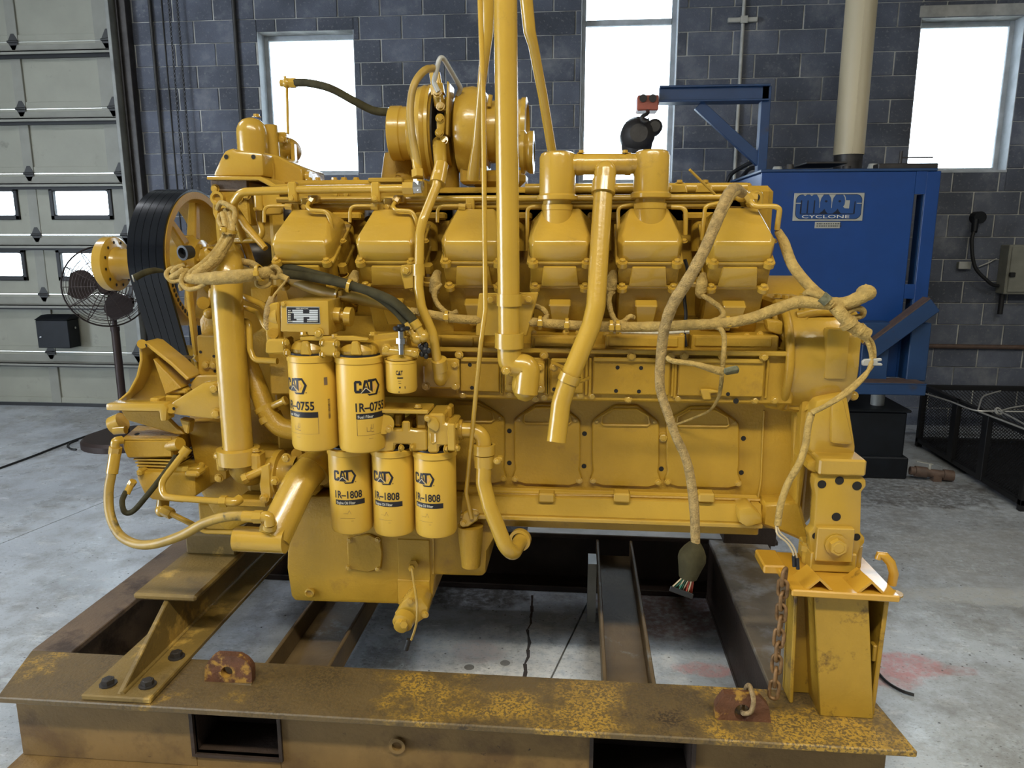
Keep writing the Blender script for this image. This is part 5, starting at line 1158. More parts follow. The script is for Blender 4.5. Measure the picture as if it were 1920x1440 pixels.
e('throttle_bracket', M().poly([(503, 570), (522, 566), (524, 610), (526, 640), (500, 650), (497, 615)], 2.245, .03, .005), YEL); e('bracket_boss', M().cyl(P(512, 625, 2.245), P(512, 625, 2.235), .016, n=20, b=.003), YELM)
gv = e('governor_box', M().poly([(526, 565), (615, 564), (617, 629), (577, 629), (576, 623), (526, 622)], 2.215, .14, .0035, 2), YEL)
obj('end_cap', M().cyl(P(527, 592, 2.28), P(507, 593, 2.28), .042, .036, n=24), YEL, gv)
obj('side_boss', M().cyl(P(615, 590, 2.28), P(640, 592, 2.28), .026, n=22).cyl(P(636, 592, 2.28), P(650, 593, 2.28), .014, n=16), YEL, gv)
kn = M(); a_, b_ = P(648, 593, 2.275), P(660, 594, 2.275); kn.cyl(a_, b_, .030, n=18, b=.003); obj('adjusting_knob', kn, YEL, gv)
eb(598, 624, 2.213, .012, gv); eb(532, 570, 2.215, .007, gv)
pl = M().pbox(537.5, 575, 599.5, 607, 2.2125, .003, .0005); pl = obj('data_plate', pl, SIGN, gv)
pb_ = M().pbox(538.5, 576.5, 598.5, 605.5, 2.2118, .0008, 0); obj('plate_ink', pb_, PRINT, pl)
fi = M()
for (x0_, x1_, y0_, y1_) in ((548, 568, 581, 583.6), (580, 596, 581, 583.6), (548, 568, 584.6, 587.2), (580, 596, 584.6, 587.2), (551, 596, 588.2, 590.8), (551, 596, 591.8, 594.2), (551, 569, 595, 597.4), (580, 596, 595, 597.4), (556, 569, 598.2, 600.6), (576, 596, 598.2, 600.6), (548, 569, 601.6, 604.2)): fi.pbox(x0_, y0_, x1_, y1_, 2.2112, .0006, 0)
obj('plate_field', fi, GPRINT, pl, kind='stuff')
ft = M(); a_ = P(555, 579.5, 2.2110); flat_text(ft, 'DIESEL SERVICE INC.', .0034, a_, (1, 0, 0), (0, 0, 1), .01, width=.040)
for i, y in enumerate((583.6, 587.2, 590.8, 594.2, 597.4, 600.6, 604)): 
    for j in range(random.choice((2, 3))): ft.pbox(540.2 + j * 2.6, y - 2.0, 541.9 + j * 2.6, y - .4, 2.2111, .0002, 0)
for j in range(8): ft.pbox(576 + j * 2.5, 602.4, 577.8 + j * 2.5, 603.8, 2.2111, .0002, 0)
obj('lettering', ft, WPRINT, pl, kind='stuff')

# ---- oil filter base
ofb = e('oil_filter_base', M().poly([(640, 800), (722, 800), (722, 806), (753, 806), (753, 790), (768, 790), (768, 807), (801, 807), (801, 846), (768, 846), (768, 834), (740, 833), (739, 846), (722, 848), (640, 848)], 2.27, .14, .006), YEL)
obj('base_upright', M().poly([(801, 776), (833, 776), (833, 794), (853, 795), (853, 846), (838, 846), (838, 836), (822, 836), (822, 850), (802, 850)], 2.26, .13, .006), YEL, ofb)
obj('lozenge_cover', M().poly([(800, 782), (805, 780), (818, 785), (823, 794), (823, 805), (818, 811), (801, 801)], 2.25, .014, .005, 2), YEL, ofb); eb(802, 784, 2.25, .009, ofb)
obj('slot_rib', M().sweep(ptup([(808, 812, 2.26), (808, 828, 2.26), (812, 831, 2.26), (817, 828, 2.26), (817, 812, 2.26)]), .004, 6), YEL, ofb)
obj('round_cover', M().cyl(P(720, 795, 2.28), P(720, 795, 2.25), .032, n=24, b=.006), YEL, ofb); eb(730, 805, 2.25, .010, ofb)
obj('end_flange', M().pbox(839, 795, 853, 846, 2.245, .12, .004), YEL, ofb)
for x, y in ((855, 799), (856, 840), (751, 840), (835, 841), (772, 839)): eb(x, y, 2.26, .0095, ofb, (1, -.4, 0))
obj('top_bar', M().pbox(700, 768, 803, 776, 2.25, .10, .003), YEL, ofb); eb(784, 764, 2.27, .010, ofb, (0, 0, 1))
obj('cast_head', M().pbox(752, 788, 784, 806, 2.32, .06, .01), YELM, ofb)
for q_ in ((738, 776, 752, 800, 2.29), (780, 775, 800, 806, 2.29), (835, 763, 846, 785, 2.33)): obj('cast_post', M().pbox(*q_, .06, .006), YELM, ofb)
# curved oil pipe to the sump
op = e('oil_pipe', M().pipe(ptup([(855, 806, 2.34), (906, 808, 2.34), (908, 860, 2.33), (906, 905, 2.32), (918, 950, 2.30), (948, 1026, 2.28), (962, 1038, 2.30), (978, 1010, 2.42)]), .0255, .06, 18, 9), YEL)
obj('pipe_clamp', M().lathe(P(908, 852, 2.335), (0, 0, 1), [(-.042, .027), (-.042, .0335), (-.002, .0335), (.0, .029), (.002, .036), (.034, .036), (.034, .027)], 28).pbox(930, 858, 942, 866, 2.31, .03, .004).pbox(888, 836, 898, 866, 2.32, .03, .004), YEL, op)
eb(932, 864, 2.305, .009, op); obj('pipe_flange', M().lathe(P(974, 1014, 2.40), (P(980, 1004, 2.46) - P(970, 1020, 2.38)), [(0, .027), (0, .038), (.02, .038), (.02, .027)], 24), YEL, op)
e('pipe_boss', M().cyl(P(852, 806, 2.34), P(868, 806, 2.34), .034, n=20), YELM)
# S-shaped drain tube with clamp and foot flange
stb = e('oil_drain_tube', M().pipe(ptup([(823, 322, 2.42), (818, 350, 2.40), (793, 412, 2.34), (787, 440, 2.33), (785, 540, 2.30), (790, 575, 2.29), (812, 625, 2.29), (822, 690, 2.30)]), .0148, .06, 14), YEL)
obj('tube_sleeve', M().cyl(P(828, 308, 2.45), P(820, 345, 2.41), .022, .026, n=18, b=.004), YEL, stb)
obj('tube_strap', M().lathe(P(785, 506, 2.312), (0, 0, 1), [(-.018, .0155), (-.018, .019), (.018, .019), (.018, .0155)], 20), YEL, stb)
obj('strap_plate', M().poly([(751, 497), (776, 497), (776, 541), (758, 543), (751, 510)], 2.315, .010, .003), YEL, stb); eb(762, 506, 2.313, .0125, stb)
ffl = obj('foot_flange', M().pbox(793, 672, 861, 729, 2.365, .016, .006), YEL, stb)
obj('foot_collar', M().lathe(P(824, 682, 2.30), (P(822, 675, 2.29) - P(826, 700, 2.31)), [(-.022, .0), (-.022, .0245), (.016, .0245), (.016, .0)], 22), YEL, stb)
obj('foot_elbow', M().pipe(ptup([(824, 685, 2.30), (826, 712, 2.32), (826, 712, 2.40)]), .0215, .03, 16).ball(P(826, 708, 2.325), .0235), YEL, stb)
for x, y in ((798, 680), (853, 683), (799, 724), (854, 724)): eb(x, y, 2.365, .0105, stb)
# two dark hoses running from the harness to the fuel base
for i, (pts, r_) in enumerate([([(520, 500, 2.40), (560, 506, 2.36), (640, 528, 2.32), (700, 551, 2.28), (740, 580, 2.26), (766, 610, 2.25)], .0135), ([(525, 512, 2.37), (590, 521, 2.33), (660, 536, 2.29), (730, 561, 2.25), (765, 590, 2.24), (778, 606, 2.24)], .0145)]):
    hs = e('fuel_hose', M().tube(ptup(pts), r_, 10), HOSE, label='olive black rubber hose')
    a_, b_ = P(*pts[-1]), P(pts[-1][0] + 16, pts[-1][1] + 25, 2.24)
    obj('hose_end', M().cyl(a_.lerp(b_, -.15), a_.lerp(b_, .35), .0165, n=14, b=.002).cyl(a_.lerp(b_, .3), a_.lerp(b_, .75), .013, n=12).hexn(a_.lerp(b_, .7), a_.lerp(b_, 1.0), .018).ball(b_, .018), YEL, hs)
e('hose_tie', M().lathe(P(655, 536, 2.29), P(662, 538, 2.29) - P(655, 536, 2.29), [(-.005, .018), (-.005, .022), (.005, .022), (.005, .018)], 14), YEL)
hs = e('wiring_loom', M().tube(ptup([(540, 523, 2.42), (600, 545, 2.38), (650, 556, 2.35), (700, 566, 2.33), (740, 576, 2.32), (780, 588, 2.31)]), [.018, .018, .019, .018, .015, .012], 10, wob=.03), OLIVE)
for x, y in ((637, 551), (669, 561)): obj('cable_tie', M().lathe(P(x, y, 2.355), P(x + 6, y + 2, 2.35) - P(x, y, 2.355), [(-.004, .0195), (-.004, .023), (.004, .023), (.004, .0195)], 14).pbox(x - 3, y - 6, x + 4, y + 4, 2.325, .012, .002), YEL, hs)

# ---- turbocharger
TY = 2.90
tcx = lambda x: P(x + 8, 250, TY).x
tz = P(800, 250, TY).z
tb = e('turbo_compressor', M().lathe((0, TY, tz), (1, 0, 0), [(tcx(762), .095), (tcx(766), .105), (tcx(772), .140), (tcx(782), .163), (tcx(794), .170), (tcx(804), .163), (tcx(812), .150), (tcx(814), .05)], 44), YEL)
obj('air_inlet', M().lathe((0, TY, tz - .0), (1, 0, 0), [(tcx(728), .088), (tcx(727), .096), (tcx(729), .100), (tcx(748), .100), (tcx(750), .097), (tcx(766), .097), (tcx(770), .11)], 40), YEL, tb)
obj('inlet_bore', M().lathe((0, TY, tz), (1, 0, 0), [(tcx(728), .092), (tcx(745), .085), (tcx(745), 0)], 32), DARK, tb)
obj('v_band', M().lathe((0, TY, tz), (1, 0, 0), [(tcx(803), .155), (tcx(803), .172), (tcx(809), .172), (tcx(809), .155)], 44), YEL, tb)
obj('backplate', M().lathe((0, TY, tz), (1, 0, 0), [(tcx(809), .05), (tcx(809), .150), (tcx(815), .145), (tcx(818), .09), (tcx(836), .085)], 40), DKST, tb)
th = e('turbo_bearing_housing', M().lathe((0, TY, tz), (1, 0, 0), [(tcx(812), .075), (tcx(822), .07), (tcx(846), .075)], 32).cyl((tcx(829), TY, tz), (tcx(829), TY, tz - .22), .042, .05, n=24).cyl((tcx(829), TY - .02, tz), (tcx(826), TY - .03, tz + .12), .032, n=20), YELM)
obj('turbo_flange', M().lathe((0, TY, tz), (1, 0, 0), [(tcx(835), .07), (tcx(835), .125), (tcx(838), .128), (tcx(843), .128), (tcx(843), .07)], 36), YEL, th)
obj('oil_inlet', M().cyl(P(815, 138, TY - .10), P(825, 200, TY - .12), .020, n=16).hexn(P(819, 160, TY - .11), P(822, 178, TY - .115), .027).pbox(818, 196, 834, 206, TY - .15, .06, .004), YEL, th)
obj('oil_link', M().poly([(818, 222), (822, 215), (830, 215), (834, 224), (832, 248), (826, 256), (818, 252)], TY - .17, .03, .008, 2), YEL, th); bolt(P(825, 222, TY - .17), FRONT, .012, th); bolt(P(824, 249, TY - .17), FRONT, .012, th)
obj('oil_flange', M().poly([(838, 150), (843, 155), (840, 255), (834, 252)], TY - .16, .10, .004), YEL, th)
for x, y in ((820, 175), (826, 200), (832, 263)): bolt(P(x, y, TY - .15), (0, -1, .3), .012, th)
obj('drain_neck', M().cyl(P(824, 268, TY - .12), P(826, 312, TY - .28), .026, .022, n=18), YEL, th)
tt = e('turbo_turbine', M().lathe((0, TY, tz), (1, 0, 0), [(tcx(848), .06), (tcx(849), .12), (tcx(854), .146), (tcx(866), .160), (tcx(882), .163), (tcx(898), .155), (tcx(909), .130), (tcx(912), .10)], 44), YEL)
obj('turbine_outlet', M().lathe((0, TY, tz), (1, 0, 0), [(tcx(908), .11), (tcx(910), .112), (tcx(926), .112), (tcx(928), .121), (tcx(936), .121), (tcx(937), .115), (tcx(968), .115), (tcx(972), .122), (tcx(980), .122), (tcx(982), .105), (tcx(976), .10), (tcx(960), 0)], 40), YEL, tt)
obj('turbine_foot', M().pbox(862, 305, 912, 345, TY - .08, .16, .01), YELM, tt)
obj('lock_screw', M().cyl(P(917, 200, TY - .09), P(920, 178, TY - .09), .008, n=8), YEL, tt)
wg = e('wastegate_outlet', M().cyl(P(960, 282, 2.70), P(984, 284, 2.70), .055, n=24).lathe((0, 2.70, P(988, 286, 2.70).z), (1, 0, 0), [(P(978, 286, 2.70).x, .045), (P(978, 286, 2.7).x, .074), (P(984, 286, 2.7).x, .074), (P(988, 286, 2.7).x, .064), (P(994, 286, 2.7).x, .072), (P(1001, 286, 2.7).x, .072), (P(1002, 286, 2.7).x, .04)], 32), YEL)
e('exhaust_elbow', M().cyl(P(757, 290, 3.0), P(755, 350, 3.0), .075, .088, n=28), YELM); e('turbo_pedestal', M().pbox(880, 318, 985, 350, 2.86, .16, .02), YELM)
nb_ = M(); flat_text(nb_, 'TW0702', .020, P(750, 333, 2.912), V((.15, 0, .99)), V((-.99, 0, .15)), .01, 1.1); e('cast_number', nb_, YELM)
lh = e('lifting_handle', M().pipe(ptup([(822, 172, 2.66), (813, 155, 2.66), (826, 100, 2.66), (864, 165, 2.78), (859, 178, 2.80)]), .0085, .02, 10), GALV, label='pale bent lifting rod over the turbocharger')
ah = e('air_hose', M().tube(ptup([(812, 128, 2.66), (795, 133, 2.60), (776, 160, 2.56), (769, 205, 2.54), (772, 250, 2.52), (779, 290, 2.49), (783, 312, 2.47)]), .0125, 12), OLIVE)
obj('hose_ferrule', M().cyl(P(780, 298, 2.49), P(783, 322, 2.46), .015, n=14).hexn(P(783, 320, 2.46), P(784, 334, 2.45), .021).hexn(P(784, 336, 2.45), P(784, 350, 2.45), .017), YEL, ah)
# breather line with tee standing over the thermostat housing
bl = e('breather_line', M().tube(ptup([(553, 155, 2.95), (580, 156, 2.90), (620, 166, 2.85), (665, 190, 2.85), (700, 207, 2.86), (733, 211, 2.86)]), .0145, 12), HOSE, label='dark hose arching to the air inlet')
obj('line_tee', M().hexn(P(526, 156, 2.96), P(536, 156, 2.96), .014).ball(P(538, 156, 2.95), .019).hexn(P(543, 156, 2.95), P(556, 156, 2.95), .019), YEL, bl)
obj('riser_tube', M().pipe([P(534, 143, 2.95), P(538, 168, 2.95), P(541, 300, 2.95)], .0055, .02, 8), YEL, bl)

# ---- thermostat housing and oil cooler end at the top front
th2 = e('thermostat_housing', M().poly([(396, 331), (412, 296), (420, 282), (434, 276), (444, 282), (492, 286), (495, 331)], 2.62, .20, .014, 2), YEL)
for x in (424, 475): hole(P(x, 294, 2.618), FRONT, .008, th2)
obj('housing_flange', M().poly([(387, 330), (488, 331), (500, 336), (516, 346), (540, 345), (540, 351), (510, 352), (494, 343), (484, 338), (387, 337)], 2.56, .32, .003), YEL, th2)
q = P(472, 285, 2.80); k = P(500, 285, 2.80).x - P(446, 285, 2.80).x; r = k / 2; zt = Z(221, 2.80, 472)
obj('housing_dome', M().lathe((P(473, 260, 2.80).x, 2.80, 0), (0, 0, 1), [(q.z - .02, r), (zt - .055, r), (zt - .040, r * .97), (zt - .022, r * .84), (zt - .008, r * .6), (zt, r * .25), (zt, 0)], 36), YEL, th2)
bolt(P(481, 220, 2.80), (0, 0, 1), .012, th2)
obj('dome_rib', M().cyl(P(506, 235, 2.86), P(512, 300, 2.86), .028, n=16), YEL, th2)
obj('cooler_box', M().poly([(493, 286), (520, 292), (566, 316), (566, 345), (495, 345)], 2.72, .25, .006), YEL, th2)
obj('cooler_rib', M().pbox(505, 304, 512, 340, 2.70, .05, .004), YEL, th2)
obj('cooler_dome', M().ball(P(538, 283, 3.0), .052, (1.05, 1.4, 1), 24), YELM, th2)
obj('cooler_bracket', M().pbox(545, 268, 552, 310, 2.90, .03, .003).pbox(518, 247, 536, 260, 2.88, .04, .006), YEL, th2)
bolt(P(530, 260, 2.87), (0, -1, -.3), .012, th2)
obj('cooler_port', M().cyl(P(575, 332, 2.76), P(583, 332, 2.76), .022, n=16).pbox(568, 322, 582, 345, 2.76, .06, .004), YEL, th2)
fh = e('front_housing', M().poly([(395, 338), (462, 339), (470, 424), (455, 418), (404, 414), (398, 400)], 2.60, .25, .006), YELM)
obj('housing_gasket', M().pbox(395, 338, 463, 358, 2.594, .02, .002), RUSTB, fh, label='oily brown gasket face')
for x, y in ((404, 354), (448, 371), (463, 366)): eb(x, y, 2.595, .012, fh)
obj('round_port', M().lathe(P(411, 372, 2.60), FRONT, [(0, .024), (.02, .024), (.02, .015), (.008, .013), (.008, 0)], 20), YEL, fh)
obj('oval_port', M().lathe(P(424, 405, 2.60), FRONT, [(0, .036), (.012, .036), (.012, .028), (.0, .026), (.0, 0)], 24), YEL, fh)
e('cover_plate', M().poly([(485, 364), (521, 363), (530, 394), (527, 402), (498, 404), (492, 385)], 2.54, .015, .004), YEL)
vt = e('vent_tube', M().pipe(ptup([(484, 372, 2.54), (486, 410, 2.54), (493, 438, 2.54), (482, 450, 2.54), (442, 452, 2.56)]), .0105, .03, 12), YEL)
obj('tube_nut', M().cyl(P(484, 366, 2.54), P(486, 392, 2.54), .015, n=12).hexn(P(484, 388, 2.54), P(486, 396, 2.54), .017), YEL, vt)
e('slant_strap', M().sweep([P(440, 390, 2.52), P(462, 425, 2.50), P(498, 466, 2.46)], [.012, .014, .010], 8), YELM)
e('dark_duct', M().ball(P(482, 476, 2.74), .07, (1.2, 1, .8)), DKST)
e('gear_bracket', M().poly([(468, 540), (512, 535), (510, 556), (490, 580), (472, 570)], 2.50, .05, .006), YELM)
rod('water_tube', [(455, 555, 2.46), (490, 570, 2.42), (502, 582, 2.40), (512, 600, 2.40)], .011, .03); rod('water_tube', [(455, 575, 2.44), (482, 585, 2.40), (496, 612, 2.38), (512, 626, 2.37)], .009, .03)
rod('oil_line', [(455, 601, 2.42), (467, 604, 2.40), (469, 655, 2.38), (476, 675, 2.37), (520, 677, 2.36)], .0105, .035)

# ---- fan drive pulley with five belts
px_ = -1.565; pw = .145; PYc, PZ, PR = 3.0, P(365, 487, 3.0).z, .272
wl = e('fan_pulley', M().lathe((0, PYc, PZ), (1, 0, 0), [(px_ - pw, PR * .9), (px_ - pw, PR), (px_, PR), (px_ + .004, PR), (px_ + .004, PR * .90), (px_ - .02, PR * .86), (px_ - pw, PR * .86)], 64), YELM)
hb = M().lathe((0, PYc, PZ), (1, 0, 0), [(px_ - .10, 0), (px_ - .10, .10), (px_ - .03, .10), (px_ - .01, .085), (px_ + .012, .08), (px_ + .02, .06), (px_ + .02, 0)], 32); obj('pulley_hub', hb, YEL, wl)
for i in range(6):
    t = 2 * pi * i / 6 + .28; d = V((0, cos(t), sin(t))); n_ = V((0, -sin(t), cos(t))); c0 = V((px_ - .045, PYc, PZ)); b = M()
    b.hexa([c0 + d * .07 - n_ * .022 - V((.012, 0, 0)), c0 + d * .07 + n_ * .022 - V((.012, 0, 0)), c0 + d * .07 + n_ * .022 + V((.03, 0, 0)), c0 + d * .07 - n_ * .022 + V((.03, 0, 0)), c0 + d * .245 - n_ * .015 - V((.012, 0, 0)), c0 + d * .245 + n_ * .015 - V((.012, 0, 0)), c0 + d * .245 + n_ * .015 + V((.022, 0, 0)), c0 + d * .245 - n_ * .015 + V((.022, 0, 0))], .005); obj('spoke', b, YELM, wl)
for i in range(14):
    t = pi + .1 + .085 * i; hole(V((px_ + .0045, PYc + PR * .945 * cos(t), PZ + PR * .945 * sin(t))), (1, 0, 0), .0085, wl)
for i in range(6): t = 2 * pi * i / 6; bolt((px_ + .018, PYc + .062 * cos(t), PZ + .062 * sin(t)), (1, 0, 0), .008, wl)
# belts run down to the crank pulley
QY, QZ, QR = 3.02, P(345, 705, 3.0).z, .13
dv2 = V((QY - PYc, QZ - PZ)); D = dv2.length; base = atan2(dv2.y, dv2.x); off = math.acos((PR - QR) / D)
def belt(xc, w_):
    R1, R2 = PR + .010, QR + .010; ring = []
    a1 = base + off; a2 = base - off + 2 * pi
    for i in range(101): t = a1 + (a2 - a1) * i / 100; ring.append((PYc + R1 * cos(t), PZ + R1 * sin(t), cos(t), sin(t)))
    for i in range(17): t = base - off + (2 * off) * i / 16; ring.append((QY + R2 * cos(t), QZ + R2 * sin(t), cos(t), sin(t)))
    b = M(); n_ = len(ring); L_ = []
    for (y, z, cy_, cz_) in ring:
        L_.append([b.bm.verts.new((xc + sx * w_ / 2, y + cy_ * h_, z + cz_ * h_)) for sx, h_ in ((-1, -.012), (-1, -.0016), (-.94, 0), (.94, 0), (1, -.0016), (1, -.012))])
    for i in range(n_):
        for k in range(6): b.bm.faces.new((L_[i][k], L_[(i + 1) % n_][k], L_[(i + 1) % n_][(k + 1) % 6], L_[i][(k + 1) % 6]))
    return b
for k in range(5): e('drive_belt', belt(px_ - .0145 - k * .029, .0288), BELT, label='black drive belt', sharp=.35)
e('crank_pulley', M().lathe((0, QY, QZ), (1, 0, 0), [(px_ - pw, 0), (px_ - pw, QR), (px_, QR), (px_ + .01, QR * .8), (px_ + .01, 0)], 40), YELM)
# fan hub flange in front of the pulley
hx = P(221, 498, 3.0).x; hz_ = PZ - .018
fhub = e('fan_hub', M().lathe((0, PYc, hz_), (1, 0, 0), [(hx - .045, .0), (hx - .045, .108), (hx - .04, .112), (hx - .005, .112), (hx, .106), (hx + .004, .07), (hx + .02, .062), (px_ - pw, .070)], 40), YEL)
for i in range(12): t = 2 * pi * i / 12 + .2; hole(V((hx + .0045, PYc + .090 * cos(t), hz_ + .090 * sin(t))), (1, 0, 0), .0065, fhub)
e('pulley_shaft', M().cyl((px_, PYc, PZ), (-1.20, PYc, PZ), .055, n=24), YEL); e('shaft_housing', M().box(-1.36, -1.08, 2.72, 3.28, PZ - .35, PZ + .22, .02), YELM)

# ---- front gear case, idler stay and bearing support
e('gear_case', M().poly([(352, 736), (372, 728), (372, 690), (520, 596), (560, 640), (566, 930), (548, 965), (470, 978), (430, 998), (414, 992), (386, 945), (366, 910), (366, 885), (352, 800)], 2.56, .85, .02, 2), YELM)
e('case_shoulder', M().poly([(350, 792), (420, 792), (425, 900), (386, 910), (366, 880), (352, 812)], 2.50, .10, .012, 2), YELM)
cpl = e('case_plate', M().poly([(368, 629), (405, 630), (410, 700), (406, 704), (372, 704)], 2.50, .08, .005), YELM)
for x, y in ((376, 660), (401, 668), (403, 696)): hole(P(x, y, 2.499), FRONT, .0055, cpl)
for x, y in ((387, 684), (401, 684)): eb(x, y, 2.498, .012, cpl)
e('case_ledge', M().poly([(370, 704), (412, 703), (414, 722), (360, 735), (352, 722)], 2.47, .12, .006), YEL)
e('idler_stay', M().poly([(341, 500), (348, 498), (372, 690), (366, 692), (358, 640)], 2.62, .03, .003), YEL)
e('bearing_block', M().poly([(376, 632), (372, 600), (388, 575), (388, 540), (410, 540), (415, 632)], 2.56, .12, .012, 2), YELM)
e('bearing_boss', M().cyl(P(381, 568, 2.53), P(381, 568, 2.66), .022, n=16).ball(P(392, 588, 2.54), .020), YELM)
e('spring', M().tube([P(340 + i * 1.3, 670 + (3 if i % 2 else -3), 2.66) for i in range(22)], .003, 5, 2), CHROME, label='bright tension spring'); e('spring_bolt', M().hexn(P(368, 672, 2.62), P(372, 672, 2.60), .014), YEL)
# fan bracket: web plate, edge flange, arms
fbk = e('fan_bracket', M().poly([(262, 644), (270, 642), (352, 712), (352, 745), (330, 770), (215, 756), (240, 735), (256, 705), (263, 672)], 2.52, .02, .004), YELM)
def strip(pts, Y, d, wdt, m=YEL):
    out = []; w_ = wdt / 2; q = [V(p) for p in pts]; Lf, Rt = [], []
    for i in range(len(q)):
        t = (q[min(i + 1, len(q) - 1)] - q[max(i - 1, 0)]).normalized(); n_ = V((-t.y, t.x)); Lf.append(q[i] + n_ * w_); Rt.append(q[i] - n_ * w_)
    return M().poly([tuple(p) for p in Lf + Rt[::-1]], Y, d, .003)
obj('bracket_rim', strip([(262, 646), (264, 675), (257, 706), (242, 735), (218, 756)], 2.44, .10, 5), YEL, fbk)
obj('bracket_rim', strip([(264, 644), (275, 646), (320, 682), (352, 712)], 2.44, .10, 6), YEL, fbk)
obj('bracket_lug', M().cyl(P(266, 645, 2.43), P(266, 645, 2.55), .016, n=16), YEL, fbk); hole(P(273, 648, 2.435), FRONT, .006, fbk)
obj('bracket_gusset', M().poly([(286, 672), (340, 728), (310, 740)], 2.44, .08, .003), YELM, fbk)
obj('bracket_shelf', M().poly([(198, 757), (306, 757), (313, 765), (311, 790), (300, 790), (298, 772), (198, 770)], 2.36, .06, .006, 2), YEL, fbk)
obj('bracket_skirt', M().poly([(226, 770), (300, 770), (330, 800), (346, 815), (330, 815), (238, 788)], 2.44, .02, .004), YELM, fbk)
obj('bracket_pad', M().pbox(308, 742, 335, 760, 2.44, .05, .006).pbox(280, 747, 297, 756, 2.40, .05, .004).pbox(309, 729, 350, 739, 2.45, .05, .006), YEL, fbk)
arm = e('bracket_arm', M().poly([(316, 770), (317, 760), (326, 752), (380, 718), (412, 716), (416, 782), (398, 786), (330, 778), (320, 776)], 2.38, .05, .008, 2), YEL)
for x, y in ((403, 727), (406, 775)): eb(x, y, 2.378, .0145, arm)
obj('arm_lug', M().cyl(P(321, 766, 2.375), P(321, 766, 2.43), .017, n=18, b=.003), YEL, arm); hole(P(326, 766, 2.374), FRONT, .0055, arm); hole(P(356, 722, 2.379), FRONT, .0055, arm)
e('lower_gusset', M().poly([(336, 785), (356, 790), (352, 815), (345, 812)], 2.42, .04, .004), YEL)

# ---- air compressor under the bracket
ac = e('air_compressor', M().poly([(228, 825), (322, 825), (324, 858), (238, 860), (230, 842)], 2.40, .20, .006), YELM)
tpx = P(228, 825, 2.40); 
obj('head_top', M().hexa([P(227, 826, 2.40), P(322, 826, 2.40), P(330, 806, 2.62), P(258, 800, 2.62), P(227, 823, 2.40), P(322, 823, 2.40), P(330, 803, 2.62), P(258, 797, 2.62)], .003), YELM, ac)
for x, y in ((257, 814), (303, 816)): hole(P(x, y, 2.47), (0, -.3, 1), .009, ac)
for i in range(4): obj('cooling_fin', M().pbox(250 + i * 3, 861 + i * 6, 322, 864 + i * 6, 2.41 + .004 * i, .18, .001), YEL, ac)
obj('cylinder_body', M().pbox(258, 858, 320, 888, 2.43, .15, .004), YELM, ac)
obj('crankcase_cover', M().poly([(254, 893), (262, 884), (340, 885), (366, 890), (368, 930), (340, 944), (285, 938), (270, 928)], 2.40, .22, .010, 2), YELM, ac)
obj('case_lug', M().pbox(254, 882, 264, 894, 2.38, .05, .006), YEL, ac); obj('case_lug', M().pbox(345, 884, 372, 896, 2.38, .06, .008), YEL, ac)
obj('drain_fitting', M().cyl(P(306, 938, 2.46), P(304, 958, 2.44), .022, n=14).ball(P(304, 957, 2.44), .024).hexn(P(306, 956, 2.42), P(322, 964, 2.41), .020), YEL, ac)
obj('air_intake', M().cyl(P(212, 798, 2.50), P(230, 790, 2.50), .034, n=20, b=.003).cyl(P(214, 808, 2.46), P(236, 806, 2.46), .014, n=12), YEL, ac)
obj('outlet_elbow', M().cyl(P(318, 836, 2.42), P(338, 832, 2.40), .022, n=14), YELM, ac)
hz = e('compressor_hose', M().tube(ptup([(210, 885, 2.36), (204, 920, 2.34), (206, 962, 2.31), (222, 1000, 2.28), (252, 1019, 2.25), (290, 1020, 2.22), (340, 1004, 2.19), (385, 980, 2.17), (430, 968, 2.16), (474, 968, 2.16)]), .0158, 14), OLIVE, label='over-painted hose looping below the compressor')
obj('hose_ferrule', M().cyl(P(216, 850, 2.38), P(210, 888, 2.36), .0195, n=14).hexn(P(217, 838, 2.38), P(215, 852, 2.38), .021).tube(ptup([(216, 840, 2.38), (217, 828, 2.38), (228, 825, 2.40)]), .015, 10), YEL, hz)
obj('hose_ferrule', M().cyl(P(456, 968, 2.16), P(478, 969, 2.16), .0185, n=14).hexn(P(476, 969, 2.16), P(492, 969, 2.16), .021).tube(ptup([(490, 969, 2.16), (503, 970, 2.16), (506, 985, 2.16)]), .018, 12), YEL, hz)
hz = e('return_hose', M().tube(ptup([(236, 922, 2.40), (229, 940, 2.37), (234, 960, 2.34), (250, 958, 2.32), (275, 930, 2.31), (305, 892, 2.33), (322, 868, 2.37), (330, 855, 2.39)]), .0095, 10), HOSE, label='thin dark hose looping under the compressor')
obj('hose_ferrule', M().cyl(P(246, 908, 2.42), P(237, 926, 2.40), .012, n=10).hexn(P(250, 902, 2.42), P(245, 910, 2.42), .014), YEL, hz)
ct = e('compressor_tube', M().pipe(ptup([(346, 848, 2.36), (302, 905, 2.32), (306, 930, 2.30), (330, 934, 2.29), (415, 940, 2.28), (440, 940, 2.28)]), .0115, .06, 12), YEL)
obj('tube_nut', M().cyl(P(352, 840, 2.37), P(342, 853, 2.36), .017, n=12), YEL, ct); obj('tube_nut', M().hexn(P(414, 940, 2.28), P(426, 940, 2.28), .020).tube(ptup([(424, 940, 2.28), (440, 941, 2.28), (450, 935, 2.30)]), .016, 10), YEL, ct)
rod('drain_tube', [(320, 963, 2.41), (365, 985, 2.40), (385, 996, 2.40), (445, 998, 2.38)], .010, .04)
e('small_elbow', M().tube(ptup([(334, 880, 2.42), (352, 881, 2.42), (372, 880, 2.42), (378, 872, 2.45)]), .012, 10).hexn(P(345, 881, 2.42), P(356, 881, 2.42), .016), YEL)

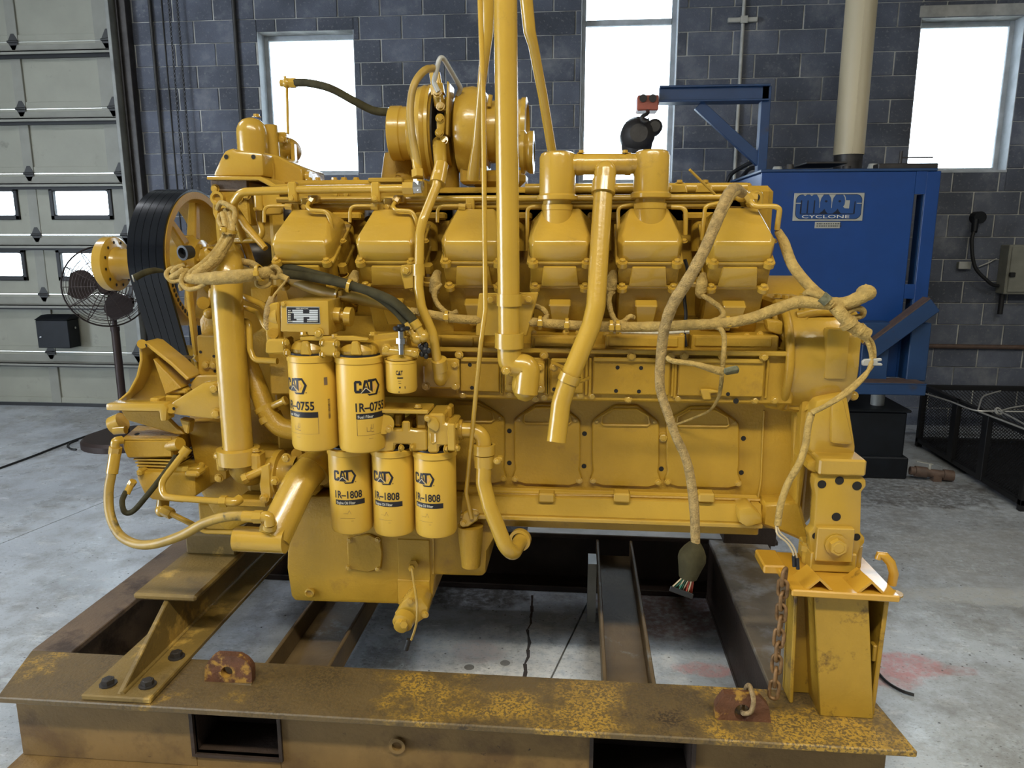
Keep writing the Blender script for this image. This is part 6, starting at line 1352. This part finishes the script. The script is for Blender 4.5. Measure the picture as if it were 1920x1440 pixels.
# ---- water pump, riser pipe and the big lower pipe
wpx = P(436, 700, 2.38).x
wp = e('water_pipe', M().pipe([(P(431, 480, 2.60).x, 2.60, Z(478, 2.60)), (wpx, 2.40, Z(500, 2.40)), (wpx, 2.38, Z(560, 2.38)), (wpx, 2.38, Z(866, 2.38))], .0505, .06, 28), YEL)
obj('pipe_flange', M().lathe((wpx, 2.38, 0), (0, 0, 1), [(Z(890, 2.33), .05), (Z(890, 2.33), .070), (Z(862, 2.33), .072), (Z(860, 2.33), .052)], 32).pbox(404, 859, 424, 886, 2.34, .06, .008).pbox(468, 851, 486, 884, 2.34, .06, .008), YEL, wp)
for x, y in ((410, 857), (480, 846)): eb(x, y, 2.36, .012, wp, (0, 0, 1))
pmp = e('water_pump', M().lathe((wpx + .02, 2.42, 0), (0, 0, 1), [(Z(934, 2.36), 0), (Z(932, 2.36), .03), (Z(922, 2.36), .055), (Z(908, 2.36), .070), (Z(888, 2.36), .075)], 28).box(wpx - .02, wpx + .25, 2.45, 2.75, Z(945, 2.45), Z(860, 2.45), .02), YELM)
for x, y in ((411, 896), (409, 855)): eb(x, y, 2.37, .012, pmp)
obj('pump_stay', M().cyl(P(458, 897, 2.33), P(504, 876, 2.36), .015, n=14).hexn(P(455, 899, 2.32), P(464, 895, 2.325), .018), YEL, pmp)
obj('pump_flange', M().poly([(486, 908), (490, 875), (505, 868), (509, 935), (490, 940)], 2.33, .02, .004), YEL, pmp); eb(496, 934, 2.33, .013, pmp)
obj('pump_base', M().pbox(440, 938, 500, 952, 2.36, .10, .006), YELM, pmp)
obj('pump_neck', M().lathe((0, 2.42, P(530, 890, 2.42).z), (1, 0, 0), [(P(505, 890, 2.42).x, .06), (P(520, 890, 2.42).x, .066), (P(520, 890, 2.42).x, .088), (P(530, 890, 2.42).x, .088), (P(532, 890, 2.42).x, .07), (P(560, 890, 2.42).x, .07)], 30), YEL, pmp)
for x, y in ((537, 858), (516, 901)): eb(x, y, 2.33, .012, pmp)
lp = e('lower_pipe', M().pipe(ptup([(600, 862, 2.44), (562, 905, 2.34), (512, 1010, 2.21)]), .056, .10, 28), YEL)
obj('pipe_header', M().cyl(P(443, 1010, 2.20), P(536, 1014, 2.20), .041, n=28, b=.006), YEL, lp)
obj('port_boss', M().cyl(P(506, 990, 2.17), P(506, 982, 2.165), .022, n=18), YEL, lp)
obj('pipe_ring', M().lathe(P(585, 884, 2.40), P(600, 866, 2.44) - P(585, 884, 2.40), [(0, .05), (0, .066), (.02, .066), (.02, .05)], 28), YELM, lp)
bp2 = e('bypass_pipe', M().pipe(ptup([(455, 655, 2.47), (468, 690, 2.47), (500, 770, 2.42), (522, 802, 2.41), (560, 808, 2.41)]), .034, .10, 20), YELM)
obj('pipe_clamp', M().lathe(P(503, 774, 2.425), P(512, 792, 2.42) - P(503, 774, 2.425), [(-.026, .034), (-.026, .0395), (-.010, .0395), (-.008, .036), (.006, .036), (.010, .0405), (.030, .0405), (.030, .034)], 26), YEL, bp2)
obj('clamp_bolt', M().cyl(P(513, 760, 2.40), P(536, 750, 2.38), .012, n=12).cyl(P(533, 752, 2.38), P(537, 750, 2.38), .016, n=12), YEL, bp2)
e('sump_front', M().pbox(520, 938, 640, 1010, 2.50, .30, .01), YELM)
e('case_bolt_boss', M().cyl(P(556, 850, 2.42), P(556, 850, 2.50), .018, n=14), YELM)

# ---- flywheel housing and rear foot
FZ = P(1540, 676, 2.5).z; xh0, xh1 = P(1493, 676, 2.38).x, P(1614, 676, 2.40).x; HYc, HR = 2.56, .185
fwh = e('flywheel_housing', M().lathe((0, HYc, FZ), (1, 0, 0), [(xh0 - .03, .08), (xh0 - .028, HR * .92), (xh0 - .01, HR * .97), (xh0 + .01, HR), (xh0 + .08, HR * 1.0), (xh1 - .035, HR * .97), (xh1 - .01, HR * .92), (xh1 - .002, HR * .84), (xh1, .0)], 56), YEL)
obj('housing_core', M().lathe((0, 3.0, FZ - .25), (1, 0, 0), [(xh0 - .06, .0), (xh0 - .06, .48), (xh0, .50), (xh1 - .04, .50), (xh1 - .01, .47), (xh1 - .01, 0)], 48), YELM, fwh)
obj('housing_pad', M().pbox(1548, 616, 1592, 712, 2.372, .05, .010, 2), YEL, fwh)
obj('housing_step', M().pbox(1583, 630, 1614, 692, 2.385, .06, .008, 2), YEL, fwh)
obj('housing_lip', M().tube([V((xh0 - .02, HYc - HR * 1.0 * cos(t), FZ + HR * 1.0 * sin(t))) for t in [-.9 + .2 * i for i in range(11)]], .014, 8), YELM, fwh)
obj('housing_wall', M().poly([(1432, 658), (1484, 664), (1492, 600), (1520, 588), (1530, 760), (1500, 775), (1432, 765)], 2.44, .10, .010), YELM, fwh)
obj('wall_rib', M().tube(ptup([(1450, 588, 2.50), (1462, 620, 2.46), (1478, 650, 2.44), (1484, 690, 2.43), (1480, 740, 2.43), (1472, 765, 2.44)]), .010, 8), YELM, fwh)
for x, y in ((1450, 692), (1444, 721), (1452, 750)): eb(x, y, 2.44, .006, fwh)
for i in range(4): eb(1458 + 14 * i, 558 + 2 * i, 2.55, .012, fwh, (0, 0, 1))
obj('rear_deck', M().pbox(1448, 562, 1530, 600, 2.52, .30, .01), YELM, fwh)
obj('housing_cap', M().tube(ptup([(1495, 592, 2.46), (1530, 584, 2.45), (1570, 584, 2.46), (1600, 592, 2.5)]), .016, 10), YELM, fwh)
obj('speed_sensor', M().cyl(P(1519, 755, 2.44), P(1520, 772, 2.42), .020, n=16), YEL, fwh)
obj('head_bracket', M().poly([(1436, 598), (1470, 602), (1468, 630), (1440, 622)], 2.42, .05, .010, 2), YELM, fwh)
eb(1600, 742, 2.5, .012, fwh); eb(1617, 636, 2.46, .010, fwh, (1, 0, 0))
rf = e('rear_support', M().poly([(1530, 750), (1590, 738), (1602, 812), (1606, 838), (1605, 860), (1530, 862), (1516, 842), (1520, 790)], 2.36, .30, .016, 2), YEL)
obj('support_neck', M().poly([(1508, 690), (1545, 700), (1540, 870), (1514, 860), (1500, 960), (1490, 960), (1500, 800)], 2.42, .30, .012, 2), YELM, rf)
obj('support_rib', M().poly([(1560, 752), (1582, 748), (1600, 826), (1598, 836), (1558, 832)], 2.345, .04, .010, 2), YEL, rf)
obj('support_block', M().pbox(1536, 862, 1625, 893, 2.285, .20, .006), YEL, rf)
obj('block_shoulder', M().poly([(1514, 866), (1540, 862), (1540, 892), (1522, 885), (1512, 880)], 2.32, .16, .010, 2), YELM, rf)
mp_ = obj('mount_plate', M().poly([(1528, 895), (1536, 891), (1612, 892), (1624, 900), (1625, 912), (1616, 922), (1614, 1000), (1622, 1008), (1622, 1018), (1612, 1030), (1605, 1052), (1522, 1050), (1518, 1010), (1516, 1000), (1526, 990), (1529, 930), (1526, 910)], 2.30, .05, .006, 2), YEL, rf)
for x, y, r_ in ((1541, 908, .0135), (1574, 901, .0135), (1607, 911, .0145), (1568, 969, .0140), (1530, 1005, .012), (1606, 1007, .012)): hole(P(x, y, 2.299), FRONT, r_, rf)
obj('clamp_plate', M().pbox(1531, 991, 1601, 1054, 2.275, .026, .003), YEL, rf)
bolt(P(1568, 1022, 2.272), FRONT, .026, rf)
obj('jack_screw', M().cyl((P(1516, 1040, 2.36).x, 2.36, tpz(P(1516, 1040, 2.36).x - .03) + .001), (P(1516, 1020, 2.36).x, 2.36, Z(1015, 2.36, 1516)), .020, n=14).hexn((P(1516, 1020, 2.36).x, 2.36, Z(1030, 2.36, 1516)), (P(1516, 1020, 2.36).x, 2.36, Z(1020, 2.36, 1516)), .030), YEL, rf)
obj('jack_screw', M().cyl((P(1602, 1045, 2.36).x, 2.36, tpz(P(1602, 1045, 2.36).x - .03) + .001), (P(1602, 1045, 2.36).x, 2.36, Z(1022, 2.36, 1602)), .022, n=14), YEL, rf)
obj('foot_column', M().box(P(1518, 1030, 2.31).x, P(1604, 1030, 2.31).x, 2.29, 2.43, tpz(P(1518, 1030, 2.31).x - .02) + .0008, Z(1000, 2.36), .004), YEL, rf)
obj('support_web', M().poly([(1432, 945), (1500, 940), (1512, 985), (1524, 1000), (1520, 1022), (1470, 1000), (1428, 986)], 2.42, .10, .010), YELM, rf)
obj('pan_end_block', M().poly([(1385, 956), (1410, 950), (1428, 966), (1430, 982), (1400, 990), (1386, 980)], 2.38, .10, .010, 2), YEL, rf)
obj('back_web', M().poly([(1490, 775), (1512, 770), (1516, 880), (1506, 990), (1488, 960)], 2.46, .30, .010), YELM, rf)
e('rear_case', M().box(P(1440, 850, 2.52).x, xh1 - .12, 2.56, 3.44, Z(985, 2.5), Z(770, 2.5), .02), YELM)
# side foot standing on the left end beam
e('front_foot', M().box(-1.44, -1.30, 2.58, 3.42, .70, .82, .01), YELM)

# ---- wiring harness
def loom(name, pts, r, m=HARN, n=10, wob=.05, parent=None, label=None): return e(name, M().tube(ptup(pts), r, n, 7, wob), m, label, parent)
def tie(x, y, Y, dx, dy, r, parent):
    a_ = P(x, y, Y); d_ = P(x + dx, y + dy, Y) - a_
    obj('cable_tie', M().lathe(a_, d_, [(-.005, r), (-.005, r + .005), (.005, r + .005), (.005, r)], 14).box(a_.x - .008, a_.x + .008, a_.y - r - .012, a_.y - r + .002, a_.z - .008, a_.z + .008, .002), YEL, parent)
mh = loom('main_harness', [(770, 583, 2.31), (800, 588, 2.31), (850, 597, 2.30), (898, 600, 2.32), (950, 600, 2.36), (1000, 604, 2.32), (1060, 609, 2.31), (1120, 612, 2.32), (1180, 613, 2.31), (1240, 612, 2.28), (1300, 609, 2.28), (1360, 606, 2.28), (1410, 596, 2.28), (1460, 578, 2.28), (1500, 566, 2.28), (1545, 568, 2.27), (1580, 570, 2.27), (1612, 558, 2.26), (1632, 543, 2.26)], [.012, .013, .014, .014, .014, .014, .0155, .0155, .016, .016, .016, .016, .017, .018, .0185, .020, .020, .021, .022], wob=.04)
e('harness_tail', M().ball(P(1624, 549, 2.26), .024, (1.2, 1, 1.0)), HARN, parent=mh)
for x, y, r_ in ((838, 594, .0145), (1013, 605, .0165), (1063, 609, .0165), (1146, 613, .0165), (1158, 613, .0165), (1364, 606, .0175), (1503, 566, .020)): tie(x, y, 2.295, 6, 0, r_, mh)
loom('harness_branch', [(1459, 434, 2.44), (1470, 455, 2.40), (1485, 495, 2.36), (1510, 528, 2.32), (1535, 552, 2.28), (1562, 574, 2.26)], [.012, .0155, .0165, .0165, .0165, .015], wob=.03)
e('bellow_connector', M().cyl(P(1565, 575, 2.26), P(1592, 606, 2.25), .019, n=16).cyl(P(1588, 603, 2.25), P(1594, 610, 2.25), .026, n=16).cyl(P(1594, 609, 2.25), P(1626, 628, 2.26), .020, n=16, b=.003).cyl(P(1608, 617, 2.255), P(1613, 621, 2.255), .023, n=16), HARN)
loom('harness_branch', [(1510, 552, 2.28), (1516, 548, 2.27), (1540, 556, 2.26), (1560, 568, 2.25)], .0095)
e('green_tape', M().cyl(P(1540, 556, 2.262), P(1552, 566, 2.258), .0185, n=14), TAPE, label='worn green tape on the harness')
loom('harness_branch', [(1590, 585, 2.27), (1605, 578, 2.27), (1618, 582, 2.28), (1616, 592, 2.29), (1600, 596, 2.29)], .009)
loom('sensor_lead', [(1623, 627, 2.26), (1636, 645, 2.27), (1639, 670, 2.27), (1632, 690, 2.26), (1608, 715, 2.22), (1575, 742, 2.18), (1545, 762, 2.18), (1522, 772, 2.20)], .0065, wob=.03)
loom('sensor_lead', [(1620, 629, 2.26), (1629, 648, 2.26), (1634, 675, 2.26), (1624, 702, 2.23), (1598, 730, 2.18), (1566, 752, 2.16), (1524, 774, 2.19)], .0065, wob=.03)
e('lead_clip', M().poly([(1617, 678), (1622, 674), (1654, 672), (1654, 677), (1646, 678), (1646, 681), (1655, 682), (1655, 686), (1618, 686)], 2.255, .012, .002), GALV, label='pale slotted cable clip')
loom('sensor_lead', [(1522, 774, 2.20), (1515, 800, 2.19), (1510, 835, 2.18), (1498, 870, 2.17), (1478, 905, 2.17), (1464, 945, 2.16), (1458, 985, 2.15)], .0105, wob=.03)
for pts in ([(1457, 984, 2.15), (1462, 998, 2.14), (1480, 1015, 2.14), (1490, 1030, 2.14), (1494, 1046, 2.14)], [(1455, 985, 2.15), (1458, 1002, 2.13), (1476, 1018, 2.13), (1486, 1034, 2.13), (1488, 1042, 2.13)]): e('bare_wire', M().tube(ptup(pts), .0028, 6), WHW, label='cream bare wire tail')
for x, y in ((1488, 1042), (1495, 1047)): e('crimp_terminal', M().cyl(P(x, y, 2.135), P(x + 1, y + 20, 2.135), .0055, n=8), BLK)
vh = loom('hanging_harness', [(1392, 362, 2.40), (1378, 354, 2.33), (1366, 364, 2.26), (1350, 400, 2.22), (1320, 470, 2.18), (1290, 525, 2.17), (1262, 570, 2.18), (1247, 612, 2.20), (1241, 650, 2.22), (1237, 700, 2.21), (1239, 735, 2.20), (1252, 775, 2.18), (1266, 815, 2.17), (1286, 860, 2.16), (1296, 905, 2.15), (1302, 960, 2.13), (1304, 1018, 2.12)], [.015, .0165, .017, .0165, .0165, .017, .017, .016, .0155, .0145, .014, .0135, .013, .0135, .014, .0145, .0135], BRAID, 12, .04)
loom('hanging_harness_strand', [(1384, 358, 2.35), (1370, 372, 2.25), (1340, 432, 2.20), (1300, 512, 2.17)], .010, HARN)
e('harness_boot', M().lathe(P(1304, 1016, 2.12), (-.15, 0, -1), [(0, .012), (.004, .018), (.02, .030), (.04, .040), (.055, .042), (.085, .034), (.115, .027), (.118, .0)], 16), HOSE, 'torn black rubber boot at the end of the harness')
pcn = e('plug_connector', M().hexa([P(1254, 1108, 2.12), P(1298, 1124, 2.12), P(1298, 1124, 2.17), P(1254, 1108, 2.17), P(1258, 1098, 2.12), P(1301, 1114, 2.12), P(1301, 1114, 2.17), P(1258, 1098, 2.17)], .002), BLK, 'black plug hanging below the harness boot')
for i in range(12): 
    x_ = 1260 + i * 3.3; obj('wire', M().tube([P(1288 + i * .9, 1072 + (i % 3), 2.12 + .003 * (i % 4)), P(1280 + i * 1.8 - (4 if i < 6 else 0), 1086 + (i % 2) * 3, 2.11 + .004 * (i % 3)), P(x_, 1101 + i * 1.1, 2.125 + .006 * (i % 4))], .0022, 5, 4), (GRN if i < 6 else REDW) if i % 3 else WHW, pcn)
lb = loom('branch_lead', [(1250, 670, 2.21), (1262, 677, 2.20), (1300, 682, 2.20), (1335, 692, 2.21), (1355, 697, 2.22)], [.007, .008, .008, .011, .013])
e('deutsch_connector' if False else 'wire_connector', M().hexa([P(1356, 690, 2.20), P(1382, 684, 2.20), P(1384, 690, 2.24), P(1358, 696, 2.24), P(1358, 702, 2.20), P(1388, 694, 2.20), P(1386, 700, 2.24), P(1360, 704, 2.24)], .004), TAPE, 'worn grey-green connector block')
loom('branch_lead', [(1340, 612, 2.28), (1352, 618, 2.27), (1358, 635, 2.26), (1356, 670, 2.25), (1354, 700, 2.26), (1350, 735, 2.27), (1344, 752, 2.30), (1330, 770, 2.36), (1300, 784, 2.42), (1268, 796, 2.47)], [.008, .008, .0078, .0075, .007, .006, .005, .004, .004, .004], HARN)
e('lead_bracket', M().poly([(1313, 730), (1330, 730), (1348, 733), (1348, 737), (1332, 738), (1334, 750), (1318, 750)], 2.37, .012, .003), YEL)
# front bundle over the pulley
fbm = loom('front_harness', [(425, 395, 2.50), (428, 415, 2.45), (432, 435, 2.40), (420, 462, 2.36), (400, 490, 2.33), (372, 512, 2.31), (350, 522, 2.31)], [.012, .016, .018, .019, .019, .018, .016], wob=.06)
for dx in (-7, 6): loom('harness_strand', [(424 + dx, 400, 2.46), (430 + dx, 432, 2.385), (414 + dx * .8, 463, 2.345), (394 + dx, 490 + dx * .4, 2.32), (362 + dx, 515 + dx * .4, 2.30)], .0085)
loom('harness_strand', [(408, 392, 2.50), (414, 380, 2.48), (428, 385, 2.46), (440, 395, 2.45), (438, 418, 2.42), (430, 432, 2.40)], .0085); loom('harness_strand', [(412, 402, 2.48), (410, 415, 2.45), (418, 428, 2.41), (424, 440, 2.39)], .007)
for x, y, dx, dy in ((428, 431, -2, 8), (398, 478, -8, 6)): tie(x, y, 2.37, dx, dy, .024, fbm)
fh2 = loom('front_harness', [(345, 524, 2.31), (375, 523, 2.28), (410, 521, 2.26), (450, 518, 2.26), (482, 514, 2.28), (510, 510, 2.32), (526, 514, 2.36)], [.013, .019, .021, .021, .020, .018, .014], wob=.05)
loom('harness_strand', [(352, 505, 2.32), (343, 515, 2.30), (340, 530, 2.29), (352, 542, 2.28), (370, 540, 2.27), (386, 532, 2.27)], .0075); loom('harness_strand', [(338, 500, 2.33), (318, 505, 2.32), (312, 516, 2.31), (322, 527, 2.31), (338, 525, 2.31)], .0075)
loom('harness_strand', [(347, 497, 2.32), (332, 502, 2.31), (322, 512, 2.31)], .008); loom('harness_strand', [(322, 520, 2.31), (335, 512, 2.30), (345, 505, 2.31)], .010); loom('harness_strand', [(340, 545, 2.30), (338, 535, 2.30), (345, 528, 2.30)], .006)
loom('harness_strand', [(455, 490, 2.44), (475, 495, 2.40), (490, 506, 2.35), (505, 510, 2.33)], .011); loom('harness_strand', [(480, 522, 2.29), (482, 535, 2.29), (495, 538, 2.30), (506, 532, 2.31), (508, 520, 2.32)], .006)
loom('harness_strand', [(505, 505, 2.31), (515, 500, 2.30), (524, 508, 2.30), (520, 520, 2.30), (508, 518, 2.30)], .0075); tie(487, 512, 2.28, 8, -2, .022, fh2)
sc_ = e('sensor_connector', M().cyl(P(523, 516, 2.30), P(540, 524, 2.30), .010, n=10), HARN); loom('sensor_wire', [(538, 524, 2.30), (525, 540, 2.29), (515, 552, 2.28), (510, 562, 2.27)], .004, n=6); loom('sensor_lead', [(510, 558, 2.27), (502, 580, 2.25), (500, 605, 2.25), (502, 618, 2.25)], [.010, .011, .010, .007], BRAID)
cn = e('camera_like_plug' if False else 'round_connector', M().lathe(P(358, 472, 2.33), (-.35, -1, -.1), [(0, .02), (.035, .024), (.036, .017), (.02, .015), (.02, 0)], 20), BLK, 'black round connector with an open socket')
ce = e('cut_hose_end', M().tube(ptup([(306, 508, 2.42), (290, 507, 2.40), (272, 511, 2.37), (252, 521, 2.35)]), [.006, .010, .011, .0115], 10), HOSE, 'dark cut hose end lying over the belts')
obj('hose_core', M().lathe(P(251, 522, 2.35), (-.9, -.5, -.2), [(0, .0125), (.004, .012), (.004, .007), (0, .006)], 14), GALV, ce)
